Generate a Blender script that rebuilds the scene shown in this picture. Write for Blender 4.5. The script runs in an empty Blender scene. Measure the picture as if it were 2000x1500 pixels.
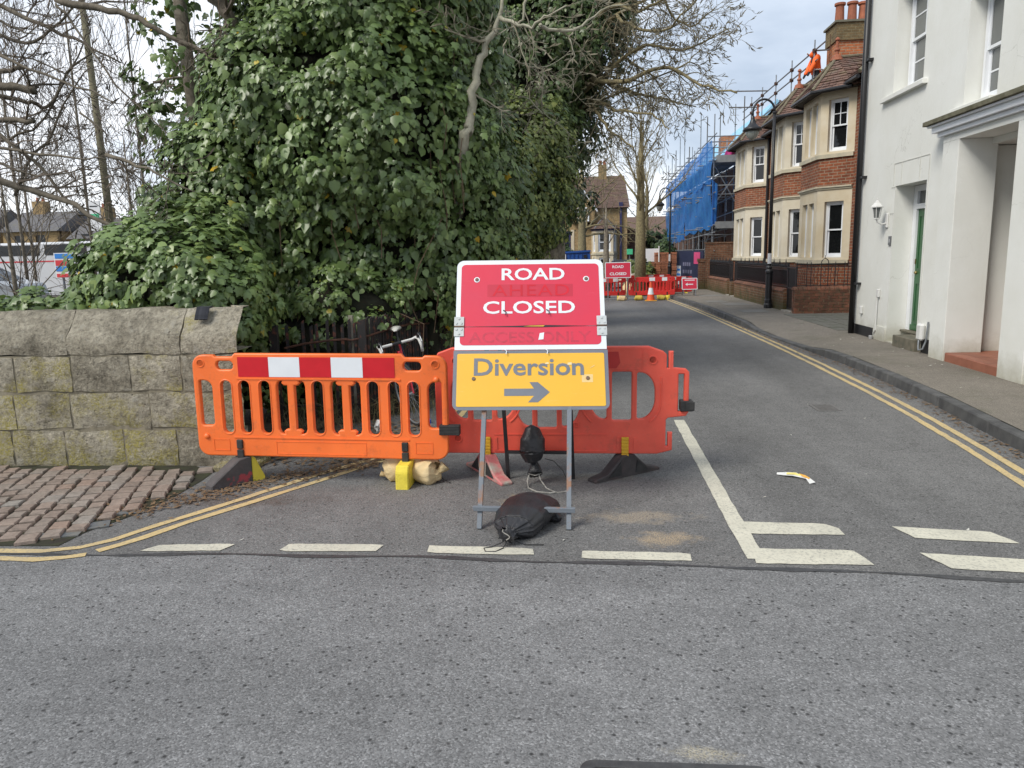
import bpy, bmesh, math, random
import numpy as np
from mathutils import Vector, Matrix, Quaternion

random.seed(7)
RNG = np.random.default_rng(7)
sc = bpy.context.scene
COL = sc.collection
R_ = math.radians

# ------------------------------------------------------------------ camera
cam_d = bpy.data.cameras.new('camera')
cam_d.sensor_width = 36.0
cam_d.lens = 1450.0 / 2000.0 * 36.0
cam_d.clip_start = 0.05
cam_d.clip_end = 3000.0
cam = bpy.data.objects.new('camera', cam_d)
COL.objects.link(cam)
cam.matrix_world = (Matrix.Translation((0, 0, 1.72)) @ Matrix.Rotation(R_(5.28), 4, 'Z')
                    @ Matrix.Rotation(R_(90 - 9.859), 4, 'X') @ Matrix.Rotation(R_(-1.37), 4, 'Z'))
sc.camera = cam

# ------------------------------------------------------------------ world
SUN_EL, SUN_AZ = 46.0, 228.0      # azimuth measured from +Y towards +X
world = bpy.data.worlds.new('World')
sc.world = world
world.use_nodes = True
wn = world.node_tree
wn.nodes.clear()
w_out = wn.nodes.new('ShaderNodeOutputWorld')
w_bg = wn.nodes.new('ShaderNodeBackground')
w_bg.inputs['Strength'].default_value = 0.066
w_sky = wn.nodes.new('ShaderNodeTexSky')
w_sky.sky_type = 'NISHITA'
w_sky.sun_disc = False
w_sky.sun_elevation = R_(SUN_EL)
w_sky.sun_rotation = R_(SUN_AZ)
w_tc = wn.nodes.new('ShaderNodeTexCoord')
w_map = wn.nodes.new('ShaderNodeMapping')
w_map.inputs['Scale'].default_value = (1.0, 1.0, 2.4)
w_map.inputs['Location'].default_value = (0.35, 0.1, 0.2)
w_n1 = wn.nodes.new('ShaderNodeTexNoise')
w_n1.inputs['Scale'].default_value = 2.3
w_n1.inputs['Detail'].default_value = 7.0
w_n1.inputs['Roughness'].default_value = 0.52
w_n1.inputs['Distortion'].default_value = 0.25
w_r = wn.nodes.new('ShaderNodeValToRGB')
e = w_r.color_ramp.elements
e[0].position = 0.36; e[0].color = (3.4, 4.1, 5.2, 1)
e[1].position = 0.66; e[1].color = (9.3, 9.5, 9.9, 1)
m_ = w_r.color_ramp.elements.new(0.5); m_.color = (5.5, 6.2, 7.2, 1)
w_sep = wn.nodes.new('ShaderNodeSeparateXYZ')
w_el = wn.nodes.new('ShaderNodeMapRange')          # thinner, brighter cloud towards the horizon all round
w_el.inputs['From Min'].default_value = 0.0; w_el.inputs['From Max'].default_value = 0.55
w_el.inputs['To Min'].default_value = 0.11; w_el.inputs['To Max'].default_value = -0.03
w_add = wn.nodes.new('ShaderNodeMath'); w_add.operation = 'ADD'
wn.links.new(w_tc.outputs['Generated'], w_sep.inputs[0]); wn.links.new(w_sep.outputs[2], w_el.inputs['Value'])
wn.links.new(w_n1.outputs['Fac'], w_add.inputs[0]); wn.links.new(w_el.outputs[0], w_add.inputs[1])
w_mix = wn.nodes.new('ShaderNodeMix')
w_mix.data_type = 'RGBA'
w_mix.inputs[0].default_value = 0.86
wn.links.new(w_tc.outputs['Generated'], w_map.inputs['Vector'])
wn.links.new(w_map.outputs['Vector'], w_n1.inputs['Vector'])
wn.links.new(w_add.outputs[0], w_r.inputs['Fac'])
wn.links.new(w_sky.outputs['Color'], w_mix.inputs[6])
wn.links.new(w_r.outputs['Color'], w_mix.inputs[7])
wn.links.new(w_mix.outputs[2], w_bg.inputs['Color'])
wn.links.new(w_bg.outputs['Background'], w_out.inputs['Surface'])

sun_d = bpy.data.lights.new('sun', 'SUN')
sun_d.energy = 1.5
sun_d.angle = R_(24)
sun_d.color = (1.0, 0.95, 0.86)
sun = bpy.data.objects.new('sun', sun_d)
COL.objects.link(sun)
_d = Vector((math.sin(R_(SUN_AZ)) * math.cos(R_(SUN_EL)), math.cos(R_(SUN_AZ)) * math.cos(R_(SUN_EL)), math.sin(R_(SUN_EL))))
sun.rotation_euler = (-_d).to_track_quat('-Z', 'Y').to_euler()

sc.view_settings.view_transform = 'Standard'
sc.view_settings.look = 'None'
sc.view_settings.gamma = 1.0
sc.view_settings.use_curve_mapping = False
sc.view_settings.exposure = 1.08

# ------------------------------------------------------------------ material helpers
class NT:
    def __init__(self, name):
        self.m = bpy.data.materials.new(name)
        self.m.use_nodes = True
        self.t = self.m.node_tree
        self.t.nodes.clear()
        self.out = self.t.nodes.new('ShaderNodeOutputMaterial')
        self.b = self.t.nodes.new('ShaderNodeBsdfPrincipled')
        self.t.links.new(self.b.outputs[0], self.out.inputs[0])
    def n(self, typ, **kw):
        nd = self.t.nodes.new('ShaderNode' + typ)
        for k, v in kw.items():
            if k in nd.inputs: nd.inputs[k].default_value = v
            else: setattr(nd, k, v)
        return nd
    def l(self, a, b): self.t.links.new(a, b)
    def coord(self, kind='Object'):
        if kind == 'pos':
            return self.n('NewGeometry').outputs['Position']
        return self.n('TexCoord').outputs[kind]
    def noise(self, vec, scale, detail=4, rough=.55, dist=0):
        nd = self.n('TexNoise', Scale=scale, Detail=detail, Roughness=rough, Distortion=dist)
        self.l(vec, nd.inputs['Vector'])
        return nd.outputs['Fac']
    def ramp(self, fac, stops):
        nd = self.n('ValToRGB')
        els = nd.color_ramp.elements
        while len(els) < len(stops): els.new(0.5)
        for el, (p, c) in zip(els, stops):
            el.position = p
            el.color = (c, c, c, 1) if isinstance(c, (int, float)) else (*c, 1)
        self.l(fac, nd.inputs['Fac'])
        return nd.outputs['Color']
    def mix(self, fac, a, b, mode='MIX'):
        nd = self.n('Mix', data_type='RGBA', blend_type=mode)
        for s, v in ((0, fac), (6, a), (7, b)):
            if isinstance(v, (int, float)): nd.inputs[s].default_value = v if s == 0 else (v, v, v, 1)
            elif isinstance(v, tuple): nd.inputs[s].default_value = (*v, 1)
            else: self.l(v, nd.inputs[s])
        return nd.outputs[2]
    def math(self, op, a, b=0.0, c=None):
        nd = self.n('Math', operation=op)
        for i, v in enumerate((a, b) if c is None else (a, b, c)):
            if isinstance(v, (int, float)): nd.inputs[i].default_value = v
            else: self.l(v, nd.inputs[i])
        return nd.outputs[0]
    def bump(self, h, strength=.3, dist=.01, normal=None):
        nd = self.n('Bump', Strength=strength, Distance=dist)
        self.l(h, nd.inputs['Height'])
        if normal is not None: self.l(normal, nd.inputs['Normal'])
        self.l(nd.outputs[0], self.b.inputs['Normal'])
        return nd.outputs[0]
    def base(self, c): self.l(c, self.b.inputs['Base Color'])
    def set(self, **kw):
        for k, v in kw.items(): self.b.inputs[k.replace('_', ' ')].default_value = v

def simple(name, c1, c2=None, scale=8., rough=.6, bump=.1, bscale=60., metal=0., spec=.5, rand=.0, coord='Object', lo=.35, hi=.65, detail=5, coat=0.):
    t = NT(name)
    v = t.coord(coord)
    if c2 is None: c2 = tuple(x * .82 for x in c1)
    col = t.mix(t.ramp(t.noise(v, scale, detail), [(lo, 0.), (hi, 1.)]), c1, c2)
    if rand:
        oi = t.n('ObjectInfo').outputs['Random']
        f = t.math('MULTIPLY_ADD', oi, 2 * rand, 1 - rand)
        hv = t.n('HueSaturation'); t.l(f, hv.inputs['Value']); t.l(col, hv.inputs['Color'])
        col = hv.outputs[0]
    t.base(col)
    t.set(Roughness=rough, Metallic=metal)
    t.b.inputs['Specular IOR Level'].default_value = spec
    if coat: t.b.inputs['Coat Weight'].default_value = coat
    if bump: t.bump(t.noise(v, bscale, 4), bump, .01)
    return t.m

def asphalt(name, base, stains=(), pits=.55, scale=1.0, moss=0., bands=None):
    t = NT(name)
    p = t.coord('pos')
    vo = t.n('TexVoronoi', Scale=150 * scale); t.l(p, vo.inputs['Vector'])
    sep = t.n('SeparateColor'); t.l(vo.outputs['Color'], sep.inputs[0])
    agg = t.ramp(sep.outputs[0], [(0., .58), (.5, .96), (.85, 1.12), (1., 1.6)])
    col = t.mix(1.0, base, agg, 'MULTIPLY')
    v2 = t.n('TexVoronoi', Scale=27 * scale); t.l(p, v2.inputs['Vector'])
    s2 = t.n('SeparateColor'); t.l(v2.outputs['Color'], s2.inputs[0])
    pit = t.math('MULTIPLY', t.ramp(v2.outputs['Distance'], [(.12, 1.), (.27, 0.)]), t.ramp(s2.outputs[1], [(.46, 0.), (.54, 1.)]))
    col = t.mix(t.math('MULTIPLY', pit, pits), col, tuple(x * .18 for x in base))
    big = t.ramp(t.noise(p, .55, 5, .6), [(.3, .86), (.7, 1.14)])
    col = t.mix(1.0, col, big, 'MULTIPLY')
    if bands:
        bm_ = t.n('Mapping'); bm_.inputs['Scale'].default_value = bands; t.l(p, bm_.inputs['Vector'])
        col = t.mix(1.0, col, t.ramp(t.noise(bm_.outputs[0], 1.0, 6, .65), [(.3, .80), (.7, 1.18)]), 'MULTIPLY')
        cr = t.n('TexVoronoi', Scale=.55, feature='DISTANCE_TO_EDGE')
        wp = t.n('VectorMath', operation='ADD'); wn_ = t.n('TexNoise', Scale=2.2, Detail=6.); t.l(p, wn_.inputs['Vector']); t.l(p, wp.inputs[0]); t.l(wn_.outputs['Color'], wp.inputs[1]); t.l(wp.outputs[0], cr.inputs['Vector'])
        ck_ = t.math('MULTIPLY', t.ramp(cr.outputs['Distance'], [(.0, 1.), (.0035, 0.)]), t.ramp(t.noise(p, .8, 3), [(.5, 0.), (.62, .55)]))
        col = t.mix(ck_, col, (.04, .04, .04))
        oil = t.ramp(t.noise(p, 1.9, 5, .6), [(.66, 0.), (.76, .45)])
        col = t.mix(oil, col, tuple(x * .55 for x in base))
    mid = t.ramp(t.noise(p, 5.5, 5, .65), [(.3, .9), (.7, 1.1)])
    col = t.mix(1.0, col, mid, 'MULTIPLY')
    for (cx, cy, rx, ry, c, st) in stains:
        sub = t.n('VectorMath', operation='SUBTRACT'); t.l(p, sub.inputs[0]); sub.inputs[1].default_value = (cx, cy, 0)
        ml = t.n('VectorMath', operation='MULTIPLY'); t.l(sub.outputs[0], ml.inputs[0]); ml.inputs[1].default_value = (1 / rx, 1 / ry, 0)
        ln = t.n('VectorMath', operation='LENGTH'); t.l(ml.outputs[0], ln.inputs[0])
        nz = t.noise(p, 7., 6, .7)
        f = t.math('ADD', ln.outputs['Value'], t.math('MULTIPLY_ADD', nz, 2.6, -1.2))
        msk = t.math('MULTIPLY', t.ramp(f, [(.45, 1.), (1.0, 0.)]), st)
        msk = t.math('MULTIPLY', msk, t.ramp(t.noise(p, 120, 4, .7), [(.42, .0), (.56, 1.)]))
        col = t.mix(msk, col, c)
    if moss:
        mk = t.math('MULTIPLY', t.ramp(t.noise(p, 1.3, 6, .7), [(.52, 0.), (.72, 1.)]), moss)
        col = t.mix(mk, col, (.05, .065, .025))
    t.base(col)
    t.set(Roughness=.85)
    t.b.inputs['Specular IOR Level'].default_value = .35
    h = t.math('ADD', t.math('MULTIPLY', vo.outputs['Distance'], -.6), t.math('MULTIPLY', pit, -.8))
    t.bump(h, .42, .006)
    return t.m

def brick_mat(name, c1, c2, mortar, w=.225, h=.075, ms=.011, soot=.0, green=0.0, coord='UV'):
    t = NT(name)
    uv = t.coord(coord)
    br = t.n('TexBrick', Scale=1.0)
    br.inputs['Color1'].default_value = (*c1, 1); br.inputs['Color2'].default_value = (*c2, 1); br.inputs['Mortar'].default_value = (*mortar, 1)
    br.inputs['Mortar Size'].default_value = ms; br.inputs['Mortar Smooth'].default_value = .2
    br.inputs['Brick Width'].default_value = w; br.inputs['Row Height'].default_value = h; br.inputs['Bias'].default_value = -.1
    t.l(uv, br.inputs['Vector'])
    p = t.coord('pos')
    col = t.mix(1., br.outputs['Color'], t.ramp(t.noise(p, 9, 5, .7), [(.3, .65), (.7, 1.3)]), 'MULTIPLY')
    col = t.mix(1., col, t.ramp(t.noise(p, 1.2, 4), [(.3, .8), (.7, 1.15)]), 'MULTIPLY')
    if soot:
        col = t.mix(t.math('MULTIPLY', t.ramp(t.noise(p, 2.2, 6, .7), [(.45, 0.), (.7, 1.)]), soot), col, (.06, .05, .035))
    if green:
        sx = t.n('SeparateXYZ'); t.l(p, sx.inputs[0])
        low = t.ramp(t.math('ADD', sx.outputs[2], t.math('MULTIPLY_ADD', t.noise(p, 3, 5), .8, -.4)), [(.15, 1.), (.62, 0.)])
        col = t.mix(t.math('MULTIPLY', low, green), col, (.045, .055, .018))
    t.base(col); t.set(Roughness=.9)
    t.b.inputs['Specular IOR Level'].default_value = .25
    hh = t.math('ADD', t.math('MULTIPLY', br.outputs['Fac'], -1.), t.math('MULTIPLY', t.noise(p, 60, 3), .4))
    t.bump(hh, .6, .008)
    return t.m

def glass_mat(name, col, rough=.04, spec=.8):
    t = NT(name)
    t.base(t.mix(t.noise(t.coord('pos'), 1.5, 2), col, tuple(x * .7 for x in col)))
    t.set(Roughness=rough)
    t.b.inputs['Specular IOR Level'].default_value = spec
    t.bump(t.noise(t.coord('pos'), 2.5, 2), .03, .02)
    return t.m

def leaf_mat(name, stops, rough=.38, trans=.18, spec=.5):
    t = NT(name)
    at = t.n('Attribute', attribute_name='rnd')
    col = t.ramp(at.outputs['Fac'], stops)
    pn = t.noise(t.coord('pos'), 1.1, 3)
    col = t.mix(1., col, t.ramp(pn, [(.3, .78), (.7, 1.2)]), 'MULTIPLY')
    t.base(col); t.set(Roughness=rough)
    t.b.inputs['Specular IOR Level'].default_value = spec
    tr = t.n('BsdfTranslucent'); t.l(col, tr.inputs['Color'])
    ms = t.n('MixShader'); ms.inputs[0].default_value = trans
    t.l(t.b.outputs[0], ms.inputs[1]); t.l(tr.outputs[0], ms.inputs[2]); t.l(ms.outputs[0], t.out.inputs[0])
    return t.m

# ------------------------------------------------------------------ object helpers
def tag(o, label=None, cat=None, group=None, kind=None):
    if label: o['label'] = label
    if cat: o['category'] = cat
    if group: o['group'] = group
    if kind: o['kind'] = kind
    return o

def thing(name, label, cat, loc=(0, 0, 0), group=None):
    o = bpy.data.objects.new(name, None)
    o.empty_display_size = .1
    COL.objects.link(o)
    o.location = loc
    return tag(o, label, cat, group)

def offset_of(parent):
    off = Vector((0, 0, 0))
    while parent is not None:
        off += parent.location
        parent = parent.parent
    return off

def link(name, me, mats, parent=None, kind=None, smooth=False):
    if not isinstance(mats, (list, tuple)): mats = [mats]
    for m in mats: me.materials.append(m)
    if smooth: me.polygons.foreach_set('use_smooth', [True] * len(me.polygons))
    o = bpy.data.objects.new(name, me)
    COL.objects.link(o)
    if parent is not None: o.parent = parent
    if kind: o['kind'] = kind
    return o

def box_uv(me):
    n = len(me.loops)
    if n == 0: return
    uvl = me.uv_layers.new(name='UVMap')
    co = np.empty(len(me.vertices) * 3); me.vertices.foreach_get('co', co); co = co.reshape(-1, 3)
    li = np.empty(n, dtype=np.int64); me.loops.foreach_get('vertex_index', li)
    tot = np.empty(len(me.polygons), dtype=np.int64); me.polygons.foreach_get('loop_total', tot)
    nr = np.empty(len(me.polygons) * 3); me.polygons.foreach_get('normal', nr); nr = nr.reshape(-1, 3)
    N = np.repeat(nr, tot, axis=0)
    P = co[li]
    h = np.maximum(np.hypot(N[:, 0], N[:, 1]), 1e-6)
    u = (P[:, 0] * -N[:, 1] + P[:, 1] * N[:, 0]) / h
    v = P[:, 2].copy()
    flat = np.abs(N[:, 2]) > .72
    u[flat] = P[flat, 0]; v[flat] = P[flat, 1]
    uvl.data.foreach_set('uv', np.stack([u, v], 1).ravel())

class MB:
    def __init__(self): self.v = []; self.f = []; self.mi = []; self.cur = 0
    def add(self, vs, fs, M=None):
        b = len(self.v)
        self.v += [tuple(M @ Vector(p)) for p in vs] if M is not None else [tuple(p) for p in vs]
        self.f += [tuple(b + i for i in q) for q in fs]
        self.mi += [self.cur] * len(fs)
        return self
    def box(self, lo, hi, M=None):
        x0, y0, z0 = lo; x1, y1, z1 = hi
        return self.add([(x0, y0, z0), (x1, y0, z0), (x1, y1, z0), (x0, y1, z0), (x0, y0, z1), (x1, y0, z1), (x1, y1, z1), (x0, y1, z1)],
                        [(0, 3, 2, 1), (4, 5, 6, 7), (0, 1, 5, 4), (1, 2, 6, 5), (2, 3, 7, 6), (3, 0, 4, 7)], M)
    def quad(self, a, b, c, d): return self.add([a, b, c, d], [(0, 1, 2, 3)])
    def poly(self, pts): return self.add(pts, [tuple(range(len(pts)))])
    def prism(self, pts, vec):
        """closed polygon extruded along vec"""
        n = len(pts); vec = Vector(vec)
        vs = [Vector(p) for p in pts] + [Vector(p) + vec for p in pts]
        fs = [tuple(reversed(range(n))), tuple(range(n, 2 * n))] + [(i, (i + 1) % n, n + (i + 1) % n, n + i) for i in range(n)]
        return self.add(vs, fs)
    def tube(self, pts, r, n=8, caps=True, squash=None):
        pts = [Vector(p) for p in pts]
        rs = r if isinstance(r, (list, tuple)) else [r] * len(pts)
        vs = []; fs = []
        ref = None
        for i, p in enumerate(pts):
            d = (pts[min(i + 1, len(pts) - 1)] - pts[max(i - 1, 0)])
            d = d.normalized() if d.length > 1e-9 else Vector((0, 0, 1))
            if ref is None:
                ref = d.orthogonal().normalized()
                if abs(d.z) < .9: ref = d.cross(Vector((0, 0, 1))).normalized()
            a = ref - d * ref.dot(d)
            a = a.normalized() if a.length > 1e-6 else d.orthogonal().normalized()
            b = d.cross(a); ref = a
            for k in range(n):
                t = 2 * math.pi * (k + .5) / n
                vs.append(p + a * (rs[i] * math.cos(t)) + b * (rs[i] * math.sin(t)))
        for i in range(len(pts) - 1):
            for k in range(n):
                fs.append((i * n + k, i * n + (k + 1) % n, (i + 1) * n + (k + 1) % n, (i + 1) * n + k))
        if caps:
            fs.append(tuple(reversed(range(n)))); fs.append(tuple((len(pts) - 1) * n + k for k in range(n)))
        return self.add(vs, fs)
    def lathe(self, prof, n=16, M=None, caps=True):
        vs = []; fs = []
        for (r, z) in prof:
            for k in range(n):
                t = 2 * math.pi * k / n
                vs.append((r * math.cos(t), r * math.sin(t), z))
        for i in range(len(prof) - 1):
            for k in range(n):
                fs.append((i * n + k, i * n + (k + 1) % n, (i + 1) * n + (k + 1) % n, (i + 1) * n + k))
        if caps:
            fs.append(tuple(reversed(range(n)))); fs.append(tuple((len(prof) - 1) * n + k for k in range(n)))
        return self.add(vs, fs, M)
    def mesh(self, name, parent=None):
        off = offset_of(parent)
        me = bpy.data.meshes.new(name)
        v = np.array(self.v, dtype=float) - np.array(off)
        me.from_pydata(v.tolist(), [], self.f)
        if any(self.mi): me.polygons.foreach_set('material_index', self.mi)
        me.update()
        return me
    def build(self, name, mats, parent=None, kind=None, smooth=False, uv=True, bevel=0.):
        me = self.mesh(name, parent)
        if bevel:
            bm = bmesh.new(); bm.from_mesh(me)
            bmesh.ops.bevel(bm, geom=bm.edges[:], offset=bevel, segments=1, affect='EDGES', profile=.6, clamp_overlap=True)
            bm.to_mesh(me); bm.free()
        if uv: box_uv(me)
        o = link(name, me, mats, parent, kind, smooth)
        return o

def smooth_by_angle(o, deg=35):
    o.data.polygons.foreach_set('use_smooth', [True] * len(o.data.polygons))
    me = o.data
    bm = bmesh.new(); bm.from_mesh(me)
    for ed in bm.edges:
        if len(ed.link_faces) == 2 and ed.calc_face_angle(0) > R_(deg): ed.smooth = False
    bm.to_mesh(me); bm.free()
    return o

def curve_plate(splines, half=.02, bevel=.005, seg=2):
    """flat plate in XY with holes, from closed polygons; returns a mesh"""
    c = bpy.data.curves.new('plate', 'CURVE'); c.dimensions = '2D'; c.fill_mode = 'BOTH'
    c.extrude = max(half - bevel, 0.0001); c.bevel_depth = bevel; c.bevel_resolution = seg
    if bevel: c.offset = -bevel
    for pts in splines:
        s = c.splines.new('POLY'); s.points.add(len(pts) - 1); s.use_cyclic_u = True
        for q, p in zip(s.points, pts): q.co = (p[0], p[1], 0, 1)
    o = bpy.data.objects.new('plate', c)
    me = bpy.data.meshes.new_from_object(o)
    bpy.data.objects.remove(o); bpy.data.curves.remove(c)
    me.materials.clear()
    return me

def rrect(x0, y0, x1, y1, r, n=5):
    if not isinstance(r, (tuple, list)): r = (r, r, r, r)
    pts = []
    for (cx, cy, a0, rr) in ((x0 + r[0], y0 + r[0], 180, r[0]), (x1 - r[1], y0 + r[1], 270, r[1]), (x1 - r[2], y1 - r[2], 0, r[2]), (x0 + r[3], y1 - r[3], 90, r[3])):
        if rr <= 1e-6: pts.append((cx, cy)); continue
        for k in range(n + 1):
            t = R_(a0 + 90. * k / n); pts.append((cx + rr * math.cos(t), cy + rr * math.sin(t)))
    return pts

def put_mesh(name, me, M, mats, parent=None, kind=None, smooth_deg=None):
    """M maps mesh coordinates to world; stored relative to parent's world translation"""
    me.transform(Matrix.Translation(-offset_of(parent)) @ M)
    me.update()
    box_uv(me) if not me.uv_layers else None
    o = link(name, me, mats, parent, kind)
    if smooth_deg: smooth_by_angle(o, smooth_deg)
    return o

def text_mesh(body, width, cap, bold=0., thick=.0006, space=1.0):
    c = bpy.data.curves.new('lettering', 'FONT'); c.body = body; c.extrude = thick; c.offset = bold; c.space_character = space
    c.resolution_u = 3
    o = bpy.data.objects.new('lettering', c)
    me = bpy.data.meshes.new_from_object(o)
    bpy.data.objects.remove(o); bpy.data.curves.remove(c)
    me.materials.clear()
    co = np.array([v.co[:] for v in me.vertices])
    lo, hi = co.min(0), co.max(0)
    sx = width / (hi[0] - lo[0]); sy = cap / (.70 + 2 * bold)
    me.transform(Matrix.Diagonal((sx, sy, 1, 1)) @ Matrix.Translation((-(lo[0] + hi[0]) / 2, bold, 0)))
    return me

def basis(o, x, y):
    """matrix whose columns are x, y, x cross y at origin o"""
    x = Vector(x).normalized(); y = Vector(y); y = (y - x * y.dot(x)).normalized(); z = x.cross(y)
    return Matrix(((x.x, y.x, z.x, o[0]), (x.y, y.y, z.y, o[1]), (x.z, y.z, z.z, o[2]), (0, 0, 0, 1)))

def dup(root, loc, rotz=0., label=None, group=None, scale=None):
    def cp(o, par):
        c = o.copy(); COL.objects.link(c)
        if par is not None: c.parent = par
        for ch in list(o.children): cp(ch, c)
        return c
    r = cp(root, None)
    r.location = loc; r.rotation_euler = (0, 0, rotz)
    if scale: r.scale = (scale,) * 3
    if label: r['label'] = label
    if group: r['group'] = group
    return r

def copy_part(o, parent, M=None, loc=None, rot=None, scl=None):
    c = o.copy(); COL.objects.link(c); c.parent = parent
    if M is not None: c.matrix_local = M
    if loc is not None: c.location = loc
    if rot is not None: c.rotation_euler = rot
    if scl is not None: c.scale = scl
    return c

# ------------------------------------------------------------------ walls with openings
def face_wall(mb, p0, p1, z0, z1, thick, openings=()):
    """vertical wall face from p0 to p1 (plan points), outside on the right-hand side walking p0->p1 ... thickness goes to the left.
    openings: (u0,u1,z0,z1) in metres along the wall."""
    a = Vector((p0[0], p0[1], 0)); d = Vector((p1[0] - p0[0], p1[1] - p0[1], 0)); L = d.length; d.normalize()
    nrm = Vector((-d.y, d.x, 0))
    us = sorted({0., L, *[o[0] for o in openings], *[o[1] for o in openings]})
    zs = sorted({z0, z1, *[o[2] for o in openings], *[o[3] for o in openings]})
    us = [u for u in us if -1e-6 <= u <= L + 1e-6]; zs = [z for z in zs if z0 - 1e-6 <= z <= z1 + 1e-6]
    solid = lambda u, z: 0 < u < L and z0 < z < z1 and not any(o[0] < u < o[1] and o[2] < z < o[3] for o in openings)
    P = lambda u, z, t: tuple(a + d * u + nrm * t + Vector((0, 0, z)))
    for i in range(len(us) - 1):
        for j in range(len(zs) - 1):
            u0, u1, w0, w1 = us[i], us[i + 1], zs[j], zs[j + 1]
            uc, zc = (u0 + u1) / 2, (w0 + w1) / 2
            if not solid(uc, zc): continue
            mb.quad(P(u0, w0, 0), P(u1, w0, 0), P(u1, w1, 0), P(u0, w1, 0))
            mb.quad(P(u1, w0, thick), P(u0, w0, thick), P(u0, w1, thick), P(u1, w1, thick))
            e_ = 1e-3
            if not solid(u0 - e_, zc): mb.quad(P(u0, w0, thick), P(u0, w0, 0), P(u0, w1, 0), P(u0, w1, thick))
            if not solid(u1 + e_, zc): mb.quad(P(u1, w0, 0), P(u1, w0, thick), P(u1, w1, thick), P(u1, w1, 0))
            if not solid(uc, w0 - e_): mb.quad(P(u0, w0, thick), P(u1, w0, thick), P(u1, w0, 0), P(u0, w0, 0))
            if not solid(uc, w1 + e_): mb.quad(P(u0, w1, 0), P(u1, w1, 0), P(u1, w1, thick), P(u0, w1, thick))

def frame_of(p0, p1):
    """matrix: local x along the wall, y inwards, z up, origin p0"""
    d = Vector((p1[0] - p0[0], p1[1] - p0[1], 0)).normalized(); n = Vector((-d.y, d.x, 0))
    return Matrix(((d.x, n.x, 0, p0[0]), (d.y, n.y, 0, p0[1]), (0, 0, 1, 0), (0, 0, 0, 1)))

def sash_window(parent, F, u0, u1, z0, z1, depth, m_frame, m_glass, upper=(2, 2), lower=(1, 1), fr=.05, bar=.02, sill=None, m_back=None):
    """box sash: outer frame, upper sash in front, lower sash set back, glazing bars, panes; F from frame_of()"""
    fr_mb = MB()
    d0, d1 = depth, depth + .10
    fr_mb.box((u0, d0, z0), (u0 + fr, d1, z1), F); fr_mb.box((u1 - fr, d0, z0), (u1, d1, z1), F)
    fr_mb.box((u0 + fr, d0, z1 - fr), (u1 - fr, d1, z1), F); fr_mb.box((u0 + fr, d0, z0), (u1 - fr, d1, z0 + fr * .9), F)
    w = fr_mb.build('window', m_frame, parent)
    zm = (z0 + z1) / 2
    panes = []
    for (a, b, dd, grid, nm) in ((zm - .02, z1 - fr, d0 + .015, upper, 'upper_sash'), (z0 + fr * .9, zm + .02, d0 + .05, lower, 'lower_sash')):
        s = MB(); sf = fr * .75
        x0, x1 = u0 + fr, u1 - fr
        s.box((x0, dd, a), (x0 + sf, dd + .03, b), F); s.box((x1 - sf, dd, a), (x1, dd + .03, b), F)
        s.box((x0 + sf, dd, b - sf), (x1 - sf, dd + .03, b), F); s.box((x0 + sf, dd, a), (x1 - sf, dd + .03, a + sf * (1.7 if nm == 'lower_sash' else 1)), F)
        nx, nz = grid
        for k in range(1, nx):
            xc = x0 + sf + (x1 - x0 - 2 * sf) * k / nx
            s.box((xc - bar / 2, dd + .003, a + sf), (xc + bar / 2, dd + .027, b - sf), F)
        for k in range(1, nz):
            zc = a + sf + (b - a - 2 * sf) * k / nz
            s.box((x0 + sf, dd + .004, zc - bar / 2), (x1 - sf, dd + .026, zc + bar / 2), F)
        s.build(nm, m_frame, w)
        panes.append((x0 + sf * .5, x1 - sf * .5, a + sf * .5, b - sf * .5, dd + .015))
    g = MB()
    for (x0, x1, a, b, dd) in panes: g.box((x0, dd - .002, a), (x1, dd + .002, b), F)
    g.build('pane', m_glass, w)
    if m_back is not None:
        k = MB(); k.box((u0 - .05, d1 + .12, z0 - .05), (u1 + .05, d1 + .14, z1 + .05), F)
        k.build('curtain', m_back, w)
    if sill:
        s = MB(); s.box((u0 - sill[0], -sill[1], z0 - sill[2]), (u1 + sill[0], depth + .02, z0 - .004), F)
        s.build('sill', sill[3], w)
    return w

# ------------------------------------------------------------------ materials
SAND = (.46, .34, .17)
M_ROAD = asphalt('road_asphalt', (.178, .178, .179), bands=(.16, 1.1, 1.), stains=[(.42, 2.36, .16, .05, (.4, .36, .26), .7)], pits=.9, scale=.92)
M_STREET = asphalt('street_asphalt', (.145, .143, .140), bands=(1.0, .14, 1.), stains=[
    (-.40, 4.96, .20, .22, SAND, 1.), (.36, 4.72, .42, .15, (.38, .31, .22), .7), (.50, 4.35, .25, .16, (.42, .32, .20), .85),
    (.1, 5.6, .5, .12, (.28, .22, .13), .35), (-2.5, 5.0, .75, .16, (.055, .035, .022), .8), (-1.9, 6.15, .9, .18, (.04, .03, .022), .85), (1.1, 21., 1.1, 1.4, (.2, .19, .16), .5)], pits=.75)
M_PAVE = asphalt('pavement_tarmac', (.185, .165, .138), pits=.25, scale=1.2, moss=.35)
M_KERB = simple('kerb_granite', (.10, .10, .098), (.055, .055, .056), 6, .85, .35, 90, rand=.15)
M_SOIL = simple('soil', (.045, .033, .022), (.09, .07, .045), 7, .95, .8, 25)
M_GROUND = simple('ground_earth', (.07, .07, .05), (.05, .06, .03), .5, .95, .3, 8, coord='pos')
M_WHITE_MARK = NT('white_road_paint')
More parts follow.
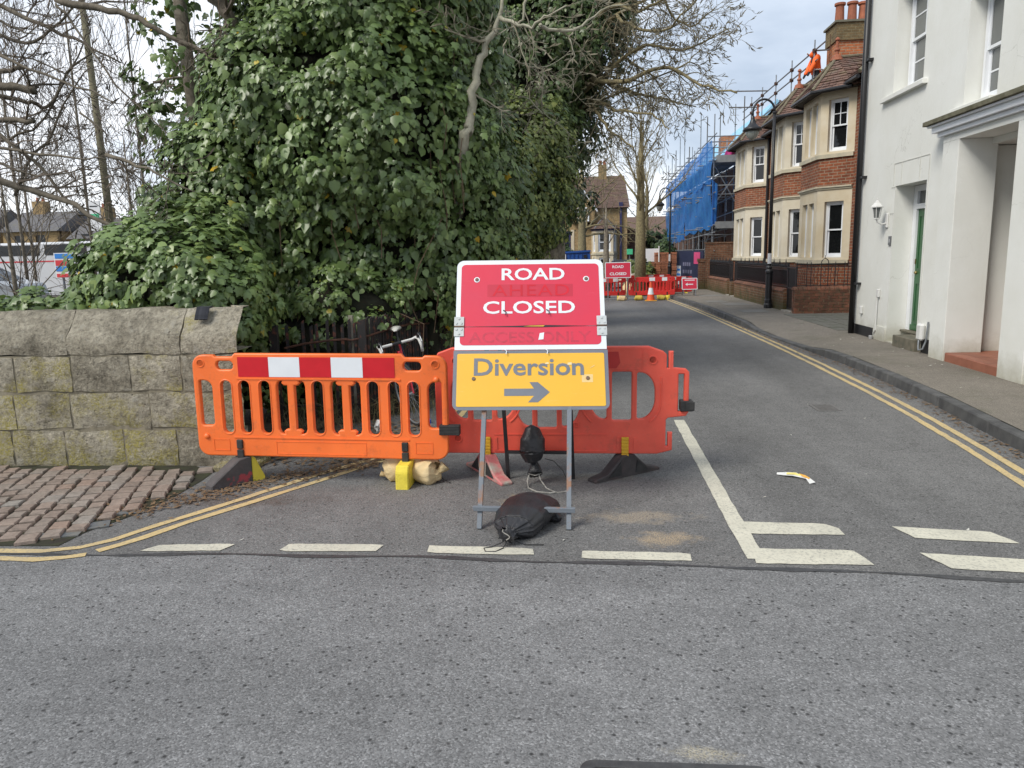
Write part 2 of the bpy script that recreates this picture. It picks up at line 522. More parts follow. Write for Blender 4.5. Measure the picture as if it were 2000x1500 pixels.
def _mark(t, c, wear):
    p = t.coord('pos')
    f = t.ramp(t.noise(p, 55, 6, .75), [(.38, 1.), (.50, 0.)])
    g2 = t.ramp(t.noise(p, 3.5, 5, .6), [(.3, .3), (.7, 1.)])
    col = t.mix(t.ramp(t.noise(p, 6, 5), [(.3, 0.), (.7, 1.)]), c, tuple(x * .86 for x in c))
    col = t.mix(t.math('MULTIPLY', t.math('MULTIPLY', f, g2), wear), col, (.13, .13, .13))
    col = t.mix(t.math('MULTIPLY', t.ramp(t.noise(p, 16, 7, .8), [(.60, 0.), (.68, .85)]), wear), col, (.15, .15, .145))
    col = t.mix(t.ramp(t.noise(p, 1.6, 4, .6), [(.48, 0.), (.75, .38)]), col, (.22, .21, .19))
    t.base(col); t.set(Roughness=.75); t.bump(t.noise(p, 140, 3), .35, .004)
    return t.m
M_WHITE_MARK = _mark(M_WHITE_MARK, (.60, .575, .47), .7)
M_YELLOW_MARK = _mark(NT('yellow_road_paint'), (.58, .44, .21), .8)
M_SEAM = simple('tar_seam', (.035, .035, .037), (.06, .06, .062), 20, .6, .3, 60)
M_DEBRIS = simple('dry_leaf_litter', (.10, .06, .03), (.20, .13, .07), 12, .95, 0, rand=.0)

def stone_mat():
    t = NT('lichened_stone')
    p = t.coord('pos'); oi = t.n('ObjectInfo').outputs['Random']
    col = t.mix(t.ramp(t.noise(p, 5, 7, .7), [(.3, 0.), (.7, 1.)]), (.29, .26, .20), (.50, .455, .36))
    col = t.mix(1., col, t.ramp(t.noise(p, 26, 6, .75), [(.30, .38), (.47, .95), (.70, 1.45)]), 'MULTIPLY')
    sx = t.n('SeparateXYZ'); t.l(p, sx.inputs[0])
    # green-yellow lichen, patchy and differing from stone to stone
    ly = t.math('ADD', t.noise(p, 3.2, 6, .7), t.math('MULTIPLY_ADD', oi, .22, -.11))
    low = t.ramp(sx.outputs[2], [(.0, .17), (.55, .10), (.9, 0.)])
    lm = t.ramp(t.math('ADD', ly, low), [(.56, 0.), (.71, 1.)])
    lm = t.math('MULTIPLY', lm, t.ramp(t.noise(p, 60, 4), [(.38, .15), (.58, 1.)]))
    col = t.mix(t.math('MULTIPLY', lm, .8), col, (.36, .31, .065))
    dk = t.math('MULTIPLY', t.ramp(t.noise(p, 2.1, 7, .8), [(.50, 0.), (.66, 1.)]), .75)
    col = t.mix(dk, col, (.10, .088, .065))
    wl = t.ramp(t.noise(p, 7.5, 5, .6), [(.60, 0.), (.66, 1.)])
    col = t.mix(t.math('MULTIPLY', wl, .6), col, (.46, .43, .36))
    hv = t.n('HueSaturation'); t.l(t.math('MULTIPLY_ADD', oi, .3, .85), hv.inputs['Value']); t.l(col, hv.inputs['Color'])
    t.base(hv.outputs[0]); t.set(Roughness=.95); t.b.inputs['Specular IOR Level'].default_value = .2
    vo = t.n('TexVoronoi', Scale=11); t.l(p, vo.inputs['Vector'])
    pit = t.ramp(vo.outputs['Distance'], [(.04, 0.), (.14, 1.)])
    h = t.math('ADD', t.math('MULTIPLY', t.noise(p, 30, 8, .72), 1.), t.math('MULTIPLY', pit, .35))
    t.bump(h, 1., .05)
    return t.m
M_STONE = stone_mat()
M_MORTAR = simple('lime_mortar', (.25, .22, .16), (.13, .115, .08), 14, .95, .5, 50)
def sett_mat():
    t = NT('sett_stone'); p = t.coord('pos'); oi = t.n('ObjectInfo').outputs['Random']
    col = t.ramp(oi, [(0., (.205, .158, .128)), (.35, (.245, .190, .155)), (.6, (.22, .185, .155)), (.85, (.26, .185, .145)), (1., (.235, .215, .19))])
    col = t.mix(1., col, t.ramp(t.noise(p, 22, 6, .7), [(.3, .7), (.7, 1.25)]), 'MULTIPLY')
    col = t.mix(t.ramp(t.noise(p, 2., 5, .7), [(.55, 0.), (.75, .5)]), col, (.10, .075, .05))
    t.base(col); t.set(Roughness=.8); t.bump(t.noise(p, 45, 6), .5, .01)
    return t.m
M_SETT = sett_mat()

M_STUCCO = NT('white_stucco')
def _stucco(t):
    p = t.coord('pos')
    col = t.mix(t.ramp(t.noise(p, 1.1, 5, .6), [(.35, 0.), (.7, 1.)]), (.765, .77, .735), (.71, .71, .66))
    sx = t.n('SeparateXYZ'); t.l(p, sx.inputs[0])
    mp = t.n('Mapping'); mp.inputs['Scale'].default_value = (1.4, 1.4, .5); t.l(p, mp.inputs['Vector'])
    streak = t.ramp(t.noise(mp.outputs[0], 2.2, 6, .7), [(.5, 0.), (.85, .14)])
    col = t.mix(streak, col, (.52, .52, .45))
    f = t.math('ADD', sx.outputs[2], t.math('MULTIPLY_ADD', t.noise(p, 3.5, 6, .7), .5, -.25))
    col = t.mix(t.ramp(f, [(.10, .7), (.46, 0.)]), col, (.30, .28, .19))
    cr = t.n('TexVoronoi', Scale=.7, feature='DISTANCE_TO_EDGE')
    wp = t.n('VectorMath', operation='ADD'); wn_ = t.n('TexNoise', Scale=1.6, Detail=6.); t.l(p, wn_.inputs['Vector']); t.l(p, wp.inputs[0]); t.l(wn_.outputs['Color'], wp.inputs[1]); t.l(wp.outputs[0], cr.inputs['Vector'])
    ck_ = t.math('MULTIPLY', t.ramp(cr.outputs['Distance'], [(.0, 1.), (.004, 0.)]), t.ramp(t.noise(p, .9, 3), [(.5, 0.), (.64, .5)]))
    col = t.mix(ck_, col, (.38, .37, .32))
    col = t.mix(t.ramp(t.noise(p, 6.5, 6, .75), [(.64, 0.), (.78, .3)]), col, (.50, .49, .42))
    t.base(col); t.set(Roughness=.7); t.b.inputs['Specular IOR Level'].default_value = .3
    t.bump(t.math('ADD', t.noise(p, 28, 5, .6), t.math('MULTIPLY', t.noise(p, 2.2, 3), 2.5)), .22, .012)
    return t.m
M_STUCCO = _stucco(M_STUCCO)
M_WHITE_WOOD = simple('white_gloss_paint', (.80, .82, .84), (.74, .76, .79), 4, .35, .03)
M_BATH = simple('bath_stone', (.56, .47, .32), (.63, .56, .43), 2.2, .85, .2, 40, coord='pos')
M_BATH_PALE = simple('pale_bath_stone', (.62, .57, .46), (.56, .50, .38), 2.2, .85, .2, 40, coord='pos')
M_BRICK = brick_mat('red_brick', (.27, .085, .04), (.17, .055, .032), (.27, .20, .14))
M_BRICK_OLD = brick_mat('weathered_red_brick', (.23, .10, .055), (.15, .06, .035), (.22, .17, .12), soot=.45, green=.75)
M_BRICK_ORANGE = brick_mat('orange_brick', (.46, .15, .06), (.34, .11, .05), (.34, .24, .16))
M_BRICK_BUFF = brick_mat('buff_brick', (.38, .26, .12), (.30, .20, .09), (.34, .26, .16))
M_BRICK_BROWN = brick_mat('brown_brick', (.13, .065, .045), (.095, .05, .036), (.14, .10, .08))
M_ONE_BRICK = simple('garden_wall_brick', (.20, .075, .042), (.10, .055, .032), 7, .9, .4, 70, rand=.3, coord='pos')
M_MOSSY_BRICK = simple('mossy_brick_mortar', (.30, .23, .15), (.09, .085, .035), 9, .95, .4, 70, coord='pos')
def tile_mat(name, c1, c2, c3):
    t = NT(name); uv = t.coord('pos')
    vo = t.n('TexVoronoi', Scale=5.5); t.l(uv, vo.inputs['Vector'])
    s = t.n('SeparateColor'); t.l(vo.outputs['Color'], s.inputs[0])
    col = t.ramp(s.outputs[0], [(0., c1), (.5, c2), (1., c3)])
    col = t.mix(1., col, t.ramp(t.noise(uv, 14, 6, .7), [(.3, .65), (.7, 1.3)]), 'MULTIPLY')
    col = t.mix(t.ramp(t.noise(uv, 1.7, 6, .7), [(.55, 0.), (.72, .6)]), col, (.16, .15, .07))
    t.base(col); t.set(Roughness=.9); t.bump(t.noise(uv, 40, 4), .4, .01)
    return t.m
M_TILE = tile_mat('clay_roof_tile', (.115, .065, .05), (.18, .105, .08), (.15, .10, .085))
M_TILE_FAR = tile_mat('brown_roof_tile', (.11, .07, .055), (.145, .09, .07), (.125, .085, .07))
M_TERRACOTTA = simple('terracotta', (.36, .12, .06), (.26, .085, .045), 7, .75, .1, rand=.1)
M_QUARRY = simple('quarry_tile', (.30, .115, .07), (.23, .085, .05), 5, .55, .1, rand=.1)
M_BLACK_METAL = simple('black_painted_iron', (.014, .014, .016), (.022, .022, .024), 9, .38, .05)
M_BLACK_PIPE = simple('black_cast_pipe', (.012, .012, .014), None, 9, .45, .02)
M_LEAD = simple('grey_lead', (.17, .18, .19), (.11, .12, .13), 4, .6, .1)
M_STEEL = simple('galvanised_steel', (.36, .38, .40), (.26, .28, .30), 10, .45, .05, metal=.5)
M_STEEL_DARK = simple('dark_scaffold_tube', (.12, .125, .13), (.2, .19, .18), 10, .5, .05, metal=.4)
M_FRAME = simple('worn_grey_steel', (.13, .15, .18), (.20, .20, .21), 14, .5, .15, 80, metal=.3)
M_RUSTFRAME = simple('rusting_grey_steel', (.15, .17, .195), (.24, .13, .08), 9, .6, .25, 80, lo=.52, hi=.62)
M_RUST = simple('rusty_iron', (.11, .045, .025), (.055, .028, .02), 18, .9, .4, 60)
M_PICKET = simple('flaking_black_picket', (.022, .02, .02), (.15, .05, .03), 14, .8, .4, 60, lo=.52, hi=.66, coord='pos')
M_GLASS_DARK = glass_mat('dark_window_glass', (.012, .013, .014), .03, .55)
M_GLASS_GREY = glass_mat('grey_window_glass', (.16, .17, .165), .06, .6)
M_CURTAIN = simple('pale_blind', (.42, .42, .40), (.36, .36, .34), 3, .9, .0)
M_GREEN_DOOR = simple('green_door_paint', (.025, .115, .038), (.022, .10, .033), 5, .35, .03)
M_BRASS = simple('dull_brass', (.35, .27, .12), None, 9, .4, .0, metal=.8)
M_WOOD_STEP = simple('worn_step_stone', (.17, .15, .11), (.10, .095, .07), 8, .9, .3)
M_PLASTIC_WHITE = simple('white_plastic', (.68, .68, .66), (.62, .62, .60), 6, .4, .0)

# barriers and signs
def plastic(name, c, c2, rough=.42):
    t = NT(name); p = t.coord('Object')
    col = t.mix(t.ramp(t.noise(p, 3.5, 6, .6), [(.35, 0.), (.7, 1.)]), c, c2)
    col = t.mix(1., col, t.ramp(t.noise(p, 1.3, 3), [(.3, .86), (.7, 1.12)]), 'MULTIPLY')
    scuff = t.ramp(t.noise(p, 38, 6, .7), [(.58, 0.), (.72, .4)])
    col = t.mix(scuff, col, tuple(min(1, x * .55 + .16) for x in c))
    dirt = t.math('MULTIPLY', t.ramp(t.noise(p, 6, 7, .75), [(.55, 0.), (.75, 1.)]), .42)
    col = t.mix(dirt, col, (.16, .07, .04))
    t.base(col); t.set(Roughness=rough); t.bump(t.noise(p, 60, 4), .06, .01)
    return t.m
M_ORANGE = plastic('orange_plastic', (.88, .175, .034), (.82, .155, .028))
M_RED = plastic('faded_red_plastic', (.78, .105, .062), (.66, .075, .048), .5)
M_FAR_RED = plastic('red_barrier_plastic', (.60, .025, .02), (.52, .02, .016), .5)
M_REFL_RED = simple('red_reflective_sheet', (.58, .008, .018), (.52, .006, .014), 9, .3, .04, 90, coat=.3)
M_REFL_WHITE = simple('white_reflective_sheet', (.74, .77, .80), (.70, .73, .76), 7, .3, .04, 90, coat=.3)
def sign_mat(name, c, c2, scratch):
    t = NT(name); p = t.coord('pos')
    col = t.mix(t.ramp(t.noise(p, 4, 5), [(.35, 0.), (.7, 1.)]), c, c2)
    mp = t.n('Mapping'); mp.inputs['Scale'].default_value = (1., 8., 8.); mp.inputs['Rotation'].default_value = (0, .25, .1); t.l(p, mp.inputs['Vector'])
    s = t.ramp(t.noise(mp.outputs[0], 5.5, 8, .8), [(.60, 0.), (.70, .5)])
    col = t.mix(s, col, scratch)
    s2 = t.ramp(t.noise(p, 60, 4, .7), [(.68, 0.), (.75, .7)])
    col = t.mix(s2, col, scratch)
    t.base(col); t.set(Roughness=.42); t.bump(t.noise(p, 7, 3), .08, .02)
    return t.m
M_SIGN_RED = sign_mat('red_sign_face', (.60, .028, .062), (.56, .032, .07), (.62, .10, .14))
M_SIGN_WHITE = sign_mat('white_sign_face', (.70, .74, .77), (.66, .70, .74), (.5, .5, .5))
M_SIGN_YELLOW = sign_mat('yellow_sign_face', (.75, .42, .035), (.71, .40, .035), (.8, .55, .2))
M_SIGN_GREY = simple('grey_sign_face', (.135, .15, .18), (.16, .17, .20), 8, .5, .1)
M_GHOST = simple('patched_red_lettering', (.60, .010, .026), None, 8, .35, .0)
M_PATCH = simple('darker_red_patch', (.47, .022, .048), (.50, .024, .05), 8, .4, .0)
M_GHOST2 = simple('worn_off_lettering', (.40, .026, .052), (.54, .03, .065), 30, .5, .0)
M_BOLT = simple('old_bolt', (.12, .10, .09), (.22, .13, .08), 40, .6, .3, metal=.4)
M_HINGE = simple('zinc_hinge', (.55, .57, .57), (.45, .47, .46), 12, .4, .1, metal=.2)
M_RUBBER = simple('black_rubber', (.016, .016, .017), (.035, .034, .033), 16, .7, .3, 70)
def foot_mat(name, c, paint, lo, hi):
    t = NT(name); p = t.coord('Object')
    col = t.mix(t.ramp(t.noise(p, 12, 6), [(.3, 0.), (.7, 1.)]), c, tuple(x * 1.7 for x in c))
    col = t.mix(t.ramp(t.noise(p, 4.2, 4, .6), [(lo, 0.), (hi, 1.)]), col, paint)
    t.base(col); t.set(Roughness=.75); t.bump(t.noise(p, 60, 5), .35, .01)
    return t.m
M_FOOT = foot_mat('recycled_rubber_red_paint', (.055, .05, .05), (.34, .05, .06), .66, .70)
M_FOOT_RED = foot_mat('worn_red_foot', (.34, .10, .10), (.36, .33, .28), .48, .62)
M_FOOT_DARK = foot_mat('dark_foot', (.035, .03, .03), (.10, .06, .055), .5, .7)
M_FOOT_YELLOW = foot_mat('yellow_foot', (.58, .46, .04), (.66, .54, .06), .4, .6)
M_CLIP_YELLOW = simple('yellow_clip', (.72, .40, .02), None, 8, .45, .05)
M_BAG_BLACK = NT('black_polythene_bag')
def _bag(t, c, c2, rough):
    p = t.coord('Object')
    col = t.mix(t.ramp(t.noise(p, 7, 6, .6), [(.35, 0.), (.7, 1.)]), c, c2)
    t.base(col); t.set(Roughness=rough)
    mp = t.n('Mapping'); mp.inputs['Scale'].default_value = (1., .35, 1.); t.l(p, mp.inputs['Vector'])
    n2 = t.bump(t.noise(mp.outputs[0], 17, 5, .6, .6), .55, .02)
    w = t.n('TexWave', Scale=160.); t.l(p, w.inputs['Vector'])
    t.bump(w.outputs['Fac'], .06, .002, n2)
    return t.m
M_BAG_BLACK = _bag(M_BAG_BLACK, (.014, .014, .016), (.030, .030, .034), .42)
M_BAG_TAN = _bag(NT('tan_sandbag_cloth'), (.58, .43, .22), (.66, .52, .30), .85)
M_STRING = simple('frayed_string', (.42, .40, .36), (.2, .19, .17), 30, .9, 0)
M_CABLETIE = simple('cable_tie', (.02, .02, .02), None, 9, .4, 0)
M_NET = NT('blue_debris_net')
def _net(t):
    p = t.coord('Object')
    col = t.mix(t.ramp(t.noise(p, 2.2, 5), [(.3, 0.), (.7, 1.)]), (.015, .19, .66), (.06, .33, .80))
    t.base(col); t.set(Roughness=.7)
    tr = t.n('BsdfTransparent'); tl = t.n('BsdfTranslucent'); t.l(col, tl.inputs['Color'])
    m1 = t.n('MixShader'); m1.inputs[0].default_value = .4; t.l(t.b.outputs[0], m1.inputs[1]); t.l(tl.outputs[0], m1.inputs[2])
    m2 = t.n('MixShader'); t.l(t.ramp(t.noise(p, 4.5, 5, .7), [(.3, .05), (.7, .38)]), m2.inputs[0]); t.l(m1.outputs[0], m2.inputs[1]); t.l(tr.outputs[0], m2.inputs[2])
    t.l(m2.outputs[0], t.out.inputs[0])
    mp = t.n('Mapping'); mp.inputs['Scale'].default_value = (1, 1.6, .25); t.l(p, mp.inputs['Vector'])
    t.bump(t.noise(mp.outputs[0], 3, 4), .7, .15)
    return t.m
M_NET = _net(M_NET)
M_MEMBRANE = simple('pale_blue_roof_membrane', (.22, .48, .68), (.30, .56, .74), 4, .6, .3, 5)
M_BOARD = simple('scaffold_board', (.36, .33, .28), (.26, .25, .23), 8, .85, .2, rand=.15)
M_HIVIS = simple('hi_vis_orange', (.95, .16, .02), (.85, .12, .015), 9, .7, .2, 30)
M_HIVIS_BAND = simple('silver_reflective_band', (.62, .62, .62), None, 9, .4, 0)
M_DARK_CLOTH = simple('dark_work_trousers', (.02, .022, .03), None, 9, .9, .1)
M_SKIN = simple('skin', (.42, .24, .17), None, 9, .6, 0)
M_BLUE_STEEL = simple('blue_container_paint', (.012, .07, .29), (.01, .06, .24), 4, .4, .1)
M_NAVY = simple('navy_hoarding', (.022, .028, .065), (.03, .036, .08), 5, .6, .05)
M_PINK = simple('pink_poster', (.75, .10, .25), (.68, .08, .2), 9, .6, 0)
M_WHITE_PRINT = simple('white_print', (.72, .73, .74), (.66, .67, .69), 9, .5, 0)
M_BLUE_PRINT = simple('blue_print', (.03, .22, .65), None, 9, .5, 0)
M_RED_PRINT = simple('red_print', (.62, .04, .05), None, 9, .5, 0)
M_GREEN_PRINT = simple('green_print', (.08, .55, .28), None, 9, .5, 0)
M_CAR_SILVER = simple('silver_car_paint', (.36, .38, .40), None, 3, .25, 0, metal=.4, coat=.6)
M_CAR_DARK = simple('dark_blue_car_paint', (.03, .04, .07), None, 3, .25, 0, metal=.3, coat=.6)
M_COACH = simple('white_coach_paint', (.60, .61, .63), (.55, .56, .58), 3, .3, 0, coat=.5)
M_TYRE = simple('tyre_rubber', (.018, .018, .019), None, 12, .8, .1)

M_BARK = simple('grey_brown_bark', (.12, .10, .075), (.24, .21, .16), 14, .95, .8, 30, coord='pos')
M_BARK_PALE = simple('pale_grey_green_bark', (.38, .36, .28), (.27, .26, .19), 10, .9, .5, 40, coord='pos')
M_BARK_LICHEN = simple('lichened_branch_bark', (.16, .13, .075), (.27, .23, .12), 16, .95, .5, 40, coord='pos')
M_TWIG = simple('dark_twig_bark', (.085, .068, .052), (.15, .12, .095), 9, .95, .2, coord='pos')
M_STEM_IVY = simple('ivy_stem', (.10, .065, .04), (.17, .12, .075), 12, .95, .3, coord='pos')
M_CORE = simple('painted_ivy_shade', (.010, .013, .006), (.020, .017, .009), 9, .98, 1., 14, coord='pos')  # near-black colour stands in for the shade deep in the ivy
M_IVY = leaf_mat('ivy_leaf', [(0., (.066, .105, .034)), (.3, (.108, .165, .052)), (.62, (.155, .225, .072)), (.86, (.21, .28, .086)), (.955, (.17, .23, .05)), (.985, (.50, .38, .035)), (1., (.55, .36, .03))], .36)
M_IVY_OLIVE = leaf_mat('olive_ivy_leaf', [(0., (.065, .09, .024)), (.35, (.125, .165, .04)), (.65, (.20, .24, .06)), (.9, (.28, .295, .075)), (1., (.19, .19, .055))], .45)
M_IVY_DARK = leaf_mat('dark_ivy_leaf', [(0., (.030, .052, .017)), (.4, (.056, .094, .028)), (.75, (.088, .132, .040)), (1., (.13, .17, .05))], .4)
M_BROWN_LEAF = leaf_mat('withered_leaf', [(0., (.16, .07, .025)), (1., (.32, .16, .06))], .7, .1)

# ------------------------------------------------------------------ ground, roads
g = MB(); g.quad((-500, -200, -.03), (500, -200, -.03), (500, 900, -.03), (-500, 900, -.03))
tag(g.build('ground', M_GROUND), kind='structure')
SEAM = [(-60, 3.96), (-6, 3.96), (-2.98, 3.985), (-1.94, 4.02), (-.88, 4.012), (.13, 3.96), (1.02, 3.93), (2.29, 3.815), (4.5, 3.68), (60, 3.6)]
road = MB(); road.poly([(-60, -40, 0), (60, -40, 0)] + [(x, y, 0) for x, y in reversed(SEAM)])
ROAD = tag(road.build('road', M_ROAD), kind='structure')
KERB = [(9., 3.75), (6., 3.9), (4.6, 4.3), (3.85, 5.0), (3.62, 5.9), (3.72, 7.0), (3.83, 8.2), (3.90, 9.7), (3.92, 11.3), (3.84, 13.0), (3.74, 14.9), (3.71, 16.6), (3.69, 18.4), (3.68, 20.1), (3.66, 21.9), (3.55, 24.5), (3.36, 27.3), (3.3, 32.), (3.3, 44.)]
st = MB(); st.poly([(x, y, .0) for x, y in SEAM[1:-1]] + [(8.9, 3.62, 0)] + [(x + .02, y, .0) for x, y in KERB[1:]] + [(-1.5, 44, .0), (-1.55, 12, .0), (-1.75, 9.2, .0), (-2.2, 7.9, .0), (-3.2, 7.6, 0), (-6, 6.3, 0)])
STREET = tag(st.build('street', M_STREET), kind='structure')
sm = MB()
for i in range(1, len(SEAM) - 2):
    (x0, y0), (x1, y1) = SEAM[i], SEAM[i + 1]
    n = max(2, int((x1 - x0) / .12))
    for k in range(n):
        def pt(t):
            x = x0 + (x1 - x0) * t; y = y0 + (y1 - y0) * t
            w = .016 + .008 * math.sin(x * 7) + .005 * math.sin(x * 23 + 1)
            return x, y + .012 * math.sin(x * 5), w
        a, b = pt(k / n), pt((k + 1) / n)
        sm.quad((a[0], a[1] - a[2], .0035), (b[0], b[1] - b[2], .0035), (b[0], b[1] + b[2], .0035), (a[0], a[1] + a[2], .0035))
sm.build('tar_seam', M_SEAM, ROAD)

def ribbon(pts, w, z, jit=.006):
    mb = MB()
    P = []
    for i in range(len(pts) - 1):
        a = Vector(pts[i]); b = Vector(pts[i + 1]); n = max(1, int((b - a).length / .12))
        for k in range(n): P.append(a.lerp(b, k / n))
    P.append(Vector(pts[-1]))
    L = []
    for i, p in enumerate(P):
        d = (P[min(i + 1, len(P) - 1)] - P[max(0, i - 1)]).normalized(); nn = Vector((-d.y, d.x))
        j = random.uniform(-jit, jit)
        L.append((p + nn * (w / 2 + j), p - nn * (w / 2 + random.uniform(-jit, jit))))
    for i in range(len(L) - 1):
        mb.quad((*L[i][1], z), (*L[i + 1][1], z), (*L[i + 1][0], z), (*L[i][0], z))
    return mb
Y1 = [(-8, 4.01), (-5, 4.01), (-3.554, 4.02), (-3.279, 4.029), (-3.08, 4.092), (-2.946, 4.229), (-2.809, 4.486), (-2.586, 4.836), (-2.275, 5.375), (-2.065, 5.721), (-1.772, 6.142), (-1.52, 6.75), (-1.42, 7.4), (-1.38, 9), (-1.3, 13), (-1.25, 26)]
Y2 = [(-2.935, 4.04), (-2.773, 4.26), (-2.637, 4.538), (-2.465, 4.806), (-2.21, 5.212), (-1.98, 5.594), (-1.701, 6.044), (-1.43, 6.7), (-1.31, 7.4), (-1.27, 9), (-1.19, 13), (-1.14, 26)]
Y2A = [(-8, 3.905), (-5, 3.905), (-3.467, 3.908), (-3.227, 3.899), (-3.077, 3.935), (-2.97, 3.985)]
for pts, z in ((Y1, .0045), (Y2, .0045), (Y2A, .0045)):
    ribbon(pts, .062, z).build('yellow_line', M_YELLOW_MARK, STREET)
RY = [(2.98, 4.2), (3.18, 5.44), (3.285, 6.5), (3.375, 7.7), (3.435, 9.02), (3.48, 11.3), (3.49, 13.9), (3.46, 16.5), (3.42, 19.5), (3.33, 23.), (3.17, 26.6), (3.05, 30)]
ribbon(RY, .065, .0045).build('yellow_line', M_YELLOW_MARK, STREET)
ribbon([(x + .14, y) for x, y in RY], .065, .0045).build('yellow_line', M_YELLOW_MARK, STREET)
DASH = [[(-2.673, 4.04), (-2.60, 4.145), (-2.118, 4.178), (-2.165, 4.07)], [(-1.81, 4.072), (-1.79, 4.185), (-1.192, 4.2), (-1.205, 4.086)],
        [(-.906, 4.075), (-.916, 4.185), (-.284, 4.165), (-.262, 4.064)], [(.0, 4.02), (.0, 4.135), (.624, 4.122), (.625, 4.01)],
        [(1.03, 4.43), (1.01, 4.64), (1.53, 4.62), (1.59, 4.55), (1.60, 4.43)], [(.965, 3.985), (.99, 4.20), (1.555, 4.19), (1.605, 3.985)],
        [(1.985, 4.385), (1.92, 4.58), (2.46, 4.505), (2.54, 4.32)], [(1.99, 3.95), (1.905, 4.165), (2.56, 4.07), (2.66, 3.88)]]
for q in DASH:
    mb = MB(); pts = []
    n = len(q)
    for i in range(n):
        a, b = Vector(q[i]), Vector(q[(i + 1) % n]); m = max(1, int((b - a).length / .06))
        for k in range(m):
            p = a.lerp(b, (k + (.12 if k == 0 else 0)) / m); pts.append((p.x + random.uniform(-.004, .004), p.y + random.uniform(-.004, .004), .0045))
    if Vector((q[1][0] - q[0][0], q[1][1] - q[0][1])).cross(Vector((q[2][0] - q[1][0], q[2][1] - q[1][1]))) < 0: pts.reverse()
    mb.poly(pts); mb.build('white_dash', M_WHITE_MARK, STREET)
ribbon([(1.015, 7.6), (1.0, 6.), (.985, 4.8), (.985, 4.05)], .105, .0040, .004).build('white_line', M_WHITE_MARK, STREET)

# --- kerb stones and pavement on the right
PAVE = MB()
def kz(y): return .12 if (y < 12.2 or y > 17.2) else .12 - .085 * min(1, (y - 12.2) / 1.0, (17.2 - y) / 1.0)
def kline(step=.5):
    out = []
    for i in range(len(KERB) - 1):
        a, b = Vector(KERB[i]), Vector(KERB[i + 1]); n = max(1, round((b - a).length / step))
        for k in range(n): out.append(a.lerp(b, k / n))
    out.append(Vector(KERB[-1])); return out
KL = kline(.45)
for i in range(len(KL) - 1):
    a, b = KL[i], KL[i + 1]
    d = (b - a).normalized(); n = Vector((d.y, -d.x)) * .135
    A, B = a + n, b + n
    za, zb = kz(a.y), kz(b.y)
    if a.y < 5.0: continue
    PAVE.quad((A.x, A.y, za - .004), (5.0, A.y, .118), (5.0, B.y, .118), (B.x, B.y, zb - .004))
    PAVE.quad((5.0, A.y, .118), (14, A.y, .118), (14, B.y, .118), (5.0, B.y, .118))
PAVE.quad((3.9, 3.9, .116), (14, 3.9, .116), (14, 5.1, .116), (3.9, 5.1, .116))
PAVEMENT = tag(PAVE.build('pavement', M_PAVE), kind='structure')
KK = kline(.92)
for i in range(len(KK) - 1):
    a, b = KK[i], KK[i + 1]
    d = (b - a).normalized(); n = Vector((d.y, -d.x))
    za, zb = kz(a.y) + random.uniform(-.006, .006), kz(b.y) + random.uniform(-.006, .006)
    a2, b2 = a + d * .006, b - d * .006
    k = MB()
    P = [(*a2, -.05), (*b2, -.05), (*(b2 + n * .13), -.05), (*(a2 + n * .13), -.05), (*(a2 + n * .012), za), (*(b2 + n * .012), zb), (*(b2 + n * .13), zb), (*(a2 + n * .13), za)]
    k.add(P, [(0, 3, 2, 1), (4, 5, 6, 7), (0, 1, 5, 4), (1, 2, 6, 5), (2, 3, 7, 6), (3, 0, 4, 7)])
    k.build('kerb_stone', M_KERB, PAVEMENT, bevel=.012)
# flat flagstones let into the pavement before the garden walls
for (x0, y0, x1, y1) in ((4.25, 19.6, 4.9, 20.5), (4.3, 22.2, 5.0, 23.3), (4.0, 23.6, 4.6, 24.5), (4.3, 26.8, 5.1, 27.7)):
    f = MB(); f.box((x0, y0, .10), (x1, y1, .123)); f.build('flagstone', simple('grey_flagstone', (.20, .19, .17), (.15, .145, .13), 3, .9, .3), PAVEMENT)
# setts in front of the gap beside the white house
M_YARD = simple('yard_setts', (.13, .125, .11), (.09, .095, .07), 6, .9, .5, 30)
for i in range(7):
    for j in range(9):
        y = 14.95 + i * .56 + (.02 * (j % 3)); x = 5.02 + j * .24
        f = MB(); f.box((x, y, .10), (x + .225, y + .53, .124 + random.uniform(0, .006))); f.build('sett', M_YARD, PAVEMENT)

# manhole cover at the near edge and a drain cover in the street
mc = MB(); me = curve_plate([rrect(-.32, -.3, .32, .3, .05), rrect(-.285, -.265, .285, .265, .03)], .006, .002)
mh = thing('manhole_cover', 'rounded dark steel manhole frame set in the near edge of the road', 'manhole', (.31, 2.0, 0))
put_mesh('frame', me, Matrix.Translation((.31, 2.0, .004)), M_SEAM, mh)
put_mesh('lid', curve_plate([rrect(-.283, -.263, .283, .263, .03)], .003, .001), Matrix.Translation((.31, 2.0, .002)), simple('concrete_lid_infill', (.30, .26, .22), (.2, .17, .15), 12, .9, .4), mh)
dc = thing('drain_cover', 'small worn iron drain cover with slots in the street beyond the litter', 'drain cover', (2.66, 8.18, 0))
put_mesh('frame', curve_plate([rrect(-.13, -.17, .13, .17, .02)] + [rrect(-.10, -.13 + k * .05, .10, -.105 + k * .05, .01) for k in range(6)], .003, .001), Matrix.Translation((2.66, 8.18, .004)), simple('worn_drain_iron', (.105, .10, .095), (.14, .135, .13), 20, .7, .3), dc)

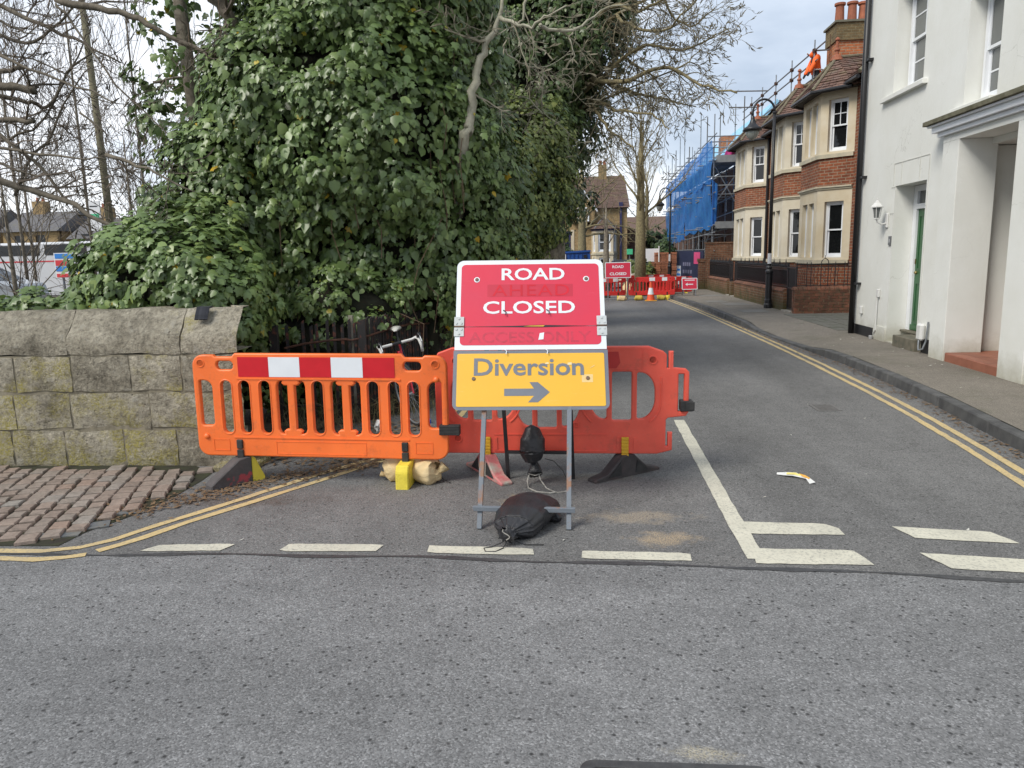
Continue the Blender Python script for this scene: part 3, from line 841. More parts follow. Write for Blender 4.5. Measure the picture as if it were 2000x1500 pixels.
# --- setts on the left
base = MB(); base.poly([(-9, 4.09, .004), (-3.62, 4.10, .004), (-3.24, 4.11, .004), (-3.22, 4.34, .004), (-3.10, 4.64, .004), (-3.02, 5.02, .004), (-3.01, 5.46, .004), (-3.03, 5.67, .004), (-3.3, 5.9, .004), (-9, 5.9, .004)])
SETTS = tag(base.build('sett_pavement', simple('sett_joint_soil', (.020, .016, .010), (.030, .034, .012), 9, .95, .4, 40)), kind='structure')
def in_poly(x, y, poly):
    c = False
    for i in range(len(poly)):
        (x0, y0), (x1, y1) = poly[i], poly[i - 1]
        if (y0 > y) != (y1 > y) and x < (x1 - x0) * (y - y0) / (y1 - y0) + x0: c = not c
    return c
SP = [(-5.6, 4.10), (-3.62, 4.12), (-3.30, 4.14), (-3.26, 4.36), (-3.14, 4.66), (-3.06, 5.02), (-3.06, 5.46), (-3.09, 5.72), (-5.6, 5.80)]
def sett_mesh(sx, sy, seed):
    rg = random.Random(seed)
    b = bmesh.new(); h = .022
    pts = [Vector((x * sx / 2 + rg.uniform(-.009, .009), y * sy / 2 + rg.uniform(-.009, .009), 0)) for x, y in ((-1, -1), (1, -1), (1, 1), (-1, 1))]
    bot = [b.verts.new((p.x, p.y, 0)) for p in pts]
    mid = [b.verts.new((p.x * .985, p.y * .985, h * .72)) for p in pts]
    top = [b.verts.new((p.x * .86, p.y * .86, h)) for p in pts]
    for lo_, hi_ in ((bot, mid), (mid, top)):
        for i in range(4): b.faces.new((lo_[i], lo_[(i + 1) % 4], hi_[(i + 1) % 4], hi_[i]))
    b.faces.new(top)
    m = bpy.data.meshes.new('sett'); b.to_mesh(m); b.free(); m.materials.append(M_SETT)
    return m
SM = [sett_mesh(.135 + .012 * (k % 3), .118 + .008 * (k % 4), k) for k in range(12)]
ang = R_(-71); ca, sa = math.cos(ang), math.sin(ang)
cnt = 0
for r in range(-18, 20):
    u = random.uniform(0, .1)
    while u < 4.4:
        du = random.uniform(.135, .175)
        lx = u - 2.2 + du / 2; ly = r * .124 + .006 * math.sin(u * 5 + r)
        x = -4.15 + lx * ca - ly * sa; y = 4.95 + lx * sa + ly * ca
        u += du
        if in_poly(x, y, SP) and cnt < 330:
            o = bpy.data.objects.new('sett', random.choice(SM)); COL.objects.link(o); o.parent = SETTS
            o.location = (x, y, .003 + random.uniform(-.003, .002)); o.rotation_euler = (random.uniform(-.03, .03), random.uniform(-.03, .03), ang + random.uniform(-.08, .08))
            o.scale = ((du - .030) / .147, .83 + random.uniform(-.06, .03), 1.25); cnt += 1
print('setts', cnt)
for (x, y, sx, sy, a) in ((-3.24, 4.45, .20, .13, .5), (-3.16, 4.72, .16, .10, .4), (-3.36, 4.28, .26, .10, .3)):
    f = MB(); f.box((-sx / 2, -sy / 2, 0), (sx / 2, sy / 2, .009), Matrix.Translation((x, y, .002)) @ Matrix.Rotation(a, 4, 'Z')); f.build('slate_patch', simple('blue_slate_patch', (.09, .10, .11), (.16, .155, .14), 10, .7, .3), SETTS)

# soil strip, verge behind the wall and fence
v = MB(); v.poly([(-40, 6.2, .02), (-3.0, 6.2, .02), (-2.6, 7.3, .02), (-2.15, 7.75, .02), (-1.72, 8.9, .02), (-1.52, 12, .02), (-1.5, 44, .02), (-40, 44, .02)])
tag(v.build('verge', M_SOIL), kind='structure')

def scatter_quads(name, n, fn, mat, smin, smax, z=.006, parent=None):
    """loose scraps lying on the ground, as one mass"""
    vs = []; fs = []
    for i in range(n):
        x, y, zz = fn()
        a = random.uniform(0, 6.28); s = random.uniform(smin, smax); w = s * random.uniform(.15, .6)
        t1, t2 = random.uniform(-.3, .5), random.uniform(-.2, .2)
        dx, dy = math.cos(a) * s, math.sin(a) * s; ex, ey = -math.sin(a) * w, math.cos(a) * w
        b = len(vs)
        vs += [(x - dx, y - dy, zz), (x + ex, y + ey, zz + abs(t2) * s), (x + dx, y + dy, zz + abs(t1) * s), (x - ex, y - ey, zz + .001)]
        fs.append((b, b + 1, b + 2, b + 3))
    me = bpy.data.meshes.new(name); me.from_pydata(vs, [], fs)
    return link(name, me, mat, parent, kind='stuff')
def f_left():
    t = random.random(); x = -3.3 + 1.9 * t; y = 4.42 + 1.55 * t + .25 * math.sin(t * 3)
    return x + random.gauss(0, .11), y + random.gauss(0, .10) + .12, .006 + random.uniform(0, .008)
tag(scatter_quads('leaf_litter', 1500, f_left, M_DEBRIS, .008, .03))
def f_under(): return random.uniform(-2.75, -1.6), random.uniform(5.9, 7.6), .008 + random.uniform(0, .01)
scatter_quads('leaf_litter', 1300, f_under, M_DEBRIS, .01, .04)
def f_kerb():
    y = random.uniform(5.5, 24); kx = np.interp(y, [k[1] for k in KERB[4:]], [k[0] for k in KERB[4:]])
    return kx - abs(random.gauss(0, .09)) - .01, y, .006 + random.uniform(0, .006)
scatter_quads('leaf_litter', 1500, f_kerb, M_DEBRIS, .008, .032)
M_CHIP = simple('pale_chip', (.55, .54, .5), (.4, .38, .33), 9, .8, 0)
scatter_quads('paper_scraps', 46, lambda: (random.uniform(-3, 3.4), random.uniform(4.2, 14), .006), M_CHIP, .006, .02)
scatter_quads('paper_scraps', 40, lambda: (random.uniform(4., 5.1), random.uniform(8, 17), .125), M_CHIP, .01, .03)

# ------------------------------------------------------------------ stone wall
WALL = thing('stone_wall', 'old lichen covered stone block wall with heavy sloping coping behind the cobbles', 'wall', (-4., 5.9, 0))
def wy(x): return 5.83 + .05 * math.cos((x + 3.7) * 1.1) - (.0 if x < -3.2 else .0)
core = MB(); core.prism([(x, wy(x) + .013, -.05) for x in [-9 + k * .15 for k in range(42)]] + [(-2.84, wy(-2.84) + .013, -.05), (-3.05, 6.32, -.05), (-9, 6.32, -.05)], (0, 0, 1.02)); core.build('mortar', M_MORTAR, WALL)
def stone_block(x0, x1, z0, z1, depth=.16, bulge=.014, seed=0, prof=None):
    rg = random.Random(seed); nx = max(3, int((x1 - x0) / .07)); nz = max(3, int((z1 - z0) / .07))
    b = bmesh.new(); V = {}
    ph = [rg.uniform(0, 6.28) for _ in range(6)]
    for i in range(nx + 1):
        for j in range(nz + 1):
            u, w = i / nx, j / nz
            x = x0 + (x1 - x0) * u; z = z0 + (z1 - z0) * w
            edge = min(u * (x1 - x0), (1 - u) * (x1 - x0), w * (z1 - z0), (1 - w) * (z1 - z0))
            y = wy(x) + (.012 * max(0, 1 - edge / .016) + .004 * math.sin(z * 31 + ph[5] + x * 6)) - bulge * (.5 + .5 * math.sin(x * 17 + ph[0]) * math.sin(z * 19 + ph[1])) + .006 * math.sin(x * 43 + ph[2]) * math.sin(z * 39 + ph[3]) + rg.uniform(-.003, .003)
            if prof: y += prof(z)
            if i in (0, nx): x += rg.uniform(-.005, .005)
            if j in (0, nz): z += .008 * math.sin(x * 9 + ph[4]) + rg.uniform(-.003, .003)
            V[i, j] = b.verts.new((x + 4., y - 5.9, z))
    for i in range(nx):
        for j in range(nz): b.faces.new((V[i, j], V[i + 1, j], V[i + 1, j + 1], V[i, j + 1]))
    rim = [V[i, 0] for i in range(nx + 1)] + [V[nx, j] for j in range(1, nz + 1)] + [V[i, nz] for i in range(nx - 1, -1, -1)] + [V[0, j] for j in range(nz - 1, 0, -1)]
    xe = x1 + 4. - .02
    back = [b.verts.new((v_.co.x - (.24 if prof else .09) * (v_.co.x > xe and x1 > -2.9), max(v_.co.y + .02, wy(v_.co.x - 4) - 5.9 + (depth if not prof else .46)), v_.co.z)) for v_ in rim]
    for i in range(len(rim)):
        k = (i + 1) % len(rim); b.faces.new((rim[k], rim[i], back[i], back[k]))
    b.faces.new(list(reversed(back)))
    bmesh.ops.recalc_face_normals(b, faces=b.faces[:])
    m = bpy.data.meshes.new('stone'); b.to_mesh(m); b.free()
    return smooth_by_angle(link('stone', m, M_STONE, WALL), 32)
PX = lambda px: -5.02 + px * .00462
rows = [((0.0, .325), [-470, -250, -100, 26, 127, 242, 346, 486]), ((.335, .645), [-500, -300, -120, 39, 146, 299, 482]),
        ((.655, .965), [-440, -280, -130, 48, 156, 268, 367, 480])]
sd = 1
for (z0, z1), js in rows:
    for a, b in zip(js[:-1], js[1:]):
        stone_block(PX(a) + .007, PX(b) - .007, z0 + .006, z1 - .006, bulge=random.choice((.003, .007, .011)), seed=sd); sd += 1
def cop(z):
    return 0 if z < 1.10 else (z - 1.10) * .75
for a, b in zip([-460, -200, 153, 369], [-200, 153, 369, 478]):
    o = stone_block(PX(a) + .004, PX(b) - .004, .975, 1.335, bulge=.012, seed=sd, prof=cop); o.name = 'coping_stone'; sd += 1
fb = MB(); fb.box((-3.05, 5.72, -.03), (-2.70, 6.1, .05)); fb.build('footing_stone', M_STONE, WALL, bevel=.015)
# black cloth left on the coping
ck = MB()
for k in range(6):
    z0, z1 = 1.345 - k * .022, 1.345 - (k + 1) * .022
cl = thing('black_cloth', 'small black folded cloth hung over the edge of the stone coping', 'cloth', (-3.13, 5.9, 1.35))
mb = MB(); W = .055
path = [(6.02, 1.356), (5.97, 1.352), (5.955, 1.325), (5.93, 1.29), (5.918, 1.262), (5.912, 1.255)]
for i in range(len(path) - 1):
    (y0, z0), (y1, z1) = path[i], path[i + 1]
    for k in range(4):
        xa, xb = -3.13 - W + 2 * W * k / 4, -3.13 - W + 2 * W * (k + 1) / 4
        f = lambda x, y: y - .008 * math.sin(x * 70)
        mb.quad((xa, f(xa, y0), z0), (xa, f(xa, y1), z1), (xb, f(xb, y1), z1), (xb, f(xb, y0), z0))
o = mb.build('folded_cloth', M_DARK_CLOTH, cl)
sd_ = o.modifiers.new('t', 'SOLIDIFY'); sd_.thickness = .012

# ------------------------------------------------------------------ diversion sign on its frame
SG = thing('road_sign', 'large scuffed ROAD CLOSED sign over a yellow Diversion plate on a leaning steel frame', 'road sign', (-.33, 4.95, 0))
SO = Vector((-.325, 4.83, .70)); SX = Vector((.9975, .062, -.012)).normalized(); SU = Vector((.055, .53, .97)); SH = 1.115; SW = 1.045
SMAT = basis(SO, SX, SU)          # x along the sign, y up the sign, z out of its face
def on_sign(z=0., x=0., s=0.): return SMAT @ Matrix.Translation((x, s * SH, z))
def plate(name, pts, z, mat, half=.0015, bevel=.0006, parent=SG):
    return put_mesh(name, curve_plate(pts, half, bevel), on_sign(z), mat, parent)
hw = SW / 2
plate('upper_plate', [rrect(-hw + .005, .539 * SH + .002, hw - .005, SH, (0, 0, .05, .05))], 0, M_SIGN_WHITE)
plate('red_panel', [rrect(-hw + .037, .539 * SH + .003, hw - .037, SH - .034, (0, 0, .03, .03))], .003, M_SIGN_RED, .0008, .0002)
plate('lower_flap', [rrect(-hw + .002, .385 * SH, hw - .002, .539 * SH - .003, .002)], .004, M_SIGN_WHITE)
plate('red_panel', [rrect(-hw + .037, .385 * SH + .034, hw - .037, .539 * SH - .003, (.03, .03, 0, 0))], .0065, M_SIGN_RED, .0008, .0002)
plate('diversion_plate', [rrect(-hw - .004, 0, hw + .004, .383 * SH, (.045, .045, .004, .004))], 0, M_SIGN_GREY)
plate('yellow_panel', [rrect(-hw + .022, .024, hw - .022, .383 * SH - .024, .012)], .003, M_SIGN_YELLOW, .0008, .0002)
# the sprung crease between the two red leaves: black plate painted as the gap's shade, yellow slip on top
plate('crease', [[(-hw + .10, .5385 * SH), (-.05, .536 * SH - .004), (.08, .535 * SH - .004), (hw - .12, .5385 * SH), (.06, .5385 * SH + .010), (-.1, .5385 * SH + .004)]], .0085, M_BLACK_PIPE, .0004, .0001)
plate('crease_slip', [[(-.05, .5385 * SH), (.09, .5365 * SH), (.10, .5385 * SH + .006), (.0, .5385 * SH + .004)]], .0093, M_SIGN_YELLOW, .0003, .0001)
def words(body, width, cap, x, s, mat, z, bold=.02, space=1.0, name='lettering'):
    return put_mesh(name, text_mesh(body, width, cap, bold, .0004, space), on_sign(z, x, s), mat, SG)
words('ROAD', .445, .094, .022, .858, M_SIGN_WHITE, .0052, .016)
plate('covered_word_patch', [rrect(-.30, .742 * SH, .30, .828 * SH, .003)], .0042, M_PATCH, .0003, .0001)
words('AHEAD', .54, .088, .005, .748, M_GHOST, .0052, .0, 1.1)
words('CLOSED', .640, .096, -.008, .627, M_SIGN_WHITE, .0052, .016)
words('ACCESS ONLY', .84, .080, -.005, .432, M_GHOST2, .0078, .014)
words('Diversion', .745, .128, -.012, .218, M_SIGN_GREY, .0052, .017)
plate('arrow', [[(-.178, .098), (.022, .098), (-.018, .0525), (.048, .0525), (.128, .1235), (.048, .1945), (-.008, .1945), (.022, .149), (-.178, .149)]], .0048, M_SIGN_GREY, .0005, .0001)
def disc(r, h, n=14):
    m = MB(); m.lathe([(r, 0), (r, h * .6), (r * .7, h), (.0005, h)], n); return m
for (x, s) in ((-.375, .862), (.395, .862)):
    o = disc(.021, .002); me = o.mesh('washer'); put_mesh('washer', me, on_sign(.0046, x, s), M_SIGN_WHITE, SG)
for (x, s, z) in ((-.375, .862, .006), (.395, .862, .006), (-.385, .198, .0046), (.385, .198, .0056)):
    put_mesh('bolt', disc(.013, .006).mesh('bolt'), on_sign(z, x, s), M_BOLT, SG)
plate('patch', [rrect(.345, .172 * SH, .42, .222 * SH, .002)], .0042, simple('pale_yellow_patch', (.78, .56, .24), None, 8, .5, 0), .0003, .0001)
for q in ([(.10, .362), (.125, .362), (.123, .376), (.102, .374)], [(.25, .352), (.28, .355), (.28, .375), (.252, .372)], [(.40, .325), (.43, .345), (.435, .353), (.41, .335)]):
    plate('tape_scrap', [[(x, s * .8 * SH) for x, s in q]], .0062, simple('tape_scrap', (.82, .66, .36), None, 8, .5, 0), .0003, .0001)
plate('torn_patch', [[(.055, .448 * SH), (.09, .452 * SH), (.095, .497 * SH), (.065, .492 * SH)]], .0082, M_SIGN_WHITE, .0003, .0001)
for sx in (-1, 1):
    for (s0, s1) in ((.545, .605), (.474, .534)):
        h = plate('hinge', [rrect(sx * (hw - .030) - .034, s0 * SH, sx * (hw - .030) + .034, s1 * SH, .004)], .0105, M_HINGE, .002, .0008)
        for (bx, bs) in ((-.018, .25), (.018, .25), (0, .75)) if s0 > .54 else ((-.018, .75), (.018, .75), (0, .25)):
            put_mesh('rivet', disc(.0075, .005, 10).mesh('rivet'), on_sign(.0125, sx * (hw - .030) + bx, s0 + (s1 - s0) * bs), M_HINGE, h)
    put_mesh('hinge_pin', MB().tube([(-.034, 0, 0), (.034, 0, 0)], .006, 8).mesh('hinge_pin'), on_sign(.013, sx * (hw - .030), .5395), M_BOLT, SG)
for (x, s) in ((-.175, .638), (.125, .640), (-.17, .378), (.11, .378)):
    p = [SMAT @ Vector((x + a, s * SH + b, c)) for a, b, c in ((-.012, .012, .009), (0, .002, .015), (.008, -.006, .013), (.004, -.03, .022))]
    MB().tube(p, .0035, 6).build('cable_tie', M_CABLETIE if s > .5 else M_SIGN_WHITE, SG)
# frame
bk = lambda x, s, z=-.022: SMAT @ Vector((x, s * SH, z))
def sqtube(a, b, w, hint=(1, 0, 0)):
    a = Vector(a); b = Vector(b); z = (b - a); L = z.length; z.normalize()
    x = Vector(hint); x = (x - z * x.dot(z)).normalized(); y = z.cross(x)
    M = Matrix(((x.x, y.x, z.x, a.x), (x.y, y.y, z.y, a.y), (x.z, y.z, z.z, a.z), (0, 0, 0, 1)))
    return MB().box((-w / 2, -w / 2, 0), (w / 2, w / 2, L), M)
LF = [((-.645, 4.475, 0), bk(-.285, .93)), ((-.075, 4.475, 0), bk(.285, .93))]
for a, b in LF: sqtube(a, b, .031).build('front_leg', M_RUSTFRAME, SG, bevel=.002)
sqtube((-.69, 4.512, .125), (-.035, 4.512, .118), .030, (0, 0, 1)).build('front_crossbar', M_RUSTFRAME, SG, bevel=.002)
for a, b in (((-.56, 5.56, 0), bk(-.25, .90, -.06)), ((-.055, 5.56, 0), bk(.26, .90, -.06))): sqtube(a, b, .028).build('rear_leg', M_BLACK_METAL, SG, bevel=.002)
sqtube((-.56, 5.524, .225), (-.05, 5.524, .22), .024, (0, 0, 1)).build('rear_crossbar', M_BLACK_METAL, SG)
for s in (.55, .2): sqtube(bk(-.3, s, -.018), bk(.3, s, -.018), .026, (0, 0, 1)).build('plate_rail', M_FRAME, SG)

# ------------------------------------------------------------------ plastic barriers
def pill(x, z0, z1, w): return rrect(x - w / 2, z0, x + w / 2, z1, w * .48, 5)
XZ = Matrix(((1, 0, 0, 0), (0, 0, -1, 0), (0, 1, 0, 0), (0, 0, 0, 1)))    # curve x,y -> world x,z ; thickness along y
def join_meshes(mes):
    b = bmesh.new()
    for m in mes: b.from_mesh(m)
    out = bpy.data.meshes.new('panel'); b.to_mesh(out); b.free(); return out
def barrier_foot(parent, x, kind, z0, rot, mats):
    """rubber foot with the upright peg that slots into the panel"""
    prof = {'wedge': [(-.29, 0), (-.29, .045), (-.06, .205), (.0, .215), (.045, .215), (.045, 0)],
            'stub': [(-.16, 0), (-.155, .15), (-.13, .20), (.05, .21), (.06, 0)],
            'wide': [(-.33, 0), (-.33, .028), (-.20, .055), (-.055, .18), (.055, .18), (.20, .055), (.33, .028), (.33, 0)]}[kind]
    w = {'wedge': .058, 'stub': .050, 'wide': .05}[kind]
    M = Matrix.Translation((x, 0, 0)) @ Matrix.Rotation(rot, 4, 'Z')
    f = MB(); f.prism([M @ Vector((-w, y, z)) for y, z in prof], M.to_3x3() @ Vector((2 * w, 0, 0)))
    o = f.build('foot', mats[0], parent, bevel=.008)
    if kind == 'wedge':
        b = MB(); b.prism([M @ Vector((-w * .98, y, z)) for y, z in ((.047, 0), (.047, .21), (.075, .20), (.15, .03), (.15, 0))], M.to_3x3() @ Vector((2 * w * .98, 0, 0)))
        b.build('toe', M_FOOT_YELLOW, o, bevel=.006)
    if kind == 'stub':
        b = MB(); b.prism([M @ Vector((-w * .9, y, z)) for y, z in ((.062, 0), (.062, .19), (.12, .18), (.33, .04), (.33, 0))], M.to_3x3() @ Vector((2 * w * .9, 0, 0)))
        b.build('tail', M_FOOT_YELLOW, o)
    if kind == 'wide':
        for sy in (-1, 1):
            for (a0, a1, b0, b1) in ((.07, .19, .035, .15),):
                r = MB()
                for sx in (-1, 1):
                    r.prism([M @ Vector((sx * (w + .001), sy * y, z)) for y, z in ((.07, .03), (.20, .03), (.185, .045), (.085, .13))], M.to_3x3() @ Vector((sx * .006, 0, 0)))
                r.build('web_panel', M_RUBBER, o)
    return o
def peg(parent, x, z0, z1, mat, y=-.03, w=.026):
    p = MB(); n = 5
    p.box((x - w, y - .008, z0), (x + w, y + .03, z0 + (z1 - z0) * .52))
    p.box((x - w * .92, y - .010, z0 + (z1 - z0) * .56), (x + w * .92, y + .02, z1))
    return p.build('peg', mat, parent, bevel=.005)

def slotted_barrier(name, label, mat, group, stripes, detail=True):
    t = thing(name, label, 'barrier', (0, 0, 0), group)
    out = rrect(0, 0, 2.0, .80, (.09, .09, .085, .085), 6)
    out = [p for p in out]
    # top edge dips at the hand holds
    top = [(1.83, .80), (1.815, .785), (1.68, .785), (1.655, .812), (.345, .812), (.32, .785), (.185, .785), (.17, .80)]
    i = max(k for k, p in enumerate(out) if p[0] > 1.5 and p[1] > .5)
    out = out[:i + 1] + top + out[i + 1:]
    holes = [rrect(.195, .685, .33, .752, .03, 4), rrect(1.67, .685, 1.805, .752, .03, 4),
             rrect(.045, .245, .148, .60, (.02, .03, .06, .015), 4), rrect(1.852, .245, 1.955, .60, (.03, .02, .015, .06), 4)]
    cs = (.263, .409, .572, .711, .853, .994, 1.141, 1.287, 1.428, 1.592, 1.741)
    for k, c in enumerate(cs):
        pz = pill(c, .185, .60, .084)
        if k in (3, 4, 6, 7):   # latch lugs bite into the corner of these slots
            s = 1 if k in (3, 6) else -1
            def rr(x0, z): return (x0, z)
            x0, x1 = c - .042, c + .042
            n_ = .026
            if s > 0: pz = [(x0 + .03, .185), (x1 - n_ - .012, .185), (x1 - n_ - .02, .205), (x1 - n_, .222), (x1, .222), (x1, .565), (x1 - n_, .565), (x1 - n_ - .02, .585), (x1 - n_ - .012, .60), (x0 + .03, .60), (x0 + .01, .588), (x0, .56), (x0, .225), (x0 + .01, .197)]
            else: pz = [(x1 - .03, .60), (x0 + n_ + .012, .60), (x0 + n_ + .02, .585), (x0 + n_, .565), (x0, .565), (x0, .222), (x0 + n_, .222), (x0 + n_ + .02, .205), (x0 + n_ + .012, .185), (x1 - .03, .185), (x1 - .01, .197), (x1, .225), (x1, .56), (x1 - .01, .588)]
        holes.append(pz)
    mes = [curve_plate([out] + holes, .024, .011, 2)]
    mes[0].transform(XZ)
    if detail:
        x = MB()
        # raised bands: top rail, bottom rail, hollow round end posts, small bosses
        x.box((.355, -.031, .60 + .012), (1.645, -.020, .622)); x.box((.30, -.030, .148), (1.70, -.02, .158))
        for px in (.022, 1.978): x.tube([(px, 0, .22), (px, 0, .63)], .026, 12, True)
        for (px, pz) in ((.078, .158), (1.92, .62)):
            x.lathe([(.022, 0), (.020, .012), (.012, .018), (.001, .019)], 12, Matrix.Translation((px, -.024, pz)) @ Matrix.Rotation(R_(90), 4, 'X'))
        for (px, pz) in ((.068, .735), (1.912, .735)):
            x.lathe([(.034, 0), (.034, .004), (.027, .005), (.022, -.004), (.001, -.004)], 16, Matrix.Translation((px, -.024, pz)) @ Matrix.Rotation(R_(90), 4, 'X'))
        for (x0, x1, z0, z1) in ((.13, .262, .045, .135), (.64, 1.36, .025, .125), (1.745, 1.88, .045, .135)):
            for q in ((x0, z0, x1, z0 + .004), (x0, z1 - .004, x1, z1), (x0, z0, x0 + .004, z1), (x1 - .004, z0, x1, z1)): x.box((q[0], -.027, q[1]), (q[2], -.02, q[3]))
        for k, c in enumerate(cs):      # soft lips round the slots
            if k in (3, 4, 6, 7): continue
            pts = [(p[0], -.0235, p[1]) for p in pill(c, .178, .607, .098)]
            x.tube(pts + [pts[0]], .0055, 6, False)
        mes.append(x.mesh('x'))
    me = join_meshes(mes)
    me.transform(Matrix.Translation((0, 0, .22)))
    put_mesh('panel', me, Matrix.Identity(4), mat, t, smooth_deg=38)
    for (x0, x1, m) in stripes:
        s = MB(); s.box((x0, -.0275, .22 + .632), (x1, -.0205, .22 + .785)); s.build('reflective_square', m, t)
    return t
OB = slotted_barrier('plastic_barrier', 'bright orange slotted plastic barrier with red and white reflective squares beside the stone wall', M_ORANGE, None,
                     [(.372 + .2466 * k, .372 + .2466 * (k + 1) - .0015, M_REFL_RED if k % 2 == 0 else M_REFL_WHITE) for k in range(5)])
barrier_foot(OB, .345, 'wedge', 0, R_(-38), [M_FOOT]); barrier_foot(OB, 1.663, 'stub', 0, 0, [M_FOOT_YELLOW])
peg(OB, .345, .19, .355, M_RUBBER); peg(OB, 1.663, .19, .355, M_RUBBER)
ck = MB(); ck.box((1.935, -.05, .42), (2.09, .012, .495)); 
for k in range(6): ck.box((1.937, -.054, .427 + k * .011), (2.088, -.049, .433 + k * .011))
ck.build('strap', M_RUBBER, OB, bevel=.004)
OB.location = (-2.995, 5.46, 0); OB.rotation_euler = (0, R_(.75), R_(-1.2))

# the red barrier behind the sign
RB = thing('plastic_barrier', 'faded red plastic barrier with rounded openings standing behind the leaning diversion sign', 'barrier', (0, 0, 0))
def dshape(x0, x1, z0, z1, side, n=8):
    """quarter-round opening, curved on one side"""
    w = x1 - x0; r = min(w * 1.0, (z1 - z0) / 2)
    pts = []
    rz = (z1 - z0) * .42
    cv = [(w * math.sin(t), rz * (1 - math.cos(t))) for t in [math.pi / 2 * k / n for k in range(n + 1)]]
    right = [(x0 + .012, z0)] + [(x0 + .02 + (w - .02) * math.sin(math.pi / 2 * k / n), z0 + rz * (1 - math.cos(math.pi / 2 * k / n))) for k in range(1, n + 1)] + \
            [(x0 + .02 + (w - .02) * math.sin(math.pi / 2 * k / n), z1 - rz * (1 - math.cos(math.pi / 2 * k / n))) for k in range(n, 0, -1)] + [(x0 + .012, z1), (x0, z1 - .012), (x0, z0 + .012)]
    if side > 0: return right
    return [(x0 + x1 - p[0], p[1]) for p in reversed(right)]
outl = [(0.03, 0), (1.72, 0), (1.78, .015), (1.835, .03), (1.835, .17), (1.80, .17), (1.80, .06), (1.785, .06), (1.785, .27), (1.80, .285), (1.935, .30), (1.955, .33), (1.955, .64), (1.93, .665), (1.835, .675), (1.835, .80), (1.80, .80), (1.80, .672), (1.785, .67), (1.785, .775), (1.76, .80), (1.65, .84), (.14, .84), (.03, .80), (0, .74), (0, .05)]
holes = [rrect(1.875, .335, 1.918, .625, .006, 2)]
for c, z0 in ((.365, .265), (.87, .205), (1.445, .265)):
    holes += [rrect(c - .072, z0, c + .078, .645, .014, 3), dshape(c + .118, c + .255, z0 + .01, .64, 1), dshape(c - .235, c - .112, z0 + .01, .64, -1)]
m0 = curve_plate([outl] + holes, .026, .010, 2); m0.transform(XZ)
x = MB()
for c in (.365, 1.44):
    for s in (-1, 1):
        pts = [(c + s * (.24 + .07 * math.sin(a)) if a > 0 else c + s * .24, -.027, .64 - .05 + .0 * a) for a in (0,)]
        arc = [(c + s * (.10 + .205 * math.sin(math.pi / 2 * k / 10)), -.026, .215 + .2 * (1 - math.cos(math.pi / 2 * k / 10))) for k in range(4, 11)] + [(c + s * .305, -.026, .60)]
        x.tube(arc, .007, 6)
for px in (.34, .46, 1.41, 1.54): x.box((px, -.032, .03), (px + .022, -.02, .13))
for (px, pz) in ((1.68, .735), (.17, .735), (.17, .12)):
    x.lathe([(.036, 0), (.036, .005), (.028, .006), (.022, -.004), (.001, -.004)], 16, Matrix.Translation((px, -.026, pz)) @ Matrix.Rotation(R_(90), 4, 'X'))
x.box((.46, -.030, .150), (1.34, -.02, .158)); x.box((.46, -.030, .02), (1.34, -.02, .027)); x.box((1.25, -.0295, .665), (1.58, -.02, .672)); x.box((1.22, -.0295, .66), (1.226, -.02, .82)); x.box((1.60, -.0295, .66), (1.606, -.02, .82))
x.tube([(1.085, -.028, .215), (1.085, -.028, .25), (1.115, -.028, .25), (1.115, -.028, .215), (1.085, -.028, .215)], .006, 6, False)
me = join_meshes([m0, x.mesh('x')]); me.transform(Matrix.Translation((0, 0, .185)))
put_mesh('panel', me, Matrix.Identity(4), M_RED, RB, smooth_deg=38)
s = MB(); s.prism([(1.27, -.0275, .852), (1.40, -.0275, .852), (1.435, -.0275, .90), (1.42, -.0275, .985), (1.27, -.0275, .985)], (0, .006, 0)); s.build('darker_patch', simple('fresher_red_plastic', (.50, .025, .02), None, 5, .45, 0), RB)
barrier_foot(RB, 1.475, 'wide', 0, R_(-53), [M_FOOT_DARK]); barrier_foot(RB, .40, 'wide', 0, R_(32), [M_FOOT_RED])
for px in (.40, 1.475):
    p = MB(); n = 6
    for k in range(n): p.box((px - .028, -.044, .165 + k * .0265), (px + .028, -.026, .165 + k * .0265 + .0225))
    p.box((px - .024, -.040, .16), (px + .024, -.02, .32)); p.build('peg', M_CLIP_YELLOW, RB, bevel=.003)
ck = MB(); ck.box((1.89, -.05, .525), (1.985, .04, .605)); ck.box((1.93, -.056, .53), (1.995, -.048, .60)); ck.build('strap', M_RUBBER, RB, bevel=.004)
RB.location = (-1.13, 5.66, 0); RB.rotation_euler = (0, R_(.3), R_(.3))

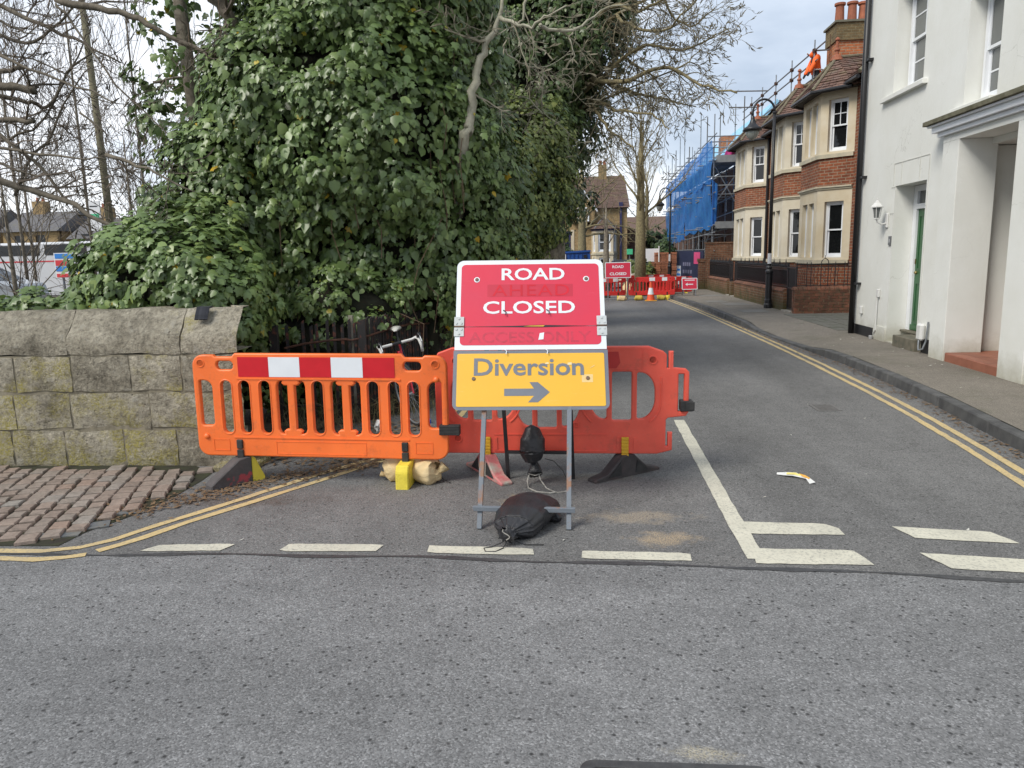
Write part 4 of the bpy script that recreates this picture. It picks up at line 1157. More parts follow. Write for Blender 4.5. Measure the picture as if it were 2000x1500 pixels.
# ------------------------------------------------------------------ bags
def bag_mesh(path, radii, seed=0, seg=44, pleat=None, floor=None, flat=1.0, flat_axis=None, vs_=1.0):
    """cloth bag: rings along a path, pleated where it is gathered, resting flat on the floor"""
    rg = random.Random(seed); path = [Vector(p) for p in path]
    # resample
    n = 42; T = [k / (n - 1) * (len(path) - 1) for k in range(n)]
    def at(arr, t):
        i = min(int(t), len(arr) - 2); f = t - i; f2 = f * f * (3 - 2 * f)
        return arr[i] * (1 - f2) + arr[i + 1] * f2
    ph = [rg.uniform(0, 6.28) for _ in range(8)]
    vs = []; fs = []; ref = None
    C_ = [at(path, t) for t in T]; RR = [at(radii, t) for t in T]; PL = [at(pleat, t) for t in T] if pleat else [0] * n
    for i in range(n):
        d = (C_[min(i + 1, n - 1)] - C_[max(i - 1, 0)]).normalized()
        a = Vector((0, 0, 1)).cross(d); a = a.normalized() if a.length > .05 else Vector((1, 0, 0)); b = d.cross(a)
        for k in range(seg):
            th = 2 * math.pi * k / seg
            lum = 1 + .06 * math.sin(2 * th + ph[0] + i * .11) + .04 * math.sin(3 * th + ph[1] - i * .2)
            pl = PL[i] * (.5 * math.sin(13 * th + ph[2] + .6 * math.sin(i * .3)) + .35 * math.sin(21 * th + ph[3]) + .25 * math.sin(7 * th + ph[4] + i * .1))
            fold = .012 * math.sin(i * .55 + 2 * math.sin(th + ph[5])) + .010 * math.sin(i * .9 + 3 * th + ph[6])
            r = RR[i] * (lum + pl + fold * (1 if RR[i] > .04 else .2))
            p = C_[i] + a * (r * math.cos(th) * (flat if flat_axis is None else 1)) + b * (r * math.sin(th) * vs_)
            if floor is not None and p.z < floor: p.z = floor + (.0015 * math.sin(k))
            vs.append(p)
    for i in range(n - 1):
        for k in range(seg): fs.append((i * seg + k, i * seg + (k + 1) % seg, (i + 1) * seg + (k + 1) % seg, (i + 1) * seg + k))
    fs.append(tuple(reversed(range(seg)))); fs.append(tuple((n - 1) * seg + k for k in range(seg)))
    m = MB(); m.add(vs, fs); return m
t = thing('sandbag', 'black polythene sandbag lying on the road over the front crossbar of the sign frame', 'sandbag', (-.42, 4.45, 0), 'black sandbags weighting the sign frame')
b = bag_mesh([(-.30, 4.86, .05), (-.30, 4.76, .065), (-.335, 4.60, .085), (-.375, 4.46, .08), (-.405, 4.345, .062), (-.425, 4.265, .065), (-.43, 4.235, .068)], [.06, .145, .155, .155, .125, .042, .020], 3, 60, [0, .02, .01, .02, .07, .26, .2], floor=.002, flat=1.08, vs_=.60)
b.build('bag', M_BAG_BLACK, t, smooth=True)
b = bag_mesh([(-.428, 4.25, .068), (-.433, 4.225, .070), (-.438, 4.20, .072)], [.018, .034, .052], 5, 40, [.2, .3, .35], floor=.002); b.build('gathered_mouth', M_BAG_BLACK, t, smooth=True)
MB().tube([(-.43, 4.22, .05), (-.47, 4.18, .03), (-.53, 4.165, .008), (-.575, 4.15, .006), (-.56, 4.10, .006), (-.50, 4.10, .006), (-.46, 4.15, .008), (-.435, 4.2, .04)], .0035, 5).build('drawstring', M_CABLETIE, t)
MB().tube([(-.40, 4.235, .02), (-.33, 4.21, .006), (-.22, 4.215, .005)], .003, 5).build('drawstring', M_CABLETIE, t)
MB().tube([(-.445 + .022 * math.sin(k * .9), 4.193, .040 + .011 * k) for k in range(7)], .0035, 5).build('mouth_hem', M_STRING, t)
cf = bag_mesh([(-.22, 4.66, .03), (-.17, 4.63, .03), (-.135, 4.60, .025)], [.05, .04, .018], 9, 20, [0, .05, .1], floor=.002); cf.build('bag_corner', M_BAG_BLACK, t, smooth=True)

t = thing('sandbag', 'black polythene sandbag hanging from the rear crossbar under the diversion sign', 'sandbag', (-.36, 5.50, .2), 'black sandbags weighting the sign frame')
b = bag_mesh([(-.365, 5.50, .435), (-.362, 5.48, .41), (-.36, 5.46, .34), (-.36, 5.455, .26), (-.355, 5.46, .19), (-.35, 5.465, .165), (-.348, 5.465, .155)], [.02, .062, .098, .100, .070, .026, .02], 11, 48, [0, .02, .02, .03, .09, .25, .2])
b.build('bag', M_BAG_BLACK, t, smooth=True)
b = bag_mesh([(-.348, 5.465, .165), (-.345, 5.455, .13), (-.342, 5.44, .085), (-.34, 5.43, .075)], [.02, .034, .052, .05], 13, 40, [.2, .2, .2, .25]); b.build('gathered_mouth', M_BAG_BLACK, t, smooth=True)
MB().tube([(-.39, 5.42, .082), (-.34, 5.40, .074), (-.295, 5.42, .083)], .004, 5).build('mouth_hem', M_STRING, t)
MB().tube([(-.385, 5.43, .08), (-.40, 5.40, .03), (-.385, 5.30, .008), (-.32, 5.22, .006), (-.22, 5.19, .006), (-.17, 5.21, .006)], .0055, 5).build('drawstring', M_STRING, t)
MB().tube([(-.315, 5.43, .08), (-.30, 5.40, .04), (-.25, 5.30, .007), (-.20, 5.22, .010), (-.165, 5.20, .006), (-.10, 5.235, .005)], .005, 5).build('drawstring', M_STRING, t)
MB().tube([(-.27, 5.46, .19), (-.2, 5.46, .17), (-.13, 5.44, .1), (-.11, 5.44, .05)], .003, 5).build('loose_cord', M_CABLETIE, t)

t = thing('sandbag', 'tan cloth sandbag slumped over the yellow foot of the orange barrier', 'sandbag', (-1.33, 5.55, 0))
b = bag_mesh([(-1.385, 5.58, .17), (-1.405, 5.55, .13), (-1.455, 5.52, .085), (-1.50, 5.51, .055), (-1.525, 5.505, .045)], [.03, .085, .105, .08, .02], 21, 40, [.0, .02, .02, .06, .2], floor=.002)
b.build('left_lobe', M_BAG_TAN, t, smooth=True)
b = bag_mesh([(-1.25, 5.58, .18), (-1.235, 5.54, .15), (-1.195, 5.49, .10), (-1.15, 5.46, .07), (-1.105, 5.46, .07), (-1.085, 5.465, .085)], [.03, .08, .118, .112, .055, .022], 22, 44, [.0, .02, .02, .04, .16, .2], floor=.002)
b.build('right_lobe', M_BAG_TAN, t, smooth=True)
b = bag_mesh([(-1.09, 5.465, .082), (-1.07, 5.47, .10), (-1.04, 5.48, .13)], [.018, .028, .040], 23, 28, [.2, .25, .3]); b.build('gathered_mouth', M_BAG_TAN, t, smooth=True)
b = bag_mesh([(-1.52, 5.505, .045), (-1.54, 5.50, .048), (-1.56, 5.50, .055)], [.012, .018, .024], 24, 20, [.2, .25, .3]); b.build('gathered_mouth', M_BAG_TAN, t, smooth=True)
MB().tube([(-1.07, 5.5, .12), (-1.04, 5.5, .14), (-1.02, 5.51, .125), (-1.03, 5.51, .10), (-1.06, 5.5, .095)], .002, 5).build('tie', M_STRING, t)
MB().tube([(-1.09, 5.48, .05), (-1.04, 5.44, .02), (-.99, 5.42, .006)], .003, 5).build('tie', M_CABLETIE, t)

# litter
t = thing('litter', 'twisted white and yellow strip of torn tape lying on the empty street', 'litter', (1.6, 5.55, 0))
def strip(pts, w, mat, nm):
    m = MB(); P = [Vector(p) for p in pts]
    for i in range(len(P) - 1):
        d = (P[i + 1] - P[i]); d.z = 0; d.normalize(); nn = Vector((-d.y, d.x, 0))
        a, b_ = w[i], w[i + 1]
        m.quad(P[i] - nn * a, P[i + 1] - nn * b_, P[i + 1] + nn * b_ + Vector((0, 0, .01)), P[i] + nn * a + Vector((0, 0, .012)))
    return m.build(nm, mat, t)
strip([(1.51, 5.68, .006), (1.56, 5.655, .012), (1.62, 5.62, .02), (1.67, 5.575, .012)], [.006, .026, .03, .008], M_PLASTIC_WHITE, 'white_tape')
strip([(1.57, 5.635, .02), (1.62, 5.612, .027), (1.66, 5.58, .02)], [.006, .010, .004], simple('yellow_tape', (.72, .62, .18), None, 9, .4, 0), 'yellow_print')
strip([(1.665, 5.58, .012), (1.69, 5.52, .02), (1.705, 5.44, .006)], [.008, .010, .022], M_PLASTIC_WHITE, 'white_tape')
strip([(1.66, 5.63, .016), (1.675, 5.565, .024), (1.70, 5.50, .022)], [.004, .008, .005], simple('orange_tape_edge', (.75, .40, .08), None, 9, .4, 0), 'orange_print')
t = thing('paper_scrap', 'small torn white paper scrap beside the left foot of the orange barrier', 'litter', (-2.62, 5.42, 0))
m = MB(); m.add([(-2.70, 5.36, .006), (-2.62, 5.40, .006), (-2.585, 5.50, .05), (-2.64, 5.485, .035)], [(0, 1, 2, 3)]); m.build('paper', M_PLASTIC_WHITE, t)
t = thing('plastic_bag', 'crumpled white plastic scrap in the weeds below the black fence', 'litter', (-2.0, 7.1, 0))
b = bag_mesh([(-2.05, 7.1, .05), (-2.0, 7.1, .06), (-1.95, 7.1, .04)], [.01, .07, .01], 31, 20, [.3, .4, .3], floor=.003); b.build('plastic', M_PLASTIC_WHITE, t)
t = thing('bottle_cap', 'small blue plastic cap beside the front wheel of the bicycle', 'litter', (-1.58, 7.35, 0))
m = MB(); m.lathe([(.03, 0), (.03, .04), (.02, .05), (.001, .05)], 12, Matrix.Translation((-1.585, 7.5, .0))); m.build('cap', simple('blue_cap', (.02, .12, .55), None, 5, .4, 0), t)

# ------------------------------------------------------------------ fence
FN = thing('picket_fence', 'leaning black painted iron fence with a bent rusty rail in front of the ivy', 'fence', (-2.3, 7.7, 0))
FP = [Vector((-3.25, 7.50)), Vector((-2.30, 7.66)), Vector((-1.86, 8.85)), Vector((-1.62, 10.2)), Vector((-1.58, 13.)), Vector((-1.55, 20.))]
def picket(p, d, h, w, th, lean, nm='picket'):
    n = Vector((-d.y, d.x))
    m = MB(); tip = h - random.uniform(0, .03)
    a = p + d * lean
    vs = []
    for (q, z) in ((p, 0.), (a, tip)):
        for sx, sy in ((-1, -1), (1, -1), (1, 1), (-1, 1)):
            v_ = q + d * (sx * w / 2) + n * (sy * th / 2); vs.append((v_.x, v_.y, z + (.012 * sx if z else 0)))
    m.add(vs, [(0, 3, 2, 1), (4, 5, 6, 7), (0, 1, 5, 4), (1, 2, 6, 5), (2, 3, 7, 6), (3, 0, 4, 7)])
    return m.build(nm, M_PICKET, FN)
d = (FP[1] - FP[0]).normalized()
for k, s in enumerate((.20, .36, .44, .52, .60, .68, .76, .83, .90)):
    picket(FP[0] + d * s, d, 1.08 + .02 * math.sin(k * 2), .032, .012, random.uniform(-.02, .02))
picket(FP[0] + d * .06, d, 1.05, .085, .085, 0, 'post'); picket(FP[1] + d * .01, d, 1.10, .085, .085, 0, 'post')
pp = MB(); pp.box((-2.43, 7.66, 0), (-2.385, 7.70, 1.13)); pp.build('stone_post', simple('mossy_pale_post', (.10, .10, .045), (.34, .32, .27), 5, .9, .3), FN)
d = (FP[2] - FP[1]).normalized(); L = (FP[2] - FP[1]).length; n = 22
for k in range(n): picket(FP[1] + d * (.08 + (L - .1) * k / n), d, 1.10 + .01 * math.sin(k), .040, .012, random.uniform(-.012, .012))
picket(FP[2], d, 1.13, .07, .07, 0, 'post')
d = (FP[3] - FP[2]).normalized(); L = (FP[3] - FP[2]).length; n = 22
for k in range(n): picket(FP[2] + d * (.08 + (L - .1) * k / n), d, 1.10, .052, .012, random.uniform(-.01, .01))
for i in (3, 4):
    d = (FP[i + 1] - FP[i]).normalized(); L = (FP[i + 1] - FP[i]).length; n = int(L / .13)
    for k in range(n): picket(FP[i] + d * (L * k / n), d, 1.10, .10, .012, 0)
MB().tube([(-3.05, 7.42, .82), (-2.85, 7.47, .86), (-2.6, 7.52, .885), (-2.44, 7.56, .89), (-2.38, 7.58, .875), (-2.26, 7.66, .90), (-2.1, 8.1, .945), (-1.95, 8.5, .955), (-1.81, 8.82, .93), (-1.70, 9.3, .94), (-1.57, 10.1, .96)], .012, 6).build('bent_rail', M_RUST, FN)
for (a, b, z) in ((1, 2, .18), (2, 3, .18), (0, 1, .18), (2, 3, .95)):
    MB().tube([(*FP[a], z), (*FP[b], z)], .014, 6).build('rail', M_BLACK_METAL, FN)

# ------------------------------------------------------------------ bicycle (front wheel turned, seen from in front)
BK = thing('bicycle', 'red road bicycle with white saddle and white drop handlebar leaning on the black fence', 'bicycle', (0, 0, 0))
M_BIKE_RED = simple('red_bicycle_paint', (.50, .015, .03), None, 5, .3, 0, coat=.4)
M_BIKE_BLUE = simple('dark_blue_tube', (.03, .06, .16), None, 5, .3, 0)
M_TAPE = simple('white_bar_tape', (.62, .62, .60), (.5, .5, .48), 30, .6, .2, 90)
def wheel(c, ang, tyre_mat):
    root = MB(); M = Matrix.Translation(c) @ Matrix.Rotation(ang, 4, 'Z')
    ring = [M @ Vector((0, .33 * math.cos(a), .33 * math.sin(a))) for a in [2 * math.pi * k / 40 for k in range(41)]]
    w = root.tube(ring, .014, 8, False).build('wheel', tyre_mat, BK, smooth=True)
    r2 = MB(); r2.tube([M @ Vector((0, .31 * math.cos(a), .31 * math.sin(a))) for a in [2 * math.pi * k / 40 for k in range(41)]], .009, 6, False)
    r2.build('rim', M_STEEL, w, smooth=True)
    sp = MB()
    for k in range(20):
        a = 2 * math.pi * k / 20; sp.tube([M @ Vector((.02 * (-1) ** k, 0, 0)), M @ Vector((0, .31 * math.cos(a), .31 * math.sin(a)))], .0012, 4)
    sp.tube([M @ Vector((-.05, 0, 0)), M @ Vector((.05, 0, 0))], .015, 8); sp.build('spokes', M_STEEL, w, kind='stuff')
# local: forward = -Y, ground z=0
wheel((0, -.52, .34), R_(24), M_TYRE); wheel((0, .48, .34), 0, simple('grey_tyre', (.10, .10, .105), None, 6, .8, 0))
hd, hd2, bb, st_, ra = (0, -.36, .78), (0, -.40, .62), (0, .05, .28), (0, .20, .80), (0, .48, .34)
fr = MB()
for a, b in ((hd, st_), (hd2, bb), (bb, st_), (hd, hd2)): fr.tube([a, b], .017, 8)
fr.build('frame', M_BIKE_RED, BK)
s2 = MB()
for sx in (-.05, .05): s2.tube([(sx * .3, .20, .76), (sx, *ra[1:])], .008, 6); s2.tube([(sx * .3, .05, .28), (sx, *ra[1:])], .008, 6)
s2.build('stays', M_BIKE_BLUE, BK)
fk = MB()
for sx in (-.05, .05): fk.tube([(sx * .6, -.40, .62), (sx, -.43, .55), (sx, -.52, .34)], .010, 6)
fk.build('fork', M_BIKE_RED, BK)
MB().tube([st_, (0, .24, .94)], .013, 8).build('seat_post', M_BLACK_METAL, BK)
sd = MB(); sd.tube([(0, .02, .955), (0, .10, .96), (0, .20, .965), (0, .27, .965), (0, .30, .955)], [.018, .024, .045, .068, .03], 12)
o = sd.build('saddle', simple('white_saddle', (.66, .66, .62), (.55, .55, .52), 9, .45, 0), BK, smooth=True)
for v_ in o.data.vertices: v_.co.z = .955 + (v_.co.z - .955) * .45
MB().tube([hd, (0, -.375, .86), (0, -.42, .87)], .016, 8).build('stem', M_BLACK_METAL, BK)
hb = Matrix.Translation((0, -.43, .87)) @ Matrix.Rotation(R_(18), 4, 'Z')
bar = [hb @ Vector(p) for p in ((-.21, -.13, -.13), (-.21, -.14, -.06), (-.21, -.10, 0.), (-.205, -.03, .015), (-.17, 0, .0), (0, 0, 0), (.17, 0, 0), (.205, -.03, .015), (.21, -.10, 0.), (.21, -.14, -.06), (.21, -.13, -.13))]
MB().tube(bar, .0155, 8).build('handlebar', M_TAPE, BK, smooth=True)
MB().tube([hb @ Vector((-.05, 0, 0)), hb @ Vector((.05, 0, 0))], .017, 8).build('bar_clamp', M_BLACK_METAL, BK)
for sx in (-.21, .21):
    MB().tube([hb @ Vector((sx, -.09, .02)), hb @ Vector((sx, -.14, .05)), hb @ Vector((sx, -.155, .02))], [.018, .022, .012], 8).build('brake_hood', M_BLACK_METAL, BK, smooth=True)
    MB().tube([hb @ Vector((sx, -.15, .04)), hb @ Vector((sx, -.19, -.02)), hb @ Vector((sx, -.17, -.09))], .006, 6).build('brake_lever', M_STEEL, BK)
BK.location = (-1.80, 7.89, 0); BK.rotation_euler = (0, R_(-11), R_(13))

# ------------------------------------------------------------------ white stuccoed house
WH = thing('white_house', 'white stuccoed town house with green front door, tall sash windows and deep porch', 'house', (5.17, 11, 0))
XF, YE = 5.17, 14.62
Wm = MB()
U = lambda y: YE - y
face_wall(Wm, (XF, YE), (XF, 11.22), .12, 8.2, .45, [(U(13.90 - .55), U(12.26), 4.16, 5.75), (U(13.02), U(11.90), .14, 2.68)])
face_wall(Wm, (XF, 11.22), (XF, 3.0), 3.18, 8.2, .45, [(11.22 - 10.98, 11.22 - 10.16, 3.54, 4.95), (11.22 - 8.7, 11.22 - 7.9, 3.54, 4.95)])
Wm.box((XF + .46, YE - .012, .12), (9.5, YE, 8.2)); Wm.box((XF + .46, YE - .02, .12), (XF + .60, YE - .012, 8.2))
Wm.build('wall', M_STUCCO, WH)
FH = frame_of((XF, YE), (XF, 3.0))
roof = MB(); roof.box((XF - .1, 3, 8.2), (9.6, YE + .1, 8.35)); roof.build('parapet', M_STUCCO, WH)
sash_window(WH, FH, U(13.30), U(12.30), 4.20, 5.72, .20, M_WHITE_WOOD, M_GLASS_GREY, (2, 2), (2, 2), .055, .022, None, M_CURTAIN)
sash_window(WH, FH, U(10.95), U(10.19), 3.57, 4.92, .20, M_WHITE_WOOD, M_GLASS_GREY, (2, 1), (1, 2), .055, .022, None, M_CURTAIN)
sash_window(WH, FH, U(8.67), U(7.93), 3.57, 4.92, .20, M_WHITE_WOOD, M_GLASS_GREY, (2, 1), (1, 2), .055, .022, None, M_CURTAIN)
for (y0, y1, z) in ((13.70, 12.10, 4.16), (11.22, 10.18, 3.54), (8.8, 7.8, 3.54)):
    s = MB(); s.box((XF - .075, y1, z - .075), (XF + .30, y0, z - .001)); s.build('sill', M_STUCCO, WH, bevel=.006)
# door recess
dz0, dz1 = .33, 2.67
db = MB(); db.box((XF + .46, 11.85, .1), (XF + .50, 13.1, 2.75)); db.build('recess_back', M_STUCCO, WH)
fr = MB(); FX = XF + .30
fr.box((FX, 12.885, dz0), (FX + .09, 13.015, dz1)); fr.box((FX, 11.905, dz0), (FX + .09, 12.035, dz1)); fr.box((FX, 12.035, dz1 - .09), (FX + .09, 12.885, dz1)); fr.box((FX, 12.035, 2.30), (FX + .09, 12.885, 2.38))
fr.build('door_frame', M_WHITE_WOOD, WH)
g = MB(); g.box((FX + .04, 12.035, 2.38), (FX + .05, 12.885, dz1 - .09)); g.build('fanlight', M_GLASS_GREY, WH)
dr = MB(); dr.box((FX + .035, 12.037, dz0 + .015), (FX + .08, 12.883, 2.298))
for (y0, y1, z0, z1) in ((12.13, 12.42, 1.35, 2.18), (12.50, 12.79, 1.35, 2.18), (12.13, 12.42, .50, 1.10), (12.50, 12.79, .50, 1.10)):
    dr.box((FX + .025, y0 - .015, z0 - .015), (FX + .036, y1 + .015, z0)); dr.box((FX + .025, y0 - .015, z1), (FX + .036, y1 + .015, z1 + .015))
    dr.box((FX + .025, y0 - .015, z0), (FX + .036, y0, z1)); dr.box((FX + .025, y1, z0), (FX + .036, y1 + .015, z1)); dr.box((FX + .030, y0 + .05, z0 + .05), (FX + .036, y1 - .05, z1 - .05))
dr.box((FX + .01, 12.037, dz0 + .015), (FX + .036, 12.883, dz0 + .10))
dr_ = dr.build('door', M_GREEN_DOOR, WH)
k = MB(); k.lathe([(.028, 0), (.028, .015), (.02, .03), (.001, .04)], 12, Matrix.Translation((FX + .035, 12.82, 1.28)) @ Matrix.Rotation(R_(-90), 4, 'Y')); k.build('knob', M_BRASS, dr_)
k = MB(); k.box((FX + .02, 12.86, 1.42), (FX + .035, 12.875, 1.50)); k.build('lock', M_BRASS, dr_)
s = MB(); s.box((XF - .10, 11.74, .10), (XF + .45, 12.52, .30)); s.box((XF + .2, 11.92, .30), (XF + .40, 13.0, .335)); s.build('doorstep', M_WOOD_STEP, WH, bevel=.01)
# incised block lines over the door
q = MB(); e = XF - .006
for (y0, y1, z0, z1) in ((11.84, 13.10, 3.035, 3.047), (13.088, 13.10, 2.70, 3.035), (11.84, 11.852, .6, 3.035), (12.80, 12.812, 2.70, 3.035), (12.15, 12.162, 2.70, 3.035), (11.852, 11.90, 2.30, 2.312), (11.852, 11.90, 1.85, 1.862), (13.02, 13.16, 2.66, 2.672), (13.02, 13.16, 2.24, 2.252)):
    q.box((e, y0, z0), (XF + .001, y1, z1))
q.build('block_joint', simple('raised_joint_stucco', (.62, .62, .57), None, 5, .8, 0), WH)
# black plinth, vents and pipes
p = MB(); p.box((XF - .010, 13.60, .10), (XF - .002, YE - .12, .30)); p.build('plinth', M_BLACK_PIPE, WH); p = MB(); p.box((XF - .010, 11.22, .10), (XF - .002, 11.70, .33)); p.build('plinth', M_BLACK_PIPE, WH)
p = MB(); p.box((XF - .02, 13.05, .10), (XF + .0, 13.55, .36)); p.build('plinth', M_STUCCO, WH)
dp = MB(); dp.tube([(XF - .075, 14.45, .12), (XF - .075, 14.45, 8.1)], .052, 12); dpo = dp.build('downpipe', M_BLACK_PIPE, WH, smooth=True)
for z in (1.05, 2.95, 4.95, 6.9):
    b = MB(); b.box((XF - .09, 14.27, z - .02), (XF, 14.40, z + .02)); b.build('bracket', M_BLACK_PIPE, dpo)
for (y, z) in ((13.40, .92), (14.14, .58)):
    b = MB(); b.box((XF - .045, y - .04, z - .07), (XF - .001, y + .04, z + .07)); b.build('vent_cover', M_PLASTIC_WHITE, WH, bevel=.01)
MB().tube([(XF - .03, 13.42, .85), (XF - .03, 13.42, .28), (XF - .03, 13.50, .22)], .014, 8).build('waste_pipe', M_PLASTIC_WHITE, WH)
m = MB(); m.lathe([(.03, 0), (.035, .05), (.03, .06), (.001, .06)], 10, Matrix.Translation((XF - .07, 13.50, .12))); m.build('pipe_cap', simple('grey_pipe_cap', (.4, .4, .4), None, 5, .6, 0), WH)
b = MB(); b.box((XF - .085, 11.57, .30), (XF - .005, 11.74, .56)); b.build('meter_box', M_PLASTIC_WHITE, WH, bevel=.03)
MB().tube([(XF - .07, 11.64, .31), (XF - .08, 11.62, .22), (XF - .10, 11.56, .17), (XF - .07, 11.50, .19), (XF - .04, 11.48, .30), (XF - .03, 11.46, .6)], .014, 8).build('cable', M_STEEL, WH)
MB().tube([(XF - .02, 11.40, .2), (XF - .02, 11.39, 3.0)], .010, 6).build('cable', M_STUCCO, WH)
pq = MB(); pq.box((XF - .02, 13.04, 1.73), (XF - .001, 13.13, 1.88)); pq.build('number_plate', simple('slate_plaque', (.16, .165, .17), None, 5, .5, 0), WH)
put_mesh('number', text_mesh('1', .018, .06, .02, .0005), basis((XF - .021, 13.085, 1.775), (0, -1, 0), (0, 0, 1)), M_WHITE_PRINT, WH)
# wall lantern
LN = thing('wall_lantern', 'white coach lantern with clear panes on a bracket beside the green door', 'lantern', (XF, 13.30, 2.2))
b = MB(); b.box((XF - .03, 13.20, 2.02), (XF - .001, 13.30, 2.26)); b.build('back_plate', M_PLASTIC_WHITE, LN, bevel=.01)
MB().tube([(XF - .02, 13.25, 2.10), (XF - .10, 13.25, 2.08), (XF - .17, 13.25, 2.12), (XF - .18, 13.25, 2.17)], .012, 8).build('arm', M_PLASTIC_WHITE, LN)
TL = Matrix.Translation((XF - .18, 13.25, 2.17)) @ Matrix.Scale(.84, 4)
m = MB(); m.lathe([(.03, -.01), (.06, 0), (.06, .02), (.02, .02)], 6, TL); m.build('base', M_PLASTIC_WHITE, LN)
m = MB(); m.lathe([(.055, .02), (.085, .23)], 6, TL, False); m.build('glass', NT('lantern_glass').m if False else M_GLASS_GREY, LN)
for k in range(6):
    a = math.pi / 3 * k; MB().tube([TL @ Vector((.058 * math.cos(a), .058 * math.sin(a), .02)), TL @ Vector((.088 * math.cos(a), .088 * math.sin(a), .235))], .007, 5).build('glazing_bar', M_PLASTIC_WHITE, LN)
m = MB(); m.lathe([(.12, .225), (.115, .25), (.05, .32), (.045, .34), (.012, .36), (.012, .40), (.001, .41)], 6, TL); m.build('cap', M_PLASTIC_WHITE, LN)
# porch
PF = 5.05
pm = MB(); pm.box((PF, 10.76, .115), (PF + .50, 11.20, 3.10)); pm.build('porch_pier', M_STUCCO, WH, bevel=.004)
pm = MB(); pm.box((PF, 8.88, .115), (PF + .50, 9.40, 3.10)); pm.build('porch_pier', M_STUCCO, WH, bevel=.004)
pm = MB(); pm.box((PF, 8.88, 3.102), (XF + .46, 11.20, 3.19)); pm.build('porch_lintel', M_STUCCO, WH)
pm = MB(); pm.box((PF + .501, 10.93, .115), (PF + 1.599, 11.19, 3.02)); pm.box((PF + 1.6, 8.8, .115), (PF + 1.65, 11.2, 3.1)); pm.box((PF + .5, 8.9, 3.03), (PF + 1.7, 11.2, 3.12)); pm.box((PF + .42, 8.9, 3.02), (PF + .5, 11.2, 3.1)); pm.box((PF + .5, 8.9, .115), (PF + 1.6, 8.95, 3.1)); pm.build('porch_inner_wall', M_STUCCO, WH)
st = MB(); st.box((PF + .02, 9.402, .10), (PF + .50, 10.758, .235)); st.box((PF + .501, 9.0, .10), (PF + 1.598, 10.929, .235)); st.build('tiled_step', M_QUARRY, WH, bevel=.008)
for j in range(5):
    for i in range(3):
        t_ = MB(); t_.box((PF + .03 + i * .155, 9.41 + j * .27, .235), (PF + .03 + i * .155 + .150, 9.41 + j * .27 + .265, .2385)); t_.build('quarry_tile', M_QUARRY, WH)
pr = MB(); pr.box((PF + .012, 8.4, .115), (XF + .46, 8.878, 3.1)); pr.box((XF, 3.0, .115), (XF + .46, 8.4, 3.18)); pr.build('side_wall', M_STUCCO, WH)
for (dx, z0, z1, mm) in ((.05, 3.192, 3.25, M_WHITE_WOOD), (.10, 3.252, 3.33, M_WHITE_WOOD), (.14, 3.332, 3.362, M_WHITE_WOOD), (.18, 3.364, 3.425, simple('lichened_slab', (.17, .16, .11), (.09, .085, .05), 9, .95, .5))):
    c = MB(); c.box((PF - dx, 8.7, z0), (XF - .001, 11.22 + dx * 1.4, z1)); c.build('cornice', mm, WH, bevel=.004)

# ------------------------------------------------------------------ brick terrace with canted bays
TH = thing('brick_terrace', 'red brick terrace with canted stone bay windows, clay tile roofs and a tall chimney', 'house', (6.85, 24, 0))
XM, XB = 6.85, 6.2
BAYS = [(20.49, 22.03, M_BATH), (23.83, 25.44, M_BATH_PALE), (28.98, 31.0, M_BATH_PALE)]
CA = .63
wm = MB()
for (y0, y1) in ((19.0, 19.86), (22.66, 23.20), (26.07, 28.35), (31.63, 33.0)):
    ops = [(y1 - 27.9, y1 - 27.05, .15, 2.3)] if y0 == 26.07 else []
    face_wall(wm, (XM, y1), (XM, y0), .1, 5.75, .3, ops)
wm.box((XM + .31, 19.0, .1), (11.5, 19.2, 5.7)); wm.box((XM + .31, 32.8, .1), (11.5, 33.0, 5.7)); wm.box((XM + .8, 19.2, .1), (XM + .9, 32.8, 5.6))
wm.build('wall', M_BRICK, TH)
rdoor = MB(); rdoor.box((XM + .2, 27.05, .15), (XM + .28, 27.9, 2.3)); rdoor.build('door', simple('dark_terrace_door', (.05, .03, .025), None, 6, .5, 0), TH)
M_STRING = simple('string_course_stone', (.52, .46, .34), (.40, .37, .28), 5, .9, .3, 50, coord='pos')
M_GUTTER = M_BLACK_PIPE
M_HIP = simple('lichened_hip_tile', (.14, .11, .08), (.19, .17, .11), 9, .9, .3)
def offset_poly(pts, d):
    out = []
    for i, p in enumerate(pts):
        p = Vector(p); a = (p - Vector(pts[i - 1])) if i else (Vector(pts[1]) - p); b = (Vector(pts[i + 1]) - p) if i < len(pts) - 1 else a
        a.normalize(); b.normalize(); na, nb = Vector((a.y, -a.x)), Vector((b.y, -b.x)); n = (na + nb).normalized()
        out.append(p + n * (d / max(.3, n.dot(na))))
    return out
def band(pts, z0, z1, d, mat, name, parent, inner=.06):
    o = offset_poly(pts, d); i = offset_poly(pts, -inner)
    m = MB()
    for k in range(len(pts) - 1):
        a, b, c, e_ = o[k], o[k + 1], i[k + 1], i[k]
        m.prism([(*a, z0), (*e_, z0), (*c, z0), (*b, z0)], (0, 0, z1 - z0))
    return m.build(name, mat, parent)
